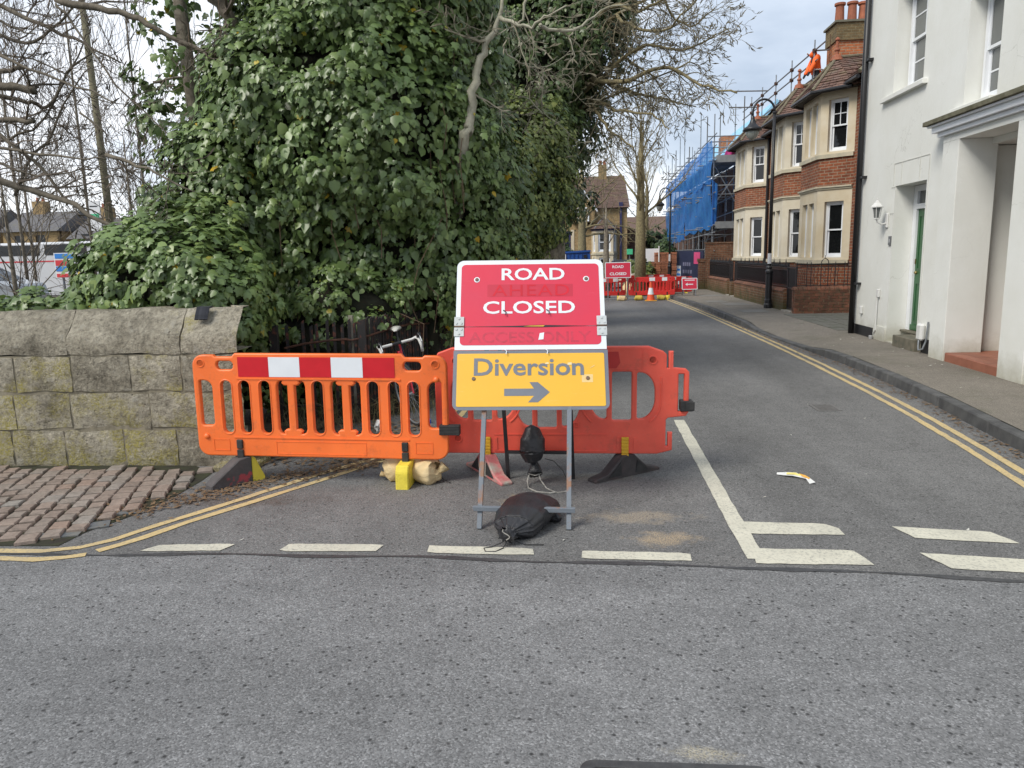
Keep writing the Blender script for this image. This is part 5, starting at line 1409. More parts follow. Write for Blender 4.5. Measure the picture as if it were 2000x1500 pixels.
def tiled_slope(a, b, c, d, rise, mb, lift=.028):
    """a-b eave edge, d-c top edge; stepped courses"""
    a, b, c, d = (Vector(p) for p in (a, b, c, d))
    L = ((d + c) / 2 - (a + b) / 2).length; n = max(3, int(L / rise))
    nrm = (b - a).cross(d - a)
    if nrm.length < 1e-6: nrm = (b - a).cross(c - a)
    nrm.normalize()
    if nrm.z < 0: nrm = -nrm
    for k in range(n):
        t0, t1 = k / n, min(1., (k + 1.06) / n)
        p0, p1 = a.lerp(d, t0), b.lerp(c, t0); q0, q1 = a.lerp(d, t1), b.lerp(c, t1)
        m = max(1, int((p1 - p0).length / .17))
        off = .5 * (k % 2)
        for j in range(m):
            u0, u1 = j / m, (j + .94) / m
            h = lift * (1 + .35 * math.sin(j * 12.9898 + k * 78.233))
            w0, w1 = p0.lerp(p1, u0) + nrm * h, p0.lerp(p1, u1) + nrm * h
            v0, v1 = q0.lerp(q1, u0) + nrm * .004, q0.lerp(q1, u1) + nrm * .004
            mb.quad(w0, w1, v1, v0); mb.quad(w0 - nrm * (h + .004), w1 - nrm * (h + .004), w1, w0)
    mb.quad(a, b, c, d) if (c - d).length > 1e-4 else mb.poly([a, b, c])
def stone_face(parent, p0, p1, z0, z1, mat, nwin, w, wz0, wz1, grid_up, shadow=.10, mull=.10, m_glass=M_GLASS_DARK, fr=.05):
    L = math.hypot(p1[0] - p0[0], p1[1] - p0[1]); ops = []
    tot = nwin * w + (nwin - 1) * mull; u = (L - tot) / 2
    for k in range(nwin): ops.append((u, u + w, wz0, wz1)); u += w + mull
    m = MB(); face_wall(m, p0, p1, z0, z1, .17, ops); m.build('stone_face', mat, parent)
    F = frame_of(p0, p1)
    for o in ops: sash_window(parent, F, o[0] + .002, o[1] - .002, o[2] + .002, o[3] - .002, shadow, M_WHITE_WOOD, m_glass, grid_up, (1, 1), fr, .020)
for bi, (yn, yf, sm_) in enumerate(BAYS):
    P = [(XM, yf + CA), (XB, yf), (XB, yn), (XM, yn - CA)]
    bay = MB(); b2 = MB()
    for k in range(3):
        face_wall(bay, P[k], P[k + 1], .1, 1.30, .16); face_wall(b2, P[k], P[k + 1], 3.27, 3.96, .16)
    by = bay.build('bay', M_BRICK, TH); b2.build('brick_band', M_BRICK, by)
    for k in range(3):
        nw, w = (1, .50) if k != 1 else (2, .46 if yf - yn < 1.7 else .6)
        stone_face(by, P[k], P[k + 1], 1.40, 3.18, sm_, nw, w, 1.46, 2.88, (1, 1))
        stone_face(by, P[k], P[k + 1], 4.06, 5.62, sm_, nw, w, 4.12, 5.40, (2, 2))
    band(P, 1.302, 1.398, .05, M_STRING, 'sill_course', by); band(P, 3.182, 3.225, .03, M_STRING, 'string_course', by); band(P, 3.227, 3.268, .06, M_STRING, 'string_course', by)
    band(P, 3.962, 4.058, .055, M_STRING, 'sill_course', by)
    # eave, gutter and turret roof
    E = offset_poly(P, .27); E0 = [Vector((p.x, p.y, 5.60)) for p in E]
    E0[0].y += .05; E0[3].y -= .05
    A = Vector((XM - .10, (yn + yf) / 2 - .05, 6.56)); Bk = Vector((XM + .95, (yn + yf) / 2, 6.62))
    rf = MB()
    tiled_slope(E0[1], E0[2], A, A, .125, rf); tiled_slope(E0[2], E0[3], A, A, .125, rf); tiled_slope(E0[0], E0[1], A, A, .125, rf)
    s3 = Vector((XM + .95, E0[3].y, 5.75)); s0 = Vector((XM + .95, E0[0].y, 5.75))
    tiled_slope(E0[3], s3, Bk, A, .125, rf); tiled_slope(s0, E0[0], A, Bk, .125, rf)
    ro = rf.build('turret_roof', M_TILE, TH)
    sf = MB(); sf.poly([(p.x, p.y, 5.585) for p in E0] + [(XM + .2, E0[3].y, 5.585), (XM + .2, E0[0].y, 5.585)]); sf.build('soffit', simple('dark_soffit', (.03, .026, .022), None, 5, .8, 0), ro)
    gt = MB(); gt.tube([(p.x - .02, p.y, 5.58) for p in E0], .045, 8); gt.build('gutter', M_GUTTER, ro)
    for (q0, q1) in ((E0[1], A), (E0[2], A), (A, Bk)):
        MB().tube([q0 + Vector((0, 0, .035)), q1 + Vector((0, 0, .035))], .045, 8).build('ridge_tile', M_HIP, ro)
    m = MB(); m.lathe([(.16, -.05), (.12, .06), (.05, .10), (.045, .18), (.07, .20), (.07, .23), (.035, .27), (.035, .44), (.065, .46), (.05, .50), (.001, .54)], 12, Matrix.Translation(A)); m.build('finial', M_TERRACOTTA, ro)
# main roof
mr = MB()
tiled_slope((XM - .28, 19.0, 5.72), (XM - .28, 33.1, 5.72), (9.15, 33.1, 7.95), (9.15, 20.6, 7.95), .13, mr)
mr.quad((9.15, 20.6, 7.95), (9.15, 33.1, 7.95), (11.5, 33.1, 5.7), (11.5, 19, 5.7))
tiled_slope((11.5, 18.95, 5.72), (XM - .28, 18.95, 5.72), (9.15, 20.6, 7.95), (9.15, 20.6, 7.95), .13, mr)
mro = mr.build('main_roof', M_TILE, TH)
MB().tube([(XM - .28, 18.97, 5.76), (9.15, 20.6, 7.99)], .05, 8).build('hip_tile', M_HIP, mro)
MB().tube([(XM - .3, 19.0, 5.66), (XM - .3, 33., 5.66)], .05, 8).build('gutter', M_GUTTER, mro)
MB().tube([(XM - .07, 28.2, 5.6), (XM - .07, 28.2, 5.3), (XM - .06, 28.25, .15)], .05, 8).build('downpipe', M_BLACK_PIPE, TH)
# chimney
ch = MB(); ch.box((7.50, 23.6, 5.9), (9.1, 24.5, 7.98)); cho = ch.build('chimney', M_BRICK_ORANGE, TH)
c2 = MB(); c2.box((7.455, 23.55, 7.60), (9.15, 24.55, 8.08)); c2.build('chimney_band', brick_mat('lichened_brick', (.20, .14, .07), (.14, .10, .05), (.2, .17, .1), soot=.5), cho)
c3 = MB(); c3.box((7.40, 23.5, 8.082), (9.2, 24.6, 8.14)); c3.build('chimney_cap', simple('chimney_cap_stone', (.16, .15, .11), None, 5, .9, .3), cho)
for k in range(5):
    m = MB(); m.lathe([(.135, 0), (.115, .50), (.155, .52), (.155, .58), (.10, .58), (.09, .45)], 14, Matrix.Translation((7.66 + k * .33, 24.0 - .06 * (k % 2), 8.14)), True); m.build('chimney_pot', M_TERRACOTTA, cho)
MB().tube([(7.45, 24.05, 7.05), (7.45, 24.05, 7.9)], .01, 5).build('flue_rod', M_RUST, cho)

# guard rails and worker on the roof
SR = thing('roof_scaffold', 'scaffold guard rails with clamped uprights behind the terrace roof', 'scaffold', (7.2, 29, 0))
for (a, b) in (((7.05, 34.0, 7.50), (7.05, 23.2, 7.50)), ((7.05, 34.0, 7.18), (7.05, 23.9, 7.18)), ((7.05, 34.0, 6.72), (7.05, 23.9, 6.72)), ((7.05, 24.2, 7.50), (9.8, 24.15, 7.55)), ((7.0, 29.5, 7.45), (5.8, 29.6, 7.5)), ((7.0, 31.0, 7.15), (5.9, 31.1, 7.2))):
    MB().tube([a, b], .024, 6).build('rail', M_STEEL_DARK, SR)
for y in (24.2, 26.6, 28.6, 30.6, 32.4):
    p = MB(); p.tube([(7.05, y, 5.4), (7.05, y, 7.8)], .024, 6); po = p.build('upright', M_STEEL, SR)
    for z in (7.5, 7.18): b = MB(); b.box((7.0, y - .06, z - .05), (7.1, y + .06, z + .05)); b.build('clamp', M_RUST, po)
b = MB(); b.box((7.12, 24.4, 6.50), (7.15, 28.0, 6.76)); b.build('toe_board', simple('new_plywood', (.62, .50, .36), None, 4, .8, .1), SR)
b = MB(); b.box((7.0, 23.8, 6.25), (8.2, 33., 6.30)); b.build('deck', M_BOARD, SR)
b = MB(); b.prism([(7.22, 25.2, 6.32), (7.22, 27.2, 6.32), (7.22, 26.9, 6.75), (7.22, 25.3, 6.85)], (.03, 0, 0)); b.build('grey_panel', M_LEAD, SR)

def skin_body(name, verts, edges, radii, mat, parent, sub=2, root=0):
    me = bpy.data.meshes.new(name); off = offset_of(parent)
    me.from_pydata([tuple(Vector(v) - off) for v in verts], edges, [])
    o = bpy.data.objects.new(name, me); COL.objects.link(o)
    md = o.modifiers.new('s', 'SKIN'); md.use_smooth_shade = True
    for i, r in enumerate(radii):
        sv = me.skin_vertices[0].data[i]; sv.radius = (r, r) if not isinstance(r, tuple) else r; sv.use_root = (i == root)
    ms = o.modifiers.new('d', 'SUBSURF'); ms.levels = sub; ms.render_levels = sub
    dg = bpy.context.evaluated_depsgraph_get(); ev = o.evaluated_get(dg)
    m2 = bpy.data.meshes.new_from_object(ev); bpy.data.objects.remove(o)
    m2.materials.clear()
    return link(name, m2, mat, parent, smooth=True)
WK = thing('person', 'worker in hooded orange high visibility jacket bending forward on the roof scaffold', 'person', (7.1, 24.35, 6.28))
q = lambda x, y, z: (7.10 + x * 1.1, 24.35 + y * 1.1, 6.28 + z * 1.1)
# whole body: pelvis, spine, head, arms and legs in one continuous figure
vb = [q(.04, 0, .50), q(.06, .02, .70), q(.03, .03, .92), q(-.02, .04, 1.02), q(-.08, .05, 1.10),
      q(.03, -.16, .95), q(-.08, -.19, .72), q(-.18, -.15, .52), q(-.21, -.14, .46),
      q(.03, .20, .95), q(-.08, .22, .72), q(-.20, .18, .52), q(-.23, .17, .46),
      q(.05, -.09, .46), q(.03, -.10, .26), q(.06, -.10, .21), q(.02, -.10, .20), q(.05, .10, .46), q(.03, .11, .26), q(.06, .11, .21), q(.02, .11, .20)]
eb = [(0, 1), (1, 2), (2, 3), (3, 4), (2, 5), (5, 6), (6, 7), (7, 8), (2, 9), (9, 10), (10, 11), (11, 12), (0, 13), (13, 14), (14, 16), (0, 17), (17, 18), (18, 20), (14, 15), (18, 19)]
rb = [.12, .13, .12, .06, .09, .075, .05, .035, .03, .075, .05, .035, .03, .085, .06, .045, .04, .085, .06, .045, .04]
bd = skin_body('body', vb, eb, rb, M_DARK_CLOTH, WK)
vj = [q(.05, 0, .46), q(.06, .02, .70), q(.03, .03, .92), q(.03, -.17, .94), q(-.08, -.20, .72), q(-.17, -.155, .54), q(.03, .21, .94), q(-.08, .23, .72), q(-.19, .185, .54)]
jk = skin_body('jacket', vj, [(0, 1), (1, 2), (2, 3), (3, 4), (4, 5), (2, 6), (6, 7), (7, 8)], [.17, .17, .15, .10, .075, .055, .10, .075, .055], M_HIVIS, WK)
hd = skin_body('hood', [q(.02, .03, .98), q(-.03, .035, 1.07), q(-.09, .04, 1.12)], [(0, 1), (1, 2)], [.11, .135, .10], M_HIVIS, WK)
fc = skin_body('face', [q(-.15, .045, 1.07), q(-.175, .045, 1.05)], [(0, 1)], [.065, .05], M_SKIN, WK)
bnd = MB(); bnd.tube([q(.06 + .185 * math.cos(a), .015 + .185 * math.sin(a), .62) for a in [2 * math.pi * k / 18 for k in range(19)]], .022, 6, False); bnd.build('reflective_band', M_HIVIS_BAND, jk)

# ------------------------------------------------------------------ garden walls, railings
GW = thing('garden_wall', 'low red brick garden wall facing the street end with rounded brick coping', 'garden wall', (6., 19, 0))
bk_ = MB(); bk_.box((5.33, 19.03, .05), (7.4, 19.22, .70)); bk_.build('mortar', M_MOSSY_BRICK, GW)
BR = {}
def brick_obj(parent, key, lo, hi):
    sz = tuple(round(hi[i] - lo[i], 3) for i in range(3))
    if sz not in BR:
        m = MB(); m.box(tuple(-s / 2 for s in sz), tuple(s / 2 for s in sz)); BR[sz] = m.mesh('brick'); box_uv(BR[sz]); BR[sz].materials.append(M_ONE_BRICK)
    o = bpy.data.objects.new('brick', BR[sz]); COL.objects.link(o); o.parent = parent
    o.location = Vector([(lo[i] + hi[i]) / 2 for i in range(3)]) - offset_of(parent) + Vector((0, random.uniform(-.003, .003), 0)); return o
for r in range(8):
    z = .115 + r * .072; x = 5.32 - (.115 if r % 2 else 0)
    while x < 7.3:
        a, b = max(x, 5.32), x + .225
        brick_obj(GW, 'n', (a, 19.015, z), (b - .012, 19.10, z + .06)); x += .237
    y = 19.12
    brick_obj(GW, 'e', (5.312, 19.12, z), (5.42, 19.23, z + .06))
for k in range(19):
    x = 5.30 + k * .108
    m = MB(); m.prism([(x, 19.02 + .115 + .125 * math.cos(a), .692 + .085 * math.sin(a)) for a in [math.pi * i / 6 for i in range(7)]], (.098, 0, 0)); m.build('coping_brick', M_ONE_BRICK, GW)
DR = thing('railing', 'ornate black iron railing with scrolls and one tall arch above the low brick garden wall', 'railing', (6, 19.13, .75))
for z in (.80, 1.255): MB().tube([(5.36, 19.13, z), (7.4, 19.13, z)], .010, 6).build('rail', M_BLACK_METAL, DR)
for z in (1.325,): MB().tube([(5.36, 19.13, z), (7.4, 19.13, z)], .010, 6).build('rail', M_BLACK_METAL, DR)
for x in (5.38, 5.62, 5.72, 6.30, 6.52, 6.60, 6.95, 7.2): MB().tube([(x, 19.13, .76), (x, 19.13, 1.37)], .010, 6).build('bar', M_BLACK_METAL, DR)
ar = [(5.96, .76), (5.96, 1.36), (5.975, 1.41), (6.01, 1.44), (6.045, 1.45), (6.08, 1.44), (6.115, 1.41), (6.13, 1.36), (6.13, .76)]
MB().tube([(x, 19.13, z) for x, z in ar], .011, 6).build('arch', M_BLACK_METAL, DR)
MB().tube([(6.045, 19.13, 1.45), (6.045, 19.13, 1.53)], .008, 6).build('arch_finial', M_BLACK_METAL, DR)
for x in (5.80, 5.88, 6.20, 6.28, 6.36, 6.75, 6.85): MB().tube([(x + .013 * math.sin(k * .9), 19.13, .81 + k * .044) for k in range(11)], .007, 5).build('wavy_bar', M_BLACK_METAL, DR)
for x in (5.50, 5.84, 6.24, 6.8): MB().tube([(x + .03 * math.cos(a), 19.13, 1.29 + .03 * math.sin(a)) for a in [2 * math.pi * k / 12 for k in range(13)]], .006, 5, False).build('ring', M_BLACK_METAL, DR)
MB().tube([(5.43, 19.13, .86), (5.57, 19.13, .86), (5.57, 19.13, 1.18), (5.43, 19.13, 1.18), (5.43, 19.13, .86)], .007, 5, False).build('scroll_panel', M_BLACK_METAL, DR)
for x in (5.475, 5.525): MB().tube([(x + .012 * math.sin(k * 1.1), 19.13, .86 + k * .032) for k in range(11)], .006, 5).build('scroll', M_BLACK_METAL, DR)
for (z0, s) in ((.84, 1), (1.0, -1), (1.13, 1)):
    for sx in (-1, 1): MB().tube([(6.045 + sx * .035 * math.sin(a) * (1 - a / 8), 19.13, z0 + .1 * a / 5 * 1.2) for a in [k * .5 for k in range(12)]], .006, 5).build('scroll', M_BLACK_METAL, DR)

SW_ = thing('garden_wall', 'long mossy brick garden wall under black railings along the pavement', 'garden wall', (5.3, 23.5, 0))
for (y0, y1) in ((20.0, 26.2), (27.45, 31.6)):
    m = MB(); m.box((5.30, y0, .05), (5.52, y1, .62)); w = m.build('brickwork', M_BRICK_OLD, SW_)
    n = int((y1 - y0) / .42)
    for k in range(n):
        a, b = y0 + (y1 - y0) * k / n, y0 + (y1 - y0) * (k + 1) / n - .008
        m = MB(); m.prism([(5.41 - .135 * math.cos(t_), a, .62 + .075 * math.sin(t_)) for t_ in [math.pi * i / 6 for i in range(7)]], (0, b - a, 0)); m.build('coping_brick', M_ONE_BRICK, SW_)
m = MB(); m.box((5.28, 26.7, .05), (5.52, 26.95, .62)); m.build('gate_pier', M_BRICK_OLD, SW_)
SRL = thing('railing', 'long black spiked iron railing standing on the mossy brick wall along the pavement', 'railing', (5.4, 24, .7))
bar_me = {}
for (y0, y1) in ((20.05, 26.15), (27.5, 31.5)):
    for z in (.74, 1.17, 1.23): 
        m = MB(); m.box((5.395, y0, z - .012), (5.425, y1, z + .012)); m.build('rail', M_BLACK_METAL, SRL)
    n = int((y1 - y0) / .10)
    for k in range(n + 1):
        y = y0 + (y1 - y0) * k / n
        tall = k % 6 == 2
        if tall not in bar_me:
            m = MB(); h = .62 if tall else .55
            m.box((-.009, -.009, 0), (.009, .009, h)); m.lathe([(.009, h), (.022, h + .02), (.018, h + .05), (.001, h + .11 if not tall else h + .16)], 6)
            bar_me[tall] = m.mesh('bar'); bar_me[tall].materials.append(M_BLACK_METAL)
        o = bpy.data.objects.new('bar', bar_me[tall]); COL.objects.link(o); o.parent = SRL; o.location = Vector((5.41, y, .69)) - SRL.location
    if True:
        m = MB(); m.box((5.428, y0, .78), (5.436, y1, 1.15)); m.build('backing_mesh', M_BLACK_METAL, SRL)
for y in (20.0, 26.2, 27.45, 31.55): m = MB(); m.box((5.385, y - .02, .62), (5.435, y + .02, 1.34)); m.build('post', M_BLACK_METAL, SRL)
def gate(y0, y1, label, z1=1.27):
    t = thing('garden_gate', label, 'gate', (5.4, (y0 + y1) / 2, 0))
    m = MB(); m.box((5.39, y0, .16), (5.425, y0 + .035, z1)); m.box((5.39, y1 - .035, .16), (5.425, y1, z1))
    for z in (.17, .7, z1 - .05): m.box((5.395, y0 + .035, z), (5.42, y1 - .035, z + .03))
    m.build('gate_frame', M_BLACK_METAL, t)
    n = 8
    for k in range(1, n): MB().tube([(5.407, y0 + (y1 - y0) * k / n, .18), (5.407, y0 + (y1 - y0) * k / n, z1 + .05)], .009, 5).build('gate_bar', M_BLACK_METAL, t)
    m = MB(); m.box((5.412, y0 + .04, .72), (5.418, y1 - .04, z1 - .06)); m.build('gate_panel', M_BLACK_METAL, t)
    m = MB(); m.box((5.26, y0 - .05, .10), (5.55, y1 + .05, .150)); m.build('threshold', simple('gate_step', (.3, .28, .24), None, 6, .9, .3), t)
    return t
gate(19.22, 19.98, 'black iron garden gate between the near garden wall and the lamp post')
gate(26.22, 26.68, 'first narrow black iron gate in the far gap of the mossy garden wall')
gate(26.97, 27.43, 'second narrow black iron gate beyond the short brick pier')
HB = thing('boundary_wall', 'tall weathered brick boundary wall closing the far end of the front gardens', 'wall', (6, 31.9, 0))
m = MB(); m.box((5.25, 31.75, .05), (7.0, 32.0, 1.98)); m.build('brickwork', M_BRICK_OLD, HB)
m = MB(); m.box((5.22, 31.72, 1.982), (7.0, 32.03, 2.05)); m.build('coping', M_BRICK_OLD, HB)
m = MB(); m.box((5.0, 31.9, .05), (5.24, 32.2, 1.25)); m.box((4.96, 31.86, 1.252), (5.28, 32.24, 1.38)); m.build('gate_pier', M_BRICK_OLD, HB)

# ------------------------------------------------------------------ street lamps
def lamp(label, foot, H, r, arm, group='swan neck street lamps'):
    t = thing('street_lamp', label, 'street lamp', foot, group)
    x, y, z = foot
    m = MB(); m.lathe([(.115 * r, 0), (.115 * r, .10), (.10 * r, .13), (.10 * r, .22), (.088 * r, .26), (.088 * r, .92), (.105 * r, .95), (.105 * r, 1.0), (.07 * r, 1.06), (.085 * r, 1.10), (.06 * r, 1.15)], 16, Matrix.Translation(foot)); m.build('base', M_BLACK_METAL, t, smooth=False)
    top = z + H
    pts = [(x, y, z + 1.1), (x - .0 * r, y, top)]
    MB().tube(pts, [.052 * r, .040 * r], 12).build('pole', M_BLACK_METAL, t, smooth=True)
    n = 14; R = arm / 2
    arc = [(x - R + R * math.cos(a), y, top + R * 1.15 * math.sin(a)) for a in [math.pi * k / n for k in range(n + 1)]]
    arc = arc + [(x - arm, y, top - .10 * r)]
    MB().tube(arc, .028 * r, 10).build('swan_neck', M_BLACK_METAL, t, smooth=True)
    MB().lathe([(.05 * r, -.03), (.055 * r, .0), (.05 * r, .03)], 12, Matrix.Translation((x, y, top - .02))).build('collar', M_BLACK_METAL, t)
    hx = Matrix.Translation((x - arm, y, top - .10 * r))
    hd = MB(); hd.lathe([(.03 * r, .02), (.045 * r, 0), (.05 * r, -.06), (.085 * r, -.17), (.15 * r, -.25), (.235 * r, -.30), (.245 * r, -.33), (.235 * r, -.37), (.19 * r, -.38)], 20, hx); hd.build('lamp_shade', M_BLACK_METAL, t, smooth=True)
    gl = MB(); gl.lathe([(.185 * r, -.375), (.165 * r, -.45), (.12 * r, -.53), (.06 * r, -.585), (.001, -.60)], 20, hx); gl.build('lamp_glass', simple('milky_lamp_glass', (.42, .44, .40), (.30, .32, .28), 5, .15, 0), t, smooth=True)
    m = MB(); m.lathe([(.053 * r, 1.2), (.053 * r, 1.48)], 14, Matrix.Translation(foot), False); m.build('notice', M_WHITE_PRINT, t)
    return t
lamp('black swan neck street lamp standing on the pavement by the mossy garden wall', (5.17, 21.0, .12), 5.15, 1.0, .56)
lamp('distant black swan neck street lamp beside the blue netted scaffold', (3.68, 31.0, .12), 3.85, .78, .42)

# ------------------------------------------------------------------ far end of the street: roadworks, scaffold, house
FB = slotted_barrier('plastic_barrier', 'red plastic barrier with two white patches straight behind the traffic cone', M_FAR_RED, 'red barriers round the far roadworks',
                     [(.90, 1.14, M_REFL_WHITE), (1.44, 1.66, M_REFL_WHITE)], detail=False)
for px in (.345, 1.663): barrier_foot(FB, px, 'stub', 0, 0, [M_FOOT_YELLOW]); peg(FB, px, .19, .355, M_RUBBER)
FB.location = (1.78, 27.3, 0); FB.rotation_euler = (0, 0, R_(-2)); FB.scale = (.83, .83, .80)
def far_barrier(x, y, rot, s, label): 
    r = dup(FB, (x, y, 0), R_(rot), label, 'red barriers round the far roadworks'); r.scale = (s, s, s * .95); return r
far_barrier(.05, 27.5, -1, .83, 'red plastic barrier half hidden behind the big diversion sign, left of the cone')
far_barrier(3.3, 27.9, 78, .80, 'red plastic barrier turned edge on at the kerb beside the arrow sign')
far_barrier(2.05, 30.2, 12, .83, 'red plastic barrier standing at a slant in front of the brick pallets')
far_barrier(2.85, 28.9, 16, .78, 'red plastic barrier behind the small arrow sign on the pavement')
for i, (x, y, lab) in enumerate(((1.55, 27.05, 'yellow sandbag at the foot of the far barrier by the road closed sign'), (2.15, 27.1, 'yellow sandbag beside the left foot of the far barrier'), (2.95, 27.05, 'yellow sandbag right of the traffic cone'))):
    t = thing('sandbag', lab, 'sandbag', (x, y, 0)); b = bag_mesh([(x - .17, y, .05), (x - .08, y, .09), (x + .08, y, .085), (x + .17, y, .05)], [.02, .09, .09, .02], 40 + i, 18, [.1, .02, .02, .1], floor=.003)
    b.build('bag', M_BAG_TAN if i == 0 else simple('yellow_sandbag', (.55, .42, .06), (.40, .32, .07), 8, .8, .2), t, smooth=True)
CN = thing('traffic_cone', 'orange traffic cone with white sleeve before the far red barriers', 'traffic cone', (2.53, 26.7, 0))
m = MB(); m.box((2.53 - .2, 26.5, 0), (2.73, 26.9, .035)); m.build('base', simple('cone_base', (.55, .28, .03), None, 6, .6, 0), CN, bevel=.01)
TC = Matrix.Translation((2.53, 26.7, .035))
M_CONE = plastic('orange_cone_plastic', (.72, .10, .03), (.66, .09, .03))
for (z0, z1, mm, nm) in ((0, .20, M_CONE, 'lower_cone'), (.20, .43, M_REFL_WHITE, 'white_sleeve'), (.43, .63, M_CONE, 'upper_cone')):
    rr = lambda z: .145 - .175 * z
    m = MB(); m.lathe([(rr(z0), z0), (rr(z1), z1)], 20, TC, True); m.build(nm, mm, CN, smooth=False)
# far signs
def small_sign(name, label, x, y, w, h, z0, lean, red, lines, arrow=None):
    t = thing(name, label, 'road sign', (x, y, 0))
    M = basis((x, y, z0), (1, .05, 0), (0, lean, 1))
    put_mesh('plate', curve_plate([rrect(-w / 2, 0, w / 2, h, .03)], .004, .001), M, M_SIGN_WHITE, t)
    put_mesh('red_panel', curve_plate([rrect(-w / 2 + .025, .025, w / 2 - .025, h - .025, .02)], .001, .0003), M @ Matrix.Translation((0, 0, .0062)), red, t)
    for (s, ww, cap, yy) in lines: put_mesh('lettering', text_mesh(s, ww, cap, .03, .0006), M @ Matrix.Translation((0, yy, .0085)), M_SIGN_WHITE, t)
    if arrow: put_mesh('arrow', curve_plate([[(p[0] * w, p[1] * h) for p in arrow]], .001, .0002), M @ Matrix.Translation((0, 0, .0085)), M_SIGN_WHITE, t)
    for sx in (-1, 1):
        MB().tube([(x + sx * w * .38, y - .05, 0), M @ Vector((sx * w * .38, h * .9, -.02))], .016, 6).build('leg', M_FRAME, t); MB().tube([(x + sx * w * .38, y + .45, 0), M @ Vector((sx * w * .38, h * .9, -.02))], .016, 6).build('leg', M_FRAME, t)
    return t
small_sign('road_sign', 'small distant red ROAD CLOSED sign partly behind the big leaning sign', 1.40, 27.0, .92, .56, .82, .12, M_SIGN_RED, [('ROAD', .40, .10, .35), ('CLOSED', .60, .10, .10)])
ARW = [(-.28, .45), (-.12, .30), (-.15, .41), (.22, .41), (.22, .49), (-.15, .49), (-.12, .60)]
small_sign('road_sign', 'small faded red sign with a white left arrow standing on the pavement', 3.98, 27.4, .56, .42, .34, .2, M_SIGN_RED, [], ARW)
put_mesh('sign_strip', curve_plate([rrect(-.18, 0, .18, .03, .002)], .001, .0002), basis((3.98, 27.40 + .066 - .0092, .66), (1, .05, 0), (0, .2, 1)), M_SIGN_WHITE, bpy.data.objects['road_sign.002'])
# blue container with its sign board
CT = thing('site_container', 'blue steel site container with corrugated side and white sign board', 'container', (-.4, 33.5, 0))
m = MB(); m.prism([(-1.42, 33., .1), (.5, 33., .1), (.5, 33., 1.83), (-1.42, 33., 1.76)], (0, 2.2, 0)); m.build('body', M_BLUE_STEEL, CT)
for k in range(11):
    x = -1.38 + k * .18; m = MB(); m.box((x, 32.955, .2), (x + .09, 32.999, 1.68)); m.build('rib', M_BLUE_STEEL, CT)
m = MB(); m.prism([(-1.45, 32.93, 1.70), (.52, 32.93, 1.77), (.52, 32.93, 1.85), (-1.45, 32.93, 1.78)], (0, .07, 0)); m.build('top_rail', M_BLUE_STEEL, CT)
m = MB(); m.box((.22, 32.94, 1.50), (.36, 32.954, 1.66)); m.build('hatch', M_BLACK_PIPE, CT)
m = MB(); m.box((-1.38, 32.90, 1.25), (-.55, 32.925, 1.69)); sb = m.build('sign_board', M_WHITE_PRINT, CT)
m = MB(); m.box((-1.30, 32.895, 1.59), (-1.06, 32.899, 1.625)); m.box((-1.30, 32.895, 1.46), (-1.265, 32.899, 1.59)); m.box((-1.30, 32.894, 1.46), (-1.21, 32.898, 1.53)); m.build('logo', simple('navy_print', (.03, .03, .12), None, 5, .5, 0), sb)
m = MB(); m.box((-1.13, 32.895, 1.47), (-1.06, 32.899, 1.53)); m.build('logo', M_RED_PRINT, sb)
put_mesh('lettering', text_mesh('CAPLING', .36, .075, .01, .0005), basis((-.80, 32.894, 1.545), (1, 0, 0), (0, 0, 1)), M_RED_PRINT, sb)
# pallets of brick and sand bags of aggregate
for (x0, y0, nx, ny, nz, lab) in ((2.95, 31.6, 3, 2, 12, 'low pallet of new red bricks inside the roadworks'), (3.35, 33.3, 4, 2, 16, 'tall pallet of red brown bricks by the white site post')):
    t = thing('brick_pallet', lab, 'pallet', (x0, y0, 0))
    for k in range(4): m = MB(); m.box((x0 - .05, y0 + k * .22, .0), (x0 + nx * .24 + .05, y0 + k * .22 + .09, .11)); m.build('slat', M_BOARD, t)
    BRD = simple('new_red_brick', (.36, .15, .08), (.26, .10, .055), 12, .9, .3, rand=.25)
    if 'bp' not in BR: m = MB(); m.box((-.105, -.3, -.045), (.105, .3, .045)); BR['bp'] = m.mesh('brick'); BR['bp'].materials.append(BRD)
    for k in range(nz):
        for i in range(nx):
            o = bpy.data.objects.new('brick', BR['bp']); COL.objects.link(o); o.parent = t; o.location = (i * .235 + .11 + random.uniform(-.012, .012), .4 + random.uniform(-.02, .02), .16 + k * .098)
t = thing('rubble_heap', 'heap of pale stones and broken rubble behind the far barrier', 'rubble', (2.2, 30.5, 0))
for k in range(26):
    r = random.uniform(.05, .12); x, y = random.gauss(2.2, .22), random.gauss(30.8, .2)
    b = bmesh.new(); bmesh.ops.create_icosphere(b, subdivisions=1, radius=r)
    for v_ in b.verts: v_.co *= random.uniform(.7, 1.15)
    me = bpy.data.meshes.new('stone'); b.to_mesh(me); b.free(); me.transform(Matrix.Translation((x - 2.2, y - 30.5, .55 + random.uniform(0, .30) - abs(x - 2.2) * .4)))
    link('stone', me, simple('pale_rubble', (.42, .36, .26), (.5, .47, .40), 6, .9, .3) if k % 6 == 0 else bpy.data.materials['pale_rubble'], t)
m = MB(); m.lathe([(.55, 0), (.45, .35), (.25, .62), (.05, .72), (.001, .72)], 12, Matrix.Translation((2.2, 30.8, 0))); m.build('sand', M_BAG_TAN, t, smooth=True)
t = thing('site_post', 'slim white site post standing behind the brick pallets', 'post', (3.42, 32.6, 0)); MB().tube([(3.42, 32.6, 0), (3.42, 32.6, 1.95)], .03, 8).build('post_shaft', M_PLASTIC_WHITE, t)
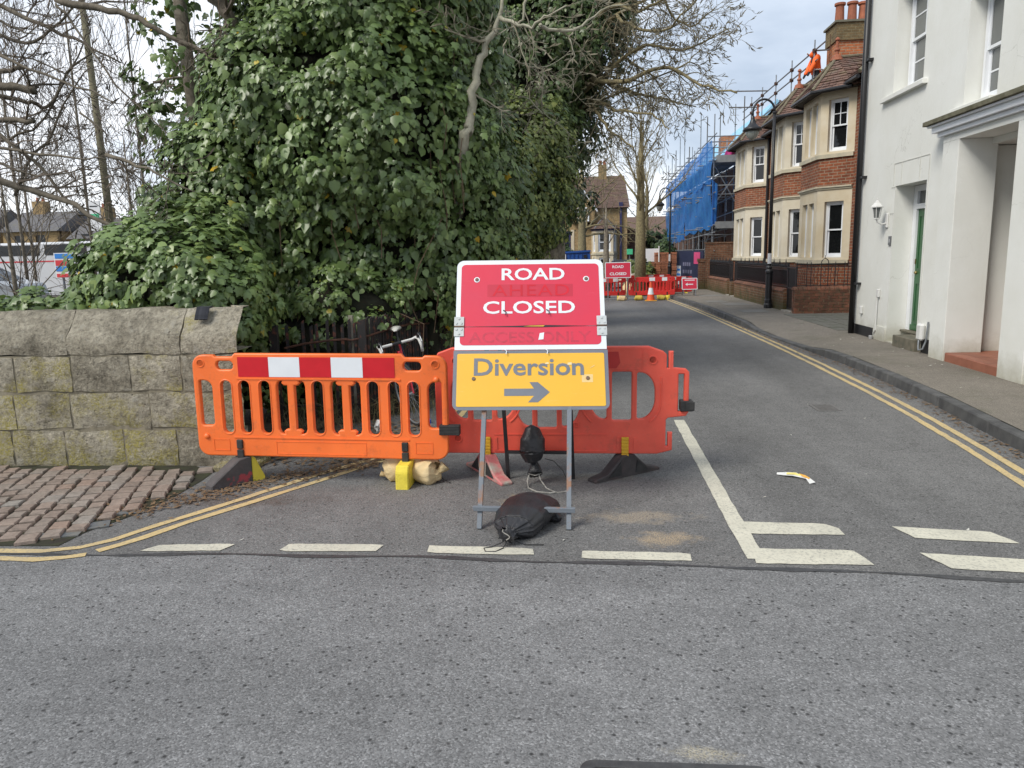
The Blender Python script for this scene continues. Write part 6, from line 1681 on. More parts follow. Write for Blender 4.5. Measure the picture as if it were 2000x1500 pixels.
t = thing('notice_board', 'plain white board behind the bare street tree', 'board', (3.3, 34, 1.0)); m = MB(); m.box((2.98, 34, 1.28), (3.55, 34.03, 1.85)); m.build('board', M_WHITE_PRINT, t); MB().tube([(3.3, 34.05, 0), (3.3, 34.05, 1.3)], .03, 6).build('leg', M_FRAME, t)
t = thing('notice_board', 'small green notice by the foot of the bare street tree', 'board', (2.3, 34, 1.0)); m = MB(); m.box((2.16, 34.2, 1.62), (2.42, 34.23, 1.86)); m.build('board', M_GREEN_PRINT, t); MB().tube([(2.29, 34.26, 0), (2.29, 34.26, 1.63)], .03, 6).build('leg', M_FRAME, t)

def car(label, loc, rot, mat, s=1.0):
    t = thing('parked_car', label, 'car', (0, 0, 0))
    prof = [(-2.0, .35), (-2.05, .75), (-1.9, .95), (-1.35, 1.02), (-.75, 1.42), (.7, 1.45), (1.45, 1.05), (1.95, .95), (2.05, .6), (2.0, .35)]
    m = MB(); m.prism([(x, -.82, z) for x, z in prof], (0, 1.64, 0)); m.build('body', mat, t, bevel=.05)
    for sy in (-.835, .825):
        g = MB(); g.prism([(x, sy, z) for x, z in [(-1.15, 1.03), (-.70, 1.36), (-.05, 1.38), (-.05, 1.03)]], (0, .01, 0)); g.build('side_window', M_GLASS_DARK, t)
        g = MB(); g.prism([(x, sy, z) for x, z in [(.02, 1.03), (.02, 1.38), (.66, 1.38), (1.2, 1.05)]], (0, .01, 0)); g.build('side_window', M_GLASS_DARK, t)
        for x in (-1.3, 1.3):
            w = MB(); w.lathe([(.2, -.1), (.32, -.1), (.32, .1), (.2, .1)], 20, Matrix.Translation((x, sy * .92, .32)) @ Matrix.Rotation(R_(90), 4, 'X')); wo = w.build('wheel', M_TYRE, t)
            w = MB(); w.lathe([(.21, -.105), (.21, .105)], 14, Matrix.Translation((x, sy * .92, .32)) @ Matrix.Rotation(R_(90), 4, 'X')); w.build('rim', M_STEEL, wo)
    g = MB(); g.add([(-1.36, -.70, 1.045), (-1.36, .70, 1.045), (-.80, .64, 1.42), (-.80, -.64, 1.42)], [(0, 3, 2, 1)]); g.build('windscreen', M_GLASS_DARK, t)
    g = MB(); g.add([(1.44, -.70, 1.075), (1.44, .70, 1.075), (.78, .64, 1.445), (.78, -.64, 1.445)], [(0, 1, 2, 3)]); g.build('rear_window', M_GLASS_DARK, t)
    for y in (-.6, .6): 
        g = MB(); g.box((-2.07, y - .16, .68), (-1.98, y + .16, .82)); g.build('headlight', M_GLASS_GREY, t)
    t.location = loc; t.rotation_euler = (0, 0, R_(rot)); t.scale = (s, s, s); return t
car('dark blue parked car seen beyond the far tree trunk', (2.6, 38, .0), 70, M_CAR_DARK, .95)
car('pale silver car parked beyond the ivy on the low wall', (-18.2, 20.5, .22), 8, M_CAR_SILVER, 1.05)

# scaffold, netting and the house under repair
SC = thing('scaffold', 'tall tube scaffold with boarded lifts and blue debris netting round the house under repair', 'scaffold', (5.6, 40, 0))
rg = random.Random(3)
ys = [32.3 + k * 1.75 for k in range(10)]
for j, y in enumerate(ys):
    for x in (5.58, 6.75):
        top = 6.5 + rg.uniform(.2, 2.3) - (y - 32) * .055
        MB().tube([(x, y, .1), (x, y, top)], .026, 6).build('standard', M_STEEL if (j + int(x)) % 3 else M_STEEL_DARK, SC)
    for z in (1.75, 2.7, 4.0, 5.35, 6.1): MB().tube([(5.2 if j % 2 else 5.4, y + .08, z), (7.2, y + .08, z)], .024, 6).build('transom', M_STEEL, SC)
for z in (1.7, 2.45, 2.75, 3.4, 4.05, 4.6, 5.4, 5.9, 6.35):
    for x in (5.60, 6.75): MB().tube([(x - .03, 31.7, z), (x - .03, 48.6, z - .35)], .024, 6).build('ledger', M_STEEL, SC)
for (x0, y0, z0, x1, y1, z1) in ((5.6, 32.6, 5.3, 7.0, 32.6, 2.9), (5.63, 33., 2.6, 5.63, 35.5, 1.2), (5.63, 35.3, 2.6, 5.63, 37.8, 1.2), (5.63, 38., 5.2, 5.63, 41.2, 2.9), (6.9, 32.4, 5.3, 5.65, 32.4, 3.6)):
    MB().tube([(x0, y0, z0), (x1, y1, z1)], .025, 6).build('brace', M_STEEL, SC)
for z in (1.65, 2.35, 4.35, 4.7, 6.3): MB().tube([(5.3, 32.25, z), (7.3, 32.25, z)], .025, 6).build('guard_rail', M_STEEL, SC)
for z in (2.72, 5.36):
    for k in range(5): m = MB(); m.box((5.66 + k * .225, 32.0, z), (5.66 + k * .225 + .215, 48., z + .04)); m.build('scaffold_board', M_BOARD, SC)
    m = MB(); m.box((5.62, 31.96, z - .12), (7.3, 31.995, z + .16)); m.build('toe_board', simple('grey_toe_board', (.26, .27, .28), (.2, .21, .22), 5, .8, .1), SC)
for k in range(6):
    y = 35.6 + k * 1.9; z = 2.65 - k * .05 + (k % 2) * 1.6
    m = MB(); 
    for q in range(4): m.tube([(4.95 + q * .02, y + q * .12, z), (6.3, y + q * .12, z + .02)], .022, 5)
    m.build('projecting_tubes', M_STEEL, SC, kind='stuff')
def net(y0, y1, z0, z1, x, seed, label=None):
    m = MB(); ny, nz = 28, 14; rr = random.Random(seed); ph = [rr.uniform(0, 6) for _ in range(5)]
    P = {}
    for i in range(ny + 1):
        for j in range(nz + 1):
            u, w = i / ny, j / nz
            y = y0 + (y1 - y0) * u; zb = z0 - (y - 32) * .012 + .06 * math.sin(y * 3 + ph[0]) * (1 - w); zt = z1 - (y - 32) * .03
            P[i, j] = (x + .02 * math.sin(y * 4 + ph[1] + w * 2) + .03 * math.sin(w * 7 + ph[2] + y) - .05 * math.sin(math.pi * u * 3), y, zb + (zt - zb) * w)
    vs = [P[i, j] for i in range(ny + 1) for j in range(nz + 1)]
    m.add(vs, [(i * (nz + 1) + j, (i + 1) * (nz + 1) + j, (i + 1) * (nz + 1) + j + 1, i * (nz + 1) + j + 1) for i in range(ny) for j in range(nz)])
    return m.build('debris_net', M_NET, SC, smooth=True)
net(32.25, 40.2, 2.6, 4.6, 5.50, 1); net(40.1, 48.4, 2.35, 4.55, 5.50, 2); net(32.2, 40.2, 4.5, 6.15, 5.47, 3); net(40.1, 48.5, 4.45, 6.15, 5.47, 4)
m = MB(); 
for i in range(10):
    a0, a1 = i / 10, (i + 1) / 10
    f = lambda a, w: (5.5 + .22 * a + .02 * math.sin(a * 12 + w * 3), 32.2 - .05 * math.sin(a * 9), 2.7 + w * (1.9 - .3 * a) + (.1 * a))
    for j in range(6): m.quad(f(a0, j / 6), f(a1, j / 6), f(a1, (j + 1) / 6), f(a0, (j + 1) / 6))
m.build('debris_net', M_NET, SC, smooth=True)
net(46.8, 48.5, .3, 2.5, 5.45, 6)
t = thing('sheeting_bundle', 'pink and blue bundled sheeting on the top lift of the scaffold', 'sheeting', (6.2, 32.6, 5.5))
for (x, y, z, r, mm) in ((6.25, 32.7, 5.68, .18, simple('magenta_sheeting', (.55, .04, .22), None, 5, .7, .2)), (6.42, 32.8, 5.80, .18, bpy.data.materials['magenta_sheeting']), (6.66, 32.7, 5.9, .22, simple('blue_sheeting', (.04, .22, .62), None, 5, .7, .2)), (6.85, 32.8, 5.85, .25, bpy.data.materials['blue_sheeting'])):
    b = bag_mesh([(x, y, z - r), (x, y, z - r * .5), (x + .03, y, z + r * .4), (x, y, z + r)], [.05, r * .9, r * .8, .05], int(x * 10), 16, [.1, .15, .15, .2]); b.build('sheet', mm, t, smooth=True)
RH = thing('house_under_repair', 'dark brick house behind the blue netted scaffold with pale blue roof membrane', 'house', (7.3, 40, 0))
m = MB(); ops = [(12 + k * 3.4 + 1.2, 12 + k * 3.4 + 2.4, z, z + 1.5) for k in range(4) for z in (1.0, 3.6)]
face_wall(m, (7.35, 59.8), (7.35, 33.3), .1, 5.6, .3, ops); m.box((7.66, 33.3, .1), (12, 33.6, 5.6)); m.box((8.2, 33.6, .1), (8.3, 59.8, 5.5)); m.build('wall', M_BRICK_BROWN, RH)
F = frame_of((7.35, 59.8), (7.35, 33.3))
for o in ops: sash_window(RH, F, o[0], o[1], o[2], o[3], .12, M_WHITE_WOOD, M_GLASS_DARK, (1, 1), (1, 1), .06, .03)
m = MB(); m.prism([(6.62, 33.2, 5.92), (6.70, 33.2, 5.85), (8.35, 33.2, 7.75), (8.25, 33.2, 7.84)], (0, 14.4, 0)); m.build('roof_membrane', M_MEMBRANE, RH)
m = MB(); m.prism([(8.36, 33.2, 7.8), (12, 33.2, 5.7), (12, 33.2, 5.5), (8.36, 33.2, 7.6)], (0, 14.4, 0)); m.build('roof', M_TILE_FAR, RH)
m = MB(); m.box((6.95, 38.2, 5.9), (7.8, 39., 7.15)); m.build('chimney', M_BRICK_ORANGE, RH)
# hoarding, fence panels
t = thing('hoarding', 'navy site hoarding with pale print and a pink poster beside the brick boundary wall', 'hoarding', (5., 33.5, 0))
HM = basis((4.55, 35.6, .1), (.70, -3.2, 0), (0, 0, 1))
put_mesh('panel', curve_plate([rrect(0, 0, 3.3, 1.62, .01)], .02, .002), HM, M_NAVY, t)
put_mesh('poster', curve_plate([rrect(2.25, 1.05, 2.95, 1.55, .01)], .004, .001), HM @ Matrix.Translation((0, 0, .024)), M_PINK, t)
for k, (x0, x1, z) in enumerate(((.9, 1.9, .95), (.9, 2.1, .62))):
    for q in range(4): put_mesh('print_mark', curve_plate([rrect(x0 + q * (x1 - x0) / 4, z, x0 + (q + .72) * (x1 - x0) / 4, z + .16, .01)], .002, .0005), HM @ Matrix.Translation((0, 0, .024)), simple('dull_print', (.20, .20, .30), None, 5, .6, 0) if not bpy.data.materials.get('dull_print') else bpy.data.materials['dull_print'], t)
put_mesh('notice', curve_plate([rrect(.12, .1, .62, .95, .01)], .004, .001), HM @ Matrix.Translation((0, 0, .026)), M_WHITE_PRINT, t)
for z in (.25, .5, .72): put_mesh('notice_band', curve_plate([rrect(.16, z, .58, z + .1, .01)], .002, .0005), HM @ Matrix.Translation((0, 0, .032)), M_BLUE_PRINT, t)
t = thing('site_fence', 'blue sheeted mesh site fence panels beneath the scaffold by the distant lamp post', 'fence', (4., 36, 0))
for (x0, x1, sheet) in ((3.72, 4.22, simple('blue_grey_sheet', (.10, .17, .36), (.16, .22, .38), 3, .7, .2)), (4.28, 4.78, None)):
    MB().tube([(x0, 35.9, .1), (x0, 35.9, 1.55), (x1, 35.9, 1.58), (x1, 35.9, .1), (x0, 35.9, .1)], .022, 6, False).build('panel_frame', M_STEEL, t)
    m = MB()
    for k in range(12): m.tube([(x0 + (x1 - x0) * k / 12, 35.9, .1), (x0 + (x1 - x0) * k / 12, 35.9, 1.55)], .004, 4)
    m.build('mesh_wires', M_STEEL_DARK, t, kind='stuff')
    if sheet: m = MB(); m.box((x0 + .03, 35.92, .15), (x1 - .03, 35.93, 1.5)); m.build('sheet', sheet, t)
    else: m = MB(); m.box((x0 + .03, 35.96, .15), (x1 - .03, 35.97, 1.2)); m.build('sheet', simple('brown_sheet', (.12, .09, .06), None, 3, .8, .2), t)

# far buff house
BH = thing('buff_house', 'buff brick house with brown tiled roof and stone bay window closing the street', 'house', (1, 45, 0))
YH = 45.
m = MB(); face_wall(m, (-2.2, YH), (2.86, YH), .0, 4.35, .3, [(.95, 1.75, 1.65, 3.02), (2.6, 3.1, 3.4, 4.15)]); m.box((2.56, YH + .31, 0), (2.86, YH + 6, 4.35)); m.box((-2.2, YH + .9, 0), (2.5, YH + 1., 4.3)); m.build('wall', M_BRICK_BUFF, BH)
rf = MB(); tiled_slope((-2.4, YH - .25, 4.30), (3.0, YH - .25, 4.30), (2.82, YH + 2.4, 6.35), (-2.4, YH + 2.4, 6.35), .14, rf, .02); rf.quad((3.0, YH + 5, 4.3), (-2.4, YH + 5, 4.3), (-2.4, YH + 2.4, 6.35), (2.82, YH + 2.4, 6.35)); rf.poly([(2.92, YH - .2, 4.3), (2.92, YH + 5, 4.3), (2.80, YH + 2.4, 6.32)]); rf.build('roof', M_TILE_FAR, BH)
m = MB(); m.box((1.25, YH + 2.1, 5.9), (1.75, YH + 2.7, 7.0)); co_ = m.build('chimney', M_BRICK_BUFF, BH)
for k in range(2): m = MB(); m.lathe([(.09, 0), (.08, .25), (.10, .27)], 10, Matrix.Translation((1.38 + k * .24, YH + 2.4, 7.0))); m.build('chimney_pot', M_TERRACOTTA, co_)
m = MB(); m.prism([(-.35, YH - .35, 3.5), (.95, YH - .35, 3.5), (.95, YH - .35, 4.2), (.3, YH - .35, 5.2), (-.35, YH - .35, 4.2)], (0, 1.2, 0)); m.build('gable', M_BRICK_BUFF, BH)
for sx in (-1, 1): MB().tube([(.3, YH - .42, 5.32), (.3 + sx * .82, YH - .42, 4.1)], .05, 6).build('bargeboard', M_WHITE_WOOD, BH)
for (x0, x1, z0, z1) in ((-.05, .25, 3.55, 4.35), (.33, .63, 3.55, 4.35)):
    sash_window(BH, frame_of((-2, YH - .46), (3, YH - .46)), x0 + 2, x1 + 2, z0, z1, .02, M_WHITE_WOOD, M_GLASS_DARK, (1, 1), (1, 1), .05)
M_BLUE_TRIM = simple('navy_window_trim', (.03, .03, .10), None, 5, .5, 0)
BP = [(.78, YH), (1.02, YH - .55), (2.02, YH - .55), (2.28, YH)]
for k in range(3):
    n = (1, 1, 1)[k]; L = math.hypot(BP[k + 1][0] - BP[k][0], BP[k + 1][1] - BP[k][1])
    ww = .34 if k != 1 else .74
    m = MB(); face_wall(m, BP[k], BP[k + 1], 0, 3.0, .12, [((L - ww) / 2, (L + ww) / 2, 1.78, 2.88), ((L - ww) / 2 + .05, (L + ww) / 2 - .05, .75, 1.45)]); m.build('bay', M_BATH, BH)
    sash_window(BH, frame_of(BP[k], BP[k + 1]), (L - ww) / 2, (L + ww) / 2, 1.78, 2.88, .05, M_WHITE_WOOD, M_GLASS_DARK, (1, 1), (1, 1), .06)
    sash_window(BH, frame_of(BP[k], BP[k + 1]), (L - ww) / 2 + .05, (L + ww) / 2 - .05, .75, 1.45, .05, M_WHITE_WOOD, M_GLASS_DARK, (1, 1), (1, 1), .06)
band(BP, 1.60, 1.70, .05, M_STRING, 'sill_course', BH); band(BP, 3.0, 3.08, .05, M_BLUE_TRIM, 'eave_band', BH)
rf = MB(); E = offset_poly(BP, .15); A = Vector((1.52, YH - .05, 3.85))
for k in range(3): tiled_slope((*E[k], 3.09), (*E[k + 1], 3.09), A, A, .14, rf, .02)
rf.build('bay_roof', M_TILE_FAR, BH)
for k in (1, 2): MB().tube([(*E[k], 3.1), A], .035, 6).build('hip_tile', M_LEAD, BH)
sash_window(BH, frame_of((-2.2, YH), (2.86, YH)), .95, 1.75, 1.65, 3.02, .05, M_BLUE_TRIM, M_GLASS_DARK, (1, 1), (1, 1), .06)
m = MB(); m.box((-1.35, YH - .04, 1.5), (-.4, YH + .02, 1.64)); m.box((-1.45, YH - .03, 1.64), (-1.27, YH, 3.1)); m.box((-.43, YH - .03, 1.64), (-.25, YH, 3.1)); m.build('window_surround', M_BATH, BH)
m = MB(); m.box((2.42, YH - .14, .1), (2.54, YH - .02, 4.45)); m.box((2.36, YH - .18, 4.35), (2.6, YH, 4.6)); m.build('downpipe', M_BLUE_TRIM, BH)
t = thing('brown_wall', 'brown brick side wall beyond the buff house', 'wall', (3.2, 46, 0)); m = MB(); m.prism([(2.9, 46.5, 0), (3.55, 46.5, 0), (3.55, 46.5, 2.85), (2.9, 46.5, 3.3)], (0, 3, 0)); m.build('brickwork', M_BRICK_BROWN, t)
t = thing('grey_shed', 'grey board fence and low roof beyond the bare street tree', 'fence', (4, 50, 0))
for k in range(16): m = MB(); m.box((3.5 + k * .16, 50, 0), (3.5 + k * .16 + .15, 50.04, 2.25)); m.build('board', M_BOARD, t)
t = thing('distant_house', 'distant house just visible above the grey fence', 'house', (5, 70, 0)); m = MB(); m.box((4., 70, 0), (9, 76, 3.2)); m.build('wall', M_BRICK_BUFF, t); m = MB(); m.prism([(3.8, 69.8, 3.2), (3.8, 76.2, 3.2), (3.8, 73, 5.0)], (5.4, 0, 0)); m.build('roof', M_TILE_FAR, t)

# ------------------------------------------------------------------ things seen over the wall on the left
t = thing('coach', 'white coach with a long dark window band beyond the ivy covered wall', 'coach', (-28, 32, 0))
m = MB(); m.box((-36, 32, .35), (-19.5, 34.4, 2.78)); m.build('body', M_COACH, t, bevel=.08)
for k in range(7):
    x = -35.2 + k * 2.25
    m = MB(); m.box((x, 31.985, 2.20), (x + 2.0 if k != 3 else x + 1.6, 31.998, 2.66)); m.build('window', M_GLASS_DARK, t)
m = MB(); m.box((-36, 31.99, 1.9), (-19.5, 31.998, 1.96)); m.build('stripe', M_RED_PRINT, t)
for x in (-33.5, -22.5): m = MB(); m.lathe([(.3, -.15), (.48, -.15), (.48, .15), (.3, .15)], 20, Matrix.Translation((x, 32.05, .48)) @ Matrix.Rotation(R_(90), 4, 'X')); m.build('wheel', M_TYRE, t)
t = thing('site_sign', 'blue and red safety notice board half covered by ivy', 'sign', (-13.0, 18, 0))
m = MB(); m.box((-13.25, 18, 1.42), (-12.55, 18.03, 2.04)); pn = m.build('board', M_WHITE_PRINT, t)
for (z0, z1, mm) in ((1.90, 2.02, M_BLUE_PRINT), (1.72, 1.86, M_RED_PRINT), (1.58, 1.70, M_BLUE_PRINT), (1.43, 1.52, M_RED_PRINT)):
    m = MB(); m.box((-13.22, 17.99, z0), (-12.75 if mm is M_RED_PRINT else -12.62, 17.998, z1)); m.build('print_band', mm, pn)
for x in (-13.1, -12.7): MB().tube([(x, 18.06, 0), (x, 18.06, 1.5)], .03, 6).build('leg', M_FRAME, t)
t = thing('telegraph_pole', 'tall weathered wooden telegraph pole left of the ivy covered trees', 'pole', (-14.24, 22, 0))
MB().tube([(-14.2, 22, 0), (-14.26, 22, 6), (-14.40, 22, 13)], [.12, .10, .07], 12).build('pole_shaft', simple('weathered_pole', (.20, .18, .11), (.13, .12, .075), 5, .9, .4, 20), t, smooth=True)
t = thing('wall_notice', 'white panel with a green sign fixed beside the telegraph pole', 'sign', (-14.5, 21.8, 3))
m = MB(); m.box((-14.72, 21.8, 2.75), (-14.38, 21.84, 3.62)); m.build('panel', M_WHITE_PRINT, t); m = MB(); m.box((-14.68, 21.79, 3.12), (-14.42, 21.798, 3.24)); m.build('green_sign', M_GREEN_PRINT, t)
m = MB(); m.box((-14.70, 21.79, 3.45), (-14.45, 21.798, 3.48)); m.build('dark_line', M_BLACK_PIPE, t); MB().tube([(-14.5, 21.86, 0), (-14.5, 21.86, 2.8)], .04, 6).build('leg', M_FRAME, t)
M_SLATE = tile_mat('grey_slate', (.10, .10, .11), (.14, .135, .14), (.12, .115, .11))
for i, (x0, x1, zr, lab) in enumerate(((-62, -50, 6.3, 'leftmost distant buff house with slate roof behind bare branches'), (-48.5, -43.6, 6.0, 'middle distant buff house with tall chimney behind the coach'), (-42.5, -37, 5.3, 'low distant buff house nearest the telegraph pole'))):
    t = thing('distant_house', lab, 'house', ((x0 + x1) / 2, 62, 0))
    ops = [(1 + k * 1.9, 1.9 + k * 1.9, 3.2, 4.3) for k in range(int((x1 - x0 - 1) / 1.9))]
    m = MB(); face_wall(m, (x0, 60), (x1, 60), 0, zr - 1.4, .3, ops); m.box((x0, 60.6, 0), (x1, 66, zr - 1.4)); m.build('wall', M_BRICK_BUFF, t)
    for o in ops: m = MB(); m.box((x0 + o[0], 60.1, o[2]), (x0 + o[1], 60.12, o[3])); m.build('window', M_GLASS_DARK, t)
    m = MB(); m.prism([(x0 - .2, 59.7, zr - 1.4), (x0 - .2, 66.3, zr - 1.4), (x0 - .2, 63, zr + .4)], (x1 - x0 + .4, 0, 0)); m.build('roof', M_SLATE, t)
    m = MB(); m.box((x0 + 1., 62.6, zr - .2), (x0 + 2.1, 63.4, zr + 1.3)); c = m.build('chimney', M_BRICK_BUFF, t)
    for q in range(2): m = MB(); m.lathe([(.14, 0), (.11, .35)], 8, Matrix.Translation((x0 + 1.3 + q * .5, 63, zr + 1.3))); m.build('chimney_pot', M_TERRACOTTA, c)

# measured limb lines (metres, radius at the base)
RIGHT=[
([(0.23, 16.0, 4.74), (0.43, 15.75, 4.44), (0.59, 15.5, 4.16), (0.87, 15.25, 3.89), (1.08, 15.0, 3.69)], 0.045) ,
([(0.26, 16.0, 4.77), (0.77, 15.5, 4.49), (1.13, 15.0, 4.36), (1.44, 14.5, 4.15), (1.63, 14.0, 3.86)], 0.04) ,
([(0.2, 16.0, 5.14), (0.4, 15.64, 5.09), (0.87, 15.29, 4.96), (1.26, 14.93, 5.03), (1.68, 14.57, 5.03), (1.92, 14.21, 4.79), (2.3, 13.86, 4.5), (2.68, 13.5, 4.34)], 0.06) ,
([(0.6, 15.5, 6.15), (0.86, 15.1, 6.0), (1.23, 14.7, 5.74), (1.59, 14.3, 5.61), (1.79, 13.9, 5.7), (1.98, 13.5, 5.83)], 0.045) ,
([(0.5, 16.0, 5.86), (0.77, 16.2, 5.79), (1.11, 16.4, 5.56), (1.52, 16.6, 5.39), (1.82, 16.8, 5.1), (2.22, 17.0, 4.61)], 0.04) ,
([(0.23, 16.0, 5.03), (0.4, 15.75, 5.08), (0.88, 15.5, 5.44), (1.28, 15.25, 5.6), (1.67, 15.0, 5.47), (2.07, 14.75, 5.38), (2.52, 14.5, 5.55)], 0.05) ,
([(0.26, 16.0, 5.2), (1.25, 16.67, 5.01), (1.94, 17.33, 4.99), (2.68, 18.0, 4.93)], 0.045) ,
([(0.58, 15.0, 6.21), (1.1, 14.67, 6.04), (1.41, 14.33, 6.07), (1.8, 14.0, 6.14)], 0.045) ,
([(1.76, 14.6, 4.98), (2.05, 14.6, 5.17), (2.26, 14.6, 5.31)], 0.02) ,
([(1.39, 15.0, 6.4), (1.72, 15.0, 6.08), (2.1, 15.0, 5.83), (2.41, 15.0, 6.02), (2.52, 15.0, 6.12)], 0.03) ,
]
PALE=[
([(-0.99, 11.0, 5.28), (-1.07, 11.0, 5.0), (-1.15, 11.0, 4.79), (-1.28, 11.0, 4.62), (-1.39, 11.0, 4.35), (-1.47, 11.0, 4.02), (-1.54, 11.0, 3.57), (-1.56, 11.0, 3.47)], 0.075) ,
([(-1.07, 11.0, 5.0), (-0.93, 10.9, 4.89), (-0.72, 10.8, 4.78), (-0.53, 10.7, 4.79), (-0.37, 10.6, 4.86), (-0.09, 10.5, 4.96)], 0.03) ,
([(-0.51, 11.0, 4.86), (-0.39, 11.1, 4.81), (-0.14, 11.2, 4.81), (0.08, 11.3, 4.91), (0.36, 11.4, 5.12), (0.76, 11.5, 5.23)], 0.028) ,
([(-1.15, 11.0, 4.78), (-1.33, 11.15, 4.78), (-1.54, 11.3, 4.85)], 0.015) ,
([(-1.05, 11.5, 4.7), (-0.93, 11.62, 4.58), (-0.68, 11.75, 4.5), (-0.38, 11.88, 4.51), (-0.07, 12.0, 4.74)], 0.014) ,
([(-0.52, 12.0, 4.4), (-0.52, 12.12, 4.17), (-0.57, 12.25, 3.98), (-0.45, 12.37, 3.88), (-0.08, 12.5, 3.58)], 0.014) ,
([(-0.7, 11.0, 5.22), (-0.75, 11.0, 4.96), (-0.9, 11.0, 4.83), (-1.14, 11.0, 4.75)], 0.02) ,
([(-0.11, 12.0, 4.91), (-0.07, 12.0, 4.66), (-0.23, 12.0, 4.47), (-0.07, 12.0, 4.34), (-0.08, 12.0, 4.11)], 0.012) ,
([(-0.53, 12.0, 3.87), (-0.71, 12.0, 4.05), (-1.04, 12.0, 4.17)], 0.01) ,
]
LEFT=[
([(-6.84, 8.5, 4.61), (-6.54, 8.5, 4.47), (-6.32, 8.5, 4.38), (-6.09, 8.5, 4.31)], 0.02) ,
([(-6.9, 8.5, 4.27), (-6.54, 8.43, 4.1), (-5.97, 8.35, 3.84), (-5.38, 8.28, 3.61), (-5.07, 8.2, 3.5)], 0.022) ,
([(-7.79, 9.5, 4.62), (-7.37, 9.5, 4.41), (-6.69, 9.5, 4.25), (-6.18, 9.5, 3.84), (-5.7, 9.5, 3.74)], 0.016) ,
([(-5.37, 8.0, 3.35), (-5.13, 8.0, 3.16), (-5.07, 8.0, 3.01), (-5.0, 8.0, 2.88)], 0.012) ,
([(-6.51, 8.0, 3.04), (-5.85, 7.87, 2.93), (-5.34, 7.73, 2.84), (-4.86, 7.6, 2.8)], 0.02) ,
([(-4.81, 7.5, 2.82), (-4.53, 7.43, 2.74), (-4.22, 7.37, 2.62), (-3.8, 7.3, 2.41)], 0.022) ,
([(-6.6, 8.0, 3.41), (-6.33, 8.0, 3.17), (-5.97, 8.0, 2.85), (-5.7, 8.0, 2.5), (-5.65, 8.0, 2.36)], 0.03) ,
([(-5.92, 8.6, 4.65), (-5.67, 8.5, 4.42), (-5.17, 8.4, 3.73), (-4.7, 8.3, 3.27), (-4.3, 8.2, 2.93)], 0.016) ,
([(-6.9, 8.8, 4.85), (-6.17, 8.8, 4.47), (-5.77, 8.8, 4.29), (-5.35, 8.8, 4.04)], 0.03) ,
([(-6.16, 7.2, 2.72), (-5.73, 7.15, 2.56), (-5.22, 7.1, 2.43), (-4.75, 7.05, 2.22), (-4.34, 7.0, 2.01)], 0.045) ,
([(-7.53, 9.0, 4.08), (-7.01, 9.0, 4.08), (-6.71, 9.0, 4.09)], 0.05) ,
([(-7.55, 9.0, 3.95), (-7.04, 9.0, 3.91), (-6.79, 9.0, 3.87), (-6.59, 9.0, 3.83)], 0.085) ,
([(-7.61, 9.0, 3.53), (-7.1, 9.0, 3.5), (-6.66, 9.0, 3.46)], 0.06) ,
([(-7.73, 9.2, 3.92), (-7.28, 9.28, 3.86), (-6.97, 9.37, 3.78), (-6.85, 9.45, 3.73), (-6.73, 9.53, 3.85), (-6.57, 9.62, 4.18), (-6.28, 9.7, 4.41)], 0.035) ,
([(-5.64, 8.2, 4.57), (-5.16, 8.2, 4.46), (-4.81, 8.2, 4.37), (-4.53, 8.2, 4.22), (-4.14, 8.2, 4.02), (-3.83, 8.2, 3.9), (-3.55, 8.2, 3.82), (-3.05, 8.2, 3.71)], 0.04) ,
([(-4.44, 7.9, 3.6), (-4.3, 7.9, 3.63), (-4.14, 7.9, 3.65), (-4.03, 7.9, 3.76), (-3.83, 7.9, 3.91), (-3.56, 7.9, 4.1)], 0.016) ,
([(-3.94, 8.3, 4.59), (-3.82, 8.34, 4.44), (-3.74, 8.38, 4.26), (-3.62, 8.42, 4.12), (-3.43, 8.46, 3.97), (-3.2, 8.5, 3.73)], 0.085) ,
([(-7.42, 9.5, 4.68), (-7.0, 9.5, 4.53), (-6.63, 9.5, 4.68), (-6.24, 9.5, 4.96), (-6.05, 9.5, 5.08)], 0.025) ,
([(-7.78, 9.8, 3.38), (-7.29, 9.8, 3.53), (-6.79, 9.8, 4.08), (-6.43, 9.8, 4.58), (-6.3, 9.8, 4.78)], 0.02) ,
([(-7.45, 9.5, 2.66), (-7.07, 9.5, 3.18), (-6.81, 9.5, 3.38), (-6.45, 9.5, 3.93), (-6.17, 9.5, 4.2)], 0.022) ,
([(-6.94, 8.6, 2.96), (-6.55, 8.6, 2.82), (-6.17, 8.6, 2.78), (-5.72, 8.6, 2.89)], 0.018) ,
([(-6.72, 9.0, 2.6), (-6.25, 9.0, 2.72), (-5.85, 9.0, 2.97)], 0.012) ,
]

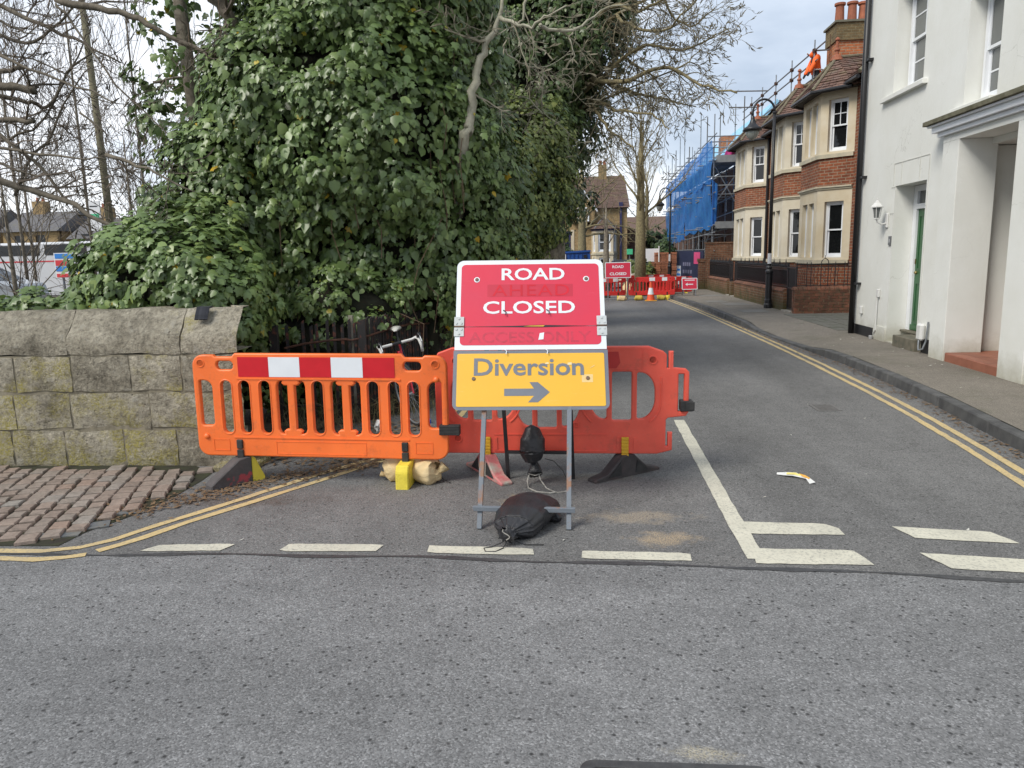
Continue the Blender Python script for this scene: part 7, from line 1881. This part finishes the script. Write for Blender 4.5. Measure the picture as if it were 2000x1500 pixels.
# ------------------------------------------------------------------ foliage
def rot_rand(d, ang, rg):
    a = d.orthogonal().normalized(); a.rotate(Quaternion(d, rg.uniform(0, 6.283)))
    q = d.copy(); q.rotate(Quaternion(a, ang)); return q
def grow(out, p, d, r, L, lev, maxlev, rg, up=.05, wig=.22, kids=(4, 5, 4), ratio=.6, spread=(.5, 1.0), tmin=.25, wmin=.0035):
    n = 5 if lev < maxlev else 4
    pts = [p.copy()]; rs = [r]; q = p.copy(); dd = d.copy(); dirs = [dd.copy()]
    for k in range(n):
        dd = (dd + Vector((rg.gauss(0, wig), rg.gauss(0, wig), rg.gauss(0, wig) + up))).normalized()
        q = q + dd * (L / n); pts.append(q.copy()); rs.append(max(wmin * .7, r * (1 - .65 * (k + 1) / n))); dirs.append(dd.copy())
    out.append((lev, pts, rs))
    if lev < maxlev:
        nk = kids[min(lev, len(kids) - 1)]
        for k in range(nk):
            t = tmin + (1 - tmin) * (k + rg.random()) / nk; i = min(int(t * n), n - 1); f = t * n - i
            cp = pts[i].lerp(pts[i + 1], f); cd = rot_rand(dirs[i], rg.uniform(*spread), rg)
            grow(out, cp, cd, max(wmin, (rs[i] * (1 - f) + rs[i + 1] * f) * .55), L * ratio * rg.uniform(.65, 1.2) * (1.1 - .4 * t), lev + 1, maxlev, rg, up, wig, kids, ratio, spread, tmin, wmin)
def along(out, pts, r, rg, n, L, maxlev, up, kids, wmin=.0035, tmin=.15, spread=(.4, 1.1), taper=.75, wig=.22):
    """a measured limb with twigs growing from it"""
    P = [Vector(p) for p in pts]
    # smooth
    S = []
    for i in range(len(P) - 1):
        for k in range(3):
            t = k / 3; p0, p1, p2, p3 = P[max(i - 1, 0)], P[i], P[i + 1], P[min(i + 2, len(P) - 1)]
            S.append(.5 * ((2 * p1) + (p2 - p0) * t + (2 * p0 - 5 * p1 + 4 * p2 - p3) * t * t + (3 * p1 - p0 - 3 * p2 + p3) * t ** 3))
    S.append(P[-1]); m = len(S)
    rs = [max(wmin, r * (1 - taper * k / (m - 1))) for k in range(m)]
    S = [p + Vector((rg.gauss(0, .012), rg.gauss(0, .02), rg.gauss(0, .012))) for p in S]
    out.append((0, S, rs))
    for k in range(n):
        t = tmin + (1 - tmin) * (k + rg.random()) / n; i = min(int(t * (m - 1)), m - 2)
        d = (S[i + 1] - S[i]).normalized()
        grow(out, S[i].copy(), rot_rand(d, rg.uniform(*spread), rg), max(wmin, rs[i] * .5), L * rg.uniform(.6, 1.25) * (1.15 - .45 * t), 1, maxlev, rg, up, wig, kids, .62, (.4, .95), .2, wmin)
def emit(out, parent, m_limb, m_twig, limb_lev=0, buds=0., rg=None, limb_name='limb'):
    """limbs one by one, the fine twigs as one mass"""
    tw = MB()
    for lev, pts, rs in out:
        if lev <= limb_lev: MB().tube(pts, rs, 8 if rs[0] > .02 else 5).build(limb_name, m_limb, parent, smooth=True, uv=False)
        else:
            tw.tube(pts, rs, 4 if lev == limb_lev + 1 else 3, False)
            if buds and rg.random() < buds:
                d = (pts[-1] - pts[-2]).normalized()
                for q in range(2):
                    e = rot_rand(d, rg.uniform(.1, .7), rg); tw.tube([pts[-1 - q], pts[-1 - q] + e * .05, pts[-1 - q] + e * .085], [.006, .009, .002], 3, False)
    if tw.v: tw.build('twigs', m_twig, parent, kind='stuff', uv=False)

# leaf templates: (verts, faces)
_l5 = [(0, 0), (.22, -.10), (.50, .08), (.34, .30), (.46, .56), (.20, .60), (0, 1.0), (-.20, .60), (-.46, .56), (-.34, .30), (-.50, .08), (-.22, -.10)]
LT5 = (np.array([(0, .34, .05)] + [(x, y, -.30 * abs(x) - .10 * y * y) for x, y in _l5]), [(0, i + 1, (i + 1) % 12 + 1) for i in range(12)])
_l4 = [(0, 0), (.34, .10), (.36, .45), (0, 1.0), (-.36, .45), (-.34, .10)]
LT4 = (np.array([(x, y, -.25 * abs(x) - .08 * y * y) for x, y in _l4]), [(0, 1, 2), (0, 2, 3), (0, 3, 4), (0, 4, 5)])
LT2 = (np.array([(0, 0, 0), (.36, .42, -.1), (0, 1, -.05), (-.36, .42, -.1)]), [(0, 1, 2), (0, 2, 3)])
def unit(a): return a / np.maximum(np.linalg.norm(a, axis=1, keepdims=True), 1e-9)
def leaf_frames(nrm, tip, rng):
    n = unit(nrm); t = tip - n * (tip * n).sum(1, keepdims=True); t = unit(t); s = np.cross(t, n); return s, t, n
def leaf_arrays(pos, nrm, tip, size, tmpl, rng):
    V, F = tmpl; s, t, n = leaf_frames(nrm, tip, rng)
    wv = rng.uniform(.8, 1.2, len(pos))[:, None, None]
    co = pos[:, None, :] + size[:, None, None] * (s[:, None, :] * V[None, :, 0:1] * wv + t[:, None, :] * (V[None, :, 1:2] - .3) + n[:, None, :] * V[None, :, 2:3])
    return co
def leaves_object(name, pos, nrm, tip, size, rnd, tmpl, mat, parent, kind='stuff'):
    V, F = tmpl; N = len(pos); co = leaf_arrays(pos, nrm, tip, size, tmpl, RNG) - np.array(offset_of(parent))
    nv = len(V); fa = np.array(F)
    me = bpy.data.meshes.new(name)
    me.vertices.add(N * nv); me.vertices.foreach_set('co', co.reshape(-1).astype(np.float32))
    idx = (fa[None] + (np.arange(N) * nv)[:, None, None]).reshape(-1)
    me.loops.add(len(idx)); me.loops.foreach_set('vertex_index', idx.astype(np.int32))
    nf = N * len(F); me.polygons.add(nf)
    me.polygons.foreach_set('loop_start', (np.arange(nf) * 3).astype(np.int32)); me.polygons.foreach_set('loop_total', np.full(nf, 3, dtype=np.int32))
    at = me.attributes.new('rnd', 'FLOAT', 'POINT'); at.data.foreach_set('value', np.repeat(rnd, nv).astype(np.float32))
    me.update(calc_edges=True)
    me.polygons.foreach_set('use_smooth', [True] * nf)
    return link(name, me, mat, parent, kind)
def envelope_points(ells, n, rng, front=None):
    """points on the outer surface of a union of ellipsoids, with outward normals"""
    E = np.array(ells); area = (E[:, 3] * E[:, 4] + E[:, 3] * E[:, 5] + E[:, 4] * E[:, 5]); pr = area / area.sum()
    P = []; Nn = []
    while sum(len(p) for p in P) < n:
        k = rng.choice(len(E), 4 * n, p=pr); d = unit(rng.normal(size=(4 * n, 3))); c = E[k, :3]; r = E[k, 3:]
        p = c + d * r; nn = unit(d / r)
        ok = np.ones(len(p), bool)
        for j in range(len(E)):
            ok &= ~((((p - E[j, :3]) / E[j, 3:]) ** 2).sum(1) < .86) | (k == j)
        if front is not None: ok &= front(p, nn)
        P.append(p[ok]); Nn.append(nn[ok])
    return np.concatenate(P)[:n], np.concatenate(Nn)[:n]
FACE = lambda p, nn: (nn[:, 1] < .35) & (p[:, 2] > .05)
def ivy(parent, ells, n_clump, per, R, size, mat, tmpl=LT4, seed=1, face=FACE, core=.80, tipdown=1., n_parts=0, yellow=True, bright=0., jitter=.35):
    rng = np.random.default_rng(seed)
    C, N = envelope_points(ells, n_clump, rng, face)
    Rk = R * rng.uniform(.55, 1.35, n_clump); tone = rng.normal(0, .11, n_clump)
    C = C + N * rng.normal(0, R * jitter, n_clump)[:, None]
    k = np.repeat(np.arange(n_clump), per); M = len(k)
    d = unit(N[k] * .75 + rng.normal(size=(M, 3)) * .75 + np.array([0, 0, .15]))
    pos = C[k] + d * (Rk[k] * rng.uniform(.35, 1.05, M) ** .6)[:, None]
    nrm = unit(d * .55 + N[k] * .45 + np.array([0, -.15, .42]) + rng.normal(size=(M, 3)) * .30)
    tip = np.array([0, 0, -1.]) * tipdown + d * .45 + rng.normal(size=(M, 3)) * .40
    sz = size * rng.uniform(.45, 1.4, M) ** 1.1
    rnd = np.clip(.42 + tone[k] + rng.normal(0, .17, M) + bright, 0, .93)
    if yellow: yy = rng.random(M) < .006; rnd[yy] = rng.uniform(.965, 1., yy.sum())
    fy = np.interp(pos[:, 0], [-3.3, -2.3, -1.86, -1.62], [7.48, 7.66, 8.85, 10.2]) + .06
    infront = (pos[:, 0] > -3.25) & (pos[:, 0] < -1.6) & (pos[:, 1] < fy) & (pos[:, 2] < 1.28) & (pos[:, 1] > 6.6) & ((pos[:, 0] > -2.85) | (pos[:, 1] > 7.2)) & (rng.random(M) > .07)
    keep = (pos[:, 2] > .04) & ~infront
    pos, nrm, tip, sz, rnd = pos[keep], nrm[keep], tip[keep], sz[keep], rnd[keep]
    if n_parts:
        score = sz / np.maximum(pos[:, 1], 1); order = np.argsort(-score)
        sel = order[:n_parts]; rest = np.ones(len(pos), bool); rest[sel] = False
        s_, t_, n_ = leaf_frames(nrm[sel], tip[sel], rng)
        tones = sorted(rnd[sel]); mes = []
        for q in range(10):
            me = bpy.data.meshes.new('leaf'); me.from_pydata((tmpl[0] - np.array([0, .3, 0])).tolist(), [], tmpl[1])
            at = me.attributes.new('rnd', 'FLOAT', 'POINT'); at.data.foreach_set('value', [float(tones[int((q + .5) / 10 * len(tones))])] * len(tmpl[0]))
            me.materials.append(mat); me.polygons.foreach_set('use_smooth', [True] * len(me.polygons)); mes.append(me)
        off = np.array(offset_of(parent))
        for i, gi in enumerate(sel):
            o = bpy.data.objects.new('leaf', mes[int(rng.integers(10))]); COL.objects.link(o); o.parent = parent
            S = float(sz[gi]); q = pos[gi] - off
            o.matrix_local = Matrix(((s_[i][0] * S, t_[i][0] * S, n_[i][0] * S, q[0]), (s_[i][1] * S, t_[i][1] * S, n_[i][1] * S, q[1]), (s_[i][2] * S, t_[i][2] * S, n_[i][2] * S, q[2]), (0, 0, 0, 1)))
        pos, nrm, tip, sz, rnd = pos[rest], nrm[rest], tip[rest], sz[rest], rnd[rest]
    if tmpl is LT5:
        h = rng.random(len(pos)) < .45
        leaves_object('foliage', pos[h], nrm[h], tip[h], sz[h] * .9, rnd[h], LT4, mat, parent); h = ~h
        leaves_object('foliage', pos[h], nrm[h], tip[h], sz[h], rnd[h], tmpl, mat, parent)
    else: leaves_object('foliage', pos, nrm, tip, sz, rnd, tmpl, mat, parent)
    if core:  # added filler blobs, coloured near-black as the crown's shaded inside
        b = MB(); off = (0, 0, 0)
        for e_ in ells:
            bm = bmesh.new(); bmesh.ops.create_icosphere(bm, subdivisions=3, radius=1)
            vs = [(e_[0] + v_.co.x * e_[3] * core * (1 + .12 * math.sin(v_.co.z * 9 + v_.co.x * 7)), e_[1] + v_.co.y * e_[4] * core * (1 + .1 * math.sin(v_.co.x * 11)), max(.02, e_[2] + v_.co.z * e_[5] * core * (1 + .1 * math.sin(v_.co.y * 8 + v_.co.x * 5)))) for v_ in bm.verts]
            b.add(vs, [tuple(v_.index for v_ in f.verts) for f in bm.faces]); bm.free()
        b.build('shade_core', M_CORE, parent, kind='stuff', uv=False, smooth=True)

# --- main ivy clad tree behind the fence
T = thing('ivy_clad_tree', 'broad tree smothered in glossy dark green ivy behind the black fence', 'tree', (-2.8, 9.0, 0))
MAIN = [(-2.9, 9.4, 1.8, 1.75, 1.15, 1.25), (-2.75, 9.0, 3.2, 1.5, 1.2, 1.35), (-2.5, 9.2, 4.9, 1.35, 1.2, 1.4), (-2.4, 9.3, 6.6, 1.15, 1.1, 1.3), (-3.95, 8.7, 2.25, .75, .75, .95), (-1.75, 9.7, 2.4, .85, .95, 1.3), (-1.9, 9.8, 4.3, .8, .8, 1.5), (-3.45, 8.9, 3.55, .65, .7, .6)]
MB().tube([(-2.7, 9.0, 0), (-2.75, 9., 2.), (-2.6, 9.1, 4.5), (-2.4, 9.2, 8)], [.3, .24, .2, .12], 10).build('trunk', M_BARK, T, smooth=True)
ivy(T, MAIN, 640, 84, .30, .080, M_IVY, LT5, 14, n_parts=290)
ivy(T, [(a, b, c, d * .9, e * .88, f * .92) for a, b, c, d, e, f in MAIN], 620, 46, .3, .10, M_IVY, LT4, 12, core=0, yellow=False, bright=-.06)  # inner leaf layer toned down, shade between the clumps put into the colour
rgx = random.Random(5); st_ = MB()
for k in range(60):
    x = rgx.uniform(-4.2, -1.2); z = rgx.uniform(.3, 4.5); y = 7.95 + rgx.uniform(-.1, .5) + abs(x + 2.8) * .2
    st_.tube([(x, y, z), (x + rgx.gauss(0, .06), y - .06, z + rgx.uniform(.2, .5)), (x + rgx.gauss(0, .15), y + .02, z + rgx.uniform(.5, 1.0))], .005, 4, False)
st_.build('ivy_stems', M_STEM_IVY, T, kind='stuff', uv=False)
# --- slim ivy column on the left
T2 = thing('ivy_clad_tree', 'slim trunk with ragged hanging ivy and sky gaps beside the broad ivy tree', 'tree', (-4.7, 9., 0))
MB().tube([(-4.45, 9.1, 0), (-4.55, 9.1, 2.2), (-4.62, 9., 4.), (-4.75, 9., 7)], [.11, .09, .08, .06], 8).build('trunk', M_BARK, T2, smooth=True)
ivy(T2, [(-4.75, 9.0, 4.15, .50, .4, .55), (-4.6, 9.0, 5.0, .55, .5, .6), (-4.7, 9.0, 3.2, .38, .35, .6), (-4.5, 9., 2.5, .35, .35, .45), (-4.65, 9., 6.1, .6, .5, .8)], 92, 34, .24, .088, M_IVY, LT5, 13, face=lambda p, nn: p[:, 2] > 1.2, core=0)
# --- mass further back with finer olive leaves
T3 = thing('ivy_clad_tree', 'rounded olive green ivy thicket with fine leaves in the middle distance', 'tree', (-1.1, 13, 0))
T3E = [(-1.12, 13., 2.95, .9, 1., 1.15), (-1.65, 13.3, 1.5, .7, .9, .95), (-1.6, 12.8, 3.1, .8, .8, 1.0), (-1.55, 12.2, 1.6, .6, .8, 1.1), (-.85, 13.2, 3.5, .6, .7, .7)]
ivy(T3, T3E, 520, 62, .24, .066, M_IVY_OLIVE, LT4, 17)
ivy(T3, [(a, b, c, d * .9, e * .9, f * .92) for a, b, c, d, e, f in T3E], 200, 40, .26, .08, M_IVY_DARK, LT4, 18, core=0, yellow=False)  # inner layer in darker leaf colour, painted shade behind the olive leaves
MB().tube([(-1.1, 13.2, 0), (-1.1, 13.2, 3.)], .15, 8).build('trunk', M_BARK, T3)
# --- tall dark ivy clad tree leaning over the street
T4 = thing('ivy_clad_tree', 'tall dark ivy clad tree rising behind the pale bare branches', 'tree', (-.4, 17, 0))
T4E = [(-.25, 17., 6.3, 1.1, 1.0, 1.2), (-.55, 17., 4.7, .80, .9, 1.2), (.0, 17, 7.8, 1.25, 1.1, 1.4), (-.75, 17.2, 3.2, .75, .8, 1.2), (-1.5, 16.8, 6.6, 1.2, 1., 1.6), (-1.4, 16.6, 4.9, 1., 1., 1.2), (-1.6, 16.4, 8.4, 1.4, 1., 1.4), (.60, 17., 6.9, .60, .6, .6), (.95, 16.8, 7.7, .65, .6, .6), (-.9, 15.9, 5.6, .9, .6, 1.2), (-.2, 16., 6.0, .8, .6, 1.0), (.25, 17, 5.6, .4, .5, .5)]
ivy(T4, T4E, 760, 64, .34, .085, M_IVY_DARK, LT4, 19, bright=.14)
MB().tube([(-.6, 17., 0), (-.5, 17, 4.), (-.3, 17, 8)], [.3, .25, .15], 8).build('trunk', M_BARK, T4)
# --- dense low evergreen further down
T5 = thing('evergreen_shrub', 'dense dark evergreen shrub beyond the fence near the blue container', 'shrub', (-.9, 20, 0))
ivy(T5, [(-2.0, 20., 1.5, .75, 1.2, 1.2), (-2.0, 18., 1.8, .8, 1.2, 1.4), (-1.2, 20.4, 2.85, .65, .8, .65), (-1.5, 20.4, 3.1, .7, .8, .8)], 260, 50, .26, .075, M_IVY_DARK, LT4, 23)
# --- ivy over the stone wall
T6 = thing('wall_ivy', 'low sprawling bright ivy tumbling along the top of the stone wall', 'ivy', (-4.3, 6.9, 1.2))
WI = [(-5.9, 6.75, 1.10, .9, .5, .26), (-5.0, 6.8, 1.14, .7, .5, .24), (-4.22, 7.0, 1.50, .5, .6, .52), (-3.75, 6.9, 1.45, .6, .55, .48), (-3.38, 6.85, 1.33, .30, .42, .36), (-7.2, 6.8, 1.12, 1.2, .5, .28), (-4.0, 7.5, 1.7, .6, .5, .55)]
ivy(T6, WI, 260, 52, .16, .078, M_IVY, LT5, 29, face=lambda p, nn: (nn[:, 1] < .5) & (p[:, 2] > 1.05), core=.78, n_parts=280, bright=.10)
# --- low growth behind the fence, leaf tone raised to offset the shade
T7 = thing('fence_ivy', 'shaded ivy and weeds growing through the foot of the black fence', 'ivy', (-2.6, 8.1, 0))
ivy(T7, [(-2.9, 8.12, .6, .85, .36, .65), (-2.6, 9.0, .55, .42, .8, .75), (-3.7, 7.75, .6, .5, .45, .6), (-2.75, 8.3, 1.15, .75, .38, .42), (-2.25, 9.2, 1.1, .35, .8, .4)], 230, 40, .14, .07, M_IVY, LT5, 31, bright=.12)
w = MB(); rg = random.Random(9)
for k in range(420):
    t = rg.random(); x = -2.9 + 1.1 * t + rg.gauss(0, .18); y = 7.35 + .9 * t + rg.gauss(0, .25); h = rg.uniform(.08, .34)
    w.tube([(x, y, 0), (x + rg.gauss(0, .04), y + rg.gauss(0, .04), h * .6), (x + rg.gauss(0, .12), y + rg.gauss(0, .12), h)], [.003, .0025, .001], 3, False)
tag(w.build('weeds', simple('dry_weed', (.11, .10, .04), (.20, .17, .09), 9, .9, 0, coord='pos'), None, uv=False), kind='stuff')
# ivy climbing the fence post by the sign
T8 = thing('post_ivy', 'narrow column of ivy climbing the fence post between the bicycle and the sign', 'ivy', (-1.84, 8.9, 0))
ivy(T8, [(-1.80, 8.92, .7, .12, .12, .6), (-1.78, 9.0, 1.25, .2, .2, .3)], 40, 26, .09, .055, M_IVY, LT5, 37, bright=-.05)
tr_ = MB(); tr_.tube([(-1.72, 10.4, 0), (-1.70, 10.6, .9), (-1.60, 10.9, 2.2), (-1.45, 11.2, 3.2)], [.10, .085, .07, .05], 9)
BT = thing('tree_trunk', 'leaning bare brown trunk rising out of the ivy left of the big sign', 'tree', (-1.72, 10.4, 0)); tr_.build('trunk', simple('brown_trunk_bark', (.16, .12, .08), (.25, .20, .14), 9, .95, .7, 30, coord='pos'), BT, smooth=True)
# withered brown leaves hanging by the pale trunk
BL = thing('withered_spray', 'hanging spray of withered brown leaves beside the pale trunk', 'dead leaves', (-1.75, 10.6, 3.8))
rng = np.random.default_rng(3); n = 170
p = np.stack([-1.78 + rng.normal(0, .06, n), 10.4 + rng.normal(0, .06, n), rng.uniform(3.25, 4.15, n)], 1)
leaves_object('dead_leaves', p, rng.normal(size=(n, 3)) + np.array([0, -1, .2]), np.array([0, 0, -1.]) + rng.normal(size=(n, 3)) * .3, rng.uniform(.06, .12, n), rng.random(n), LT4, M_BROWN_LEAF, BL)
MB().tube([(-1.72, 10.42, 4.9), (-1.78, 10.40, 4.1), (-1.80, 10.4, 3.2)], .009, 5).build('stem', M_STEM_IVY, BL)

# ------------------------------------------------------------------ bare trees
rg = random.Random(21)
PT = thing('bare_tree', 'pale smooth barked bare trunk leaning in front of the dark ivy', 'tree', (-1.75, 10.3, 0))
out = []
CAM0 = Vector((0, 0, 1.72))
PALE = [([tuple(CAM0 + (Vector(p) - CAM0) * .76) for p in pts], r * .8) for pts, r in PALE]
for i, (pts, r) in enumerate(PALE): along(out, pts, r, rg, 2 if i == 0 else 5, .5, 3, .02, (3, 3, 2), .003)
out[0] = (0, [Vector((-1.75, 10.3, .1)), Vector((-1.62, 9.7, 1.6))] + list(reversed(out[0][1])), [.09, .085] + list(reversed(out[0][2]))[::-1])
emit(out, PT, M_BARK_PALE, simple('pale_twig', (.27, .25, .19), (.18, .16, .11), 12, .95, .2, coord='pos'), 0, .3, rg)
rg = random.Random(22)
RT = thing('bare_tree', 'wide bare tree with budding lichened branches reaching over the street', 'tree', (-.7, 17.2, 0))
MB().tube([(-.7, 17.2, 0), (-.7, 17.2, 3.), (-.3, 17.1, 4.8), (-.1, 17.0, 6.8)], [.26, .22, .17, .10], 10).build('trunk', M_BARK, RT, smooth=True)
out = []
for pts, r in RIGHT: along(out, [(-.5, 17.2, pts[0][2] - .35)] + pts, r, rg, 17, .85, 3, -.01, (5, 4, 3), .0042, .12)
emit(out, RT, M_BARK_LICHEN, simple('lichened_twig', (.095, .08, .055), (.19, .165, .10), 14, .95, .2, coord='pos'), 0, .5, rg)
rg = random.Random(23)
LB = thing('bare_tree', 'leafless tree with drooping dark branches and pruned stubs at the left', 'tree', (-8.2, 9, 0))
MB().tube([(-8.2, 9, 0), (-8.1, 9, 2.), (-7.9, 8.9, 4), (-7.8, 8.8, 6.5)], [.3, .26, .22, .15], 10).build('trunk', M_BARK, LB, smooth=True)
out = []
for i, (pts, r) in enumerate(LEFT):
    stub = i in (10, 11, 12)
    if stub: r *= .62
    along(out, pts, r, rg, 3 if stub else (4 if i in (14, 16) else 8), .62, 2 if stub else 3, .03, (4, 3, 2), .003, .1 if not stub else .6, taper=.15 if stub else .7)
emit(out, LB, simple('dark_limb_bark', (.09, .075, .055), (.17, .145, .11), 14, .95, .8, 30, coord='pos'), M_TWIG, 0, .15, rg)
def bare(label, x, y, h, r, seed, up, kids, wmin, L=.5, mat=M_BARK, spread=(.25, .6), name='bare_tree', n=16, lev=3, t0=.3, lean=(0, 0)):
    rg = random.Random(seed)
    t = thing(name, label, 'tree', (x, y, 0), None)
    pts = [Vector((x, y, 0)), Vector((x + lean[0] * .3, y, h * .3)), Vector((x + lean[0] * .7, y, h * .65)), Vector((x + lean[0], y, h))]
    out = []
    MB().tube(pts, [r, r * .85, r * .55, r * .15], 10).build('trunk', mat, t, smooth=True)
    for k in range(n):
        f = t0 + (1 - t0) * (k + rg.random()) / n; i = min(int(f * 3), 2); p = pts[i].lerp(pts[i + 1], f * 3 - i)
        d = rot_rand(Vector((lean[0] * .2, 0, 1)).normalized(), rg.uniform(spread[0], spread[1] + .5), rg)
        grow(out, p, d, max(wmin * 1.5, r * .32 * (1.15 - f)), h * L * (1.1 - .6 * f), 1, lev, rg, up, .16, kids, .6, spread, .2, wmin)
    emit(out, t, mat, mat if mat is not M_BARK else M_TWIG, 1, 0, rg)
    return t
bare('bare street tree with upright pollarded limbs beside the white notice board', 2.42, 30, 6.6, .24, 41, .14, (6, 5, 3), .010, .46, M_BARK_LICHEN, (.12, .3), n=18, t0=.42)
bare('knobbly bare tree spreading its branches across the buff house', .17, 36, 6.2, .24, 42, -.01, (6, 5, 3), .009, .62, M_BARK_LICHEN, (.5, 1.0), n=24, t0=.4)
bare('slim dark trunk in front of the stone bay window', 1.05, 29, 3.4, .16, 43, .08, (4, 3), .008, .4, M_BARK, (.4, .8), n=7, t0=.6, lev=2)
bare('thin bare tree beyond the scaffold', 4.6, 52, 7.0, .2, 44, .06, (5, 5, 3), .012, .5, M_BARK_LICHEN, (.3, .7), n=14)
for i, (x, y, h, s_) in enumerate(((-19.5, 25, 13, 51), (-17.6, 26, 14, 52), (-16.0, 27, 13.5, 53), (-23, 30, 12, 54), (-11.5, 34, 8, 55))):
    bare(('first', 'second', 'third', 'fourth', 'smallest')[i] + ' tall slender bare tree from the left, beyond the coach', x, y, h, .06, s_, .12, (6, 5, 3), .009, .36, M_BARK, (.25, .55), n=26, t0=.12)
for i, (x, y, h, s_) in enumerate(((-8.6, 14, 4.2, 61), (-10.4, 13, 3.8, 62), (-7.0, 12.5, 2.9, 63))):
    bare(('tangled bare bush behind the middle of the stone wall', 'tangled bare bush in front of the silver car', 'small leafless bush beside the wall ivy')[i], x, y, h, .05, s_, .0, (6, 6, 4), .005, .55, M_BARK, (.4, .9), 'bare_bush', 14, 3, .05)
# far evergreens
for i, (ells, lab, sd_) in enumerate((([(4.85, 48, 2.0, .9, .9, 1.1)], 'dark green round evergreen beyond the grey fence', 71), ([(2.35, 31.6, .75, .55, .5, .5), (2.8, 31.5, .6, .4, .4, .4)], 'low green shrub at the foot of the bare street tree', 72), ([(3.95, 35.2, 1.75, .26, .3, .22)], 'small leafy green plant beside the tall brick pallet', 73), ([(-1.5, 41, 1.2, 1.2, 1., 1.2)], 'dark evergreen beside the buff house', 74))):
    t = thing('evergreen_shrub', lab, 'shrub', ells[0][:2] + (0,)); ivy(t, ells, 60, 40, .25, .12, M_IVY_DARK if i != 1 else M_IVY_OLIVE, LT2, sd_, yellow=False)
# far wooded skyline
for i in range(24):
    a = R_(-62 + i * 5.6); d = 130 + 20 * ((i * 37) % 5); x, y = d * math.sin(a), d * math.cos(a)
    bare_h = 6 + (i * 53 % 7)
    t = thing('distant_tree', 'distant grey brown tree on the skyline beyond the houses', 'tree', (x, y, 0), 'distant trees on the skyline')
    MB().tube([(x, y, 0), (x, y, bare_h * .8)], .3, 6).build('trunk', M_BARK, t)
    rng = np.random.default_rng(200 + i); n = 900
    p = rng.normal(size=(n, 3)) * np.array([3., 2., bare_h * .22]) + np.array([x, y, bare_h * .62]); p = p[p[:, 2] > .5]
    leaves_object('crown', p, rng.normal(size=p.shape), rng.normal(size=p.shape), rng.uniform(.2, .6, len(p)), rng.random(len(p)) * .5, LT2, leaf_mat('distant_crown', [(0., (.09, .08, .065)), (1., (.15, .135, .105))], .9, .1) if i == 0 else bpy.data.materials['distant_crown'], t)
print('objects', len(bpy.data.objects), 'tris', sum(len(m.loops) - 2 * len(m.polygons) for m in bpy.data.meshes))
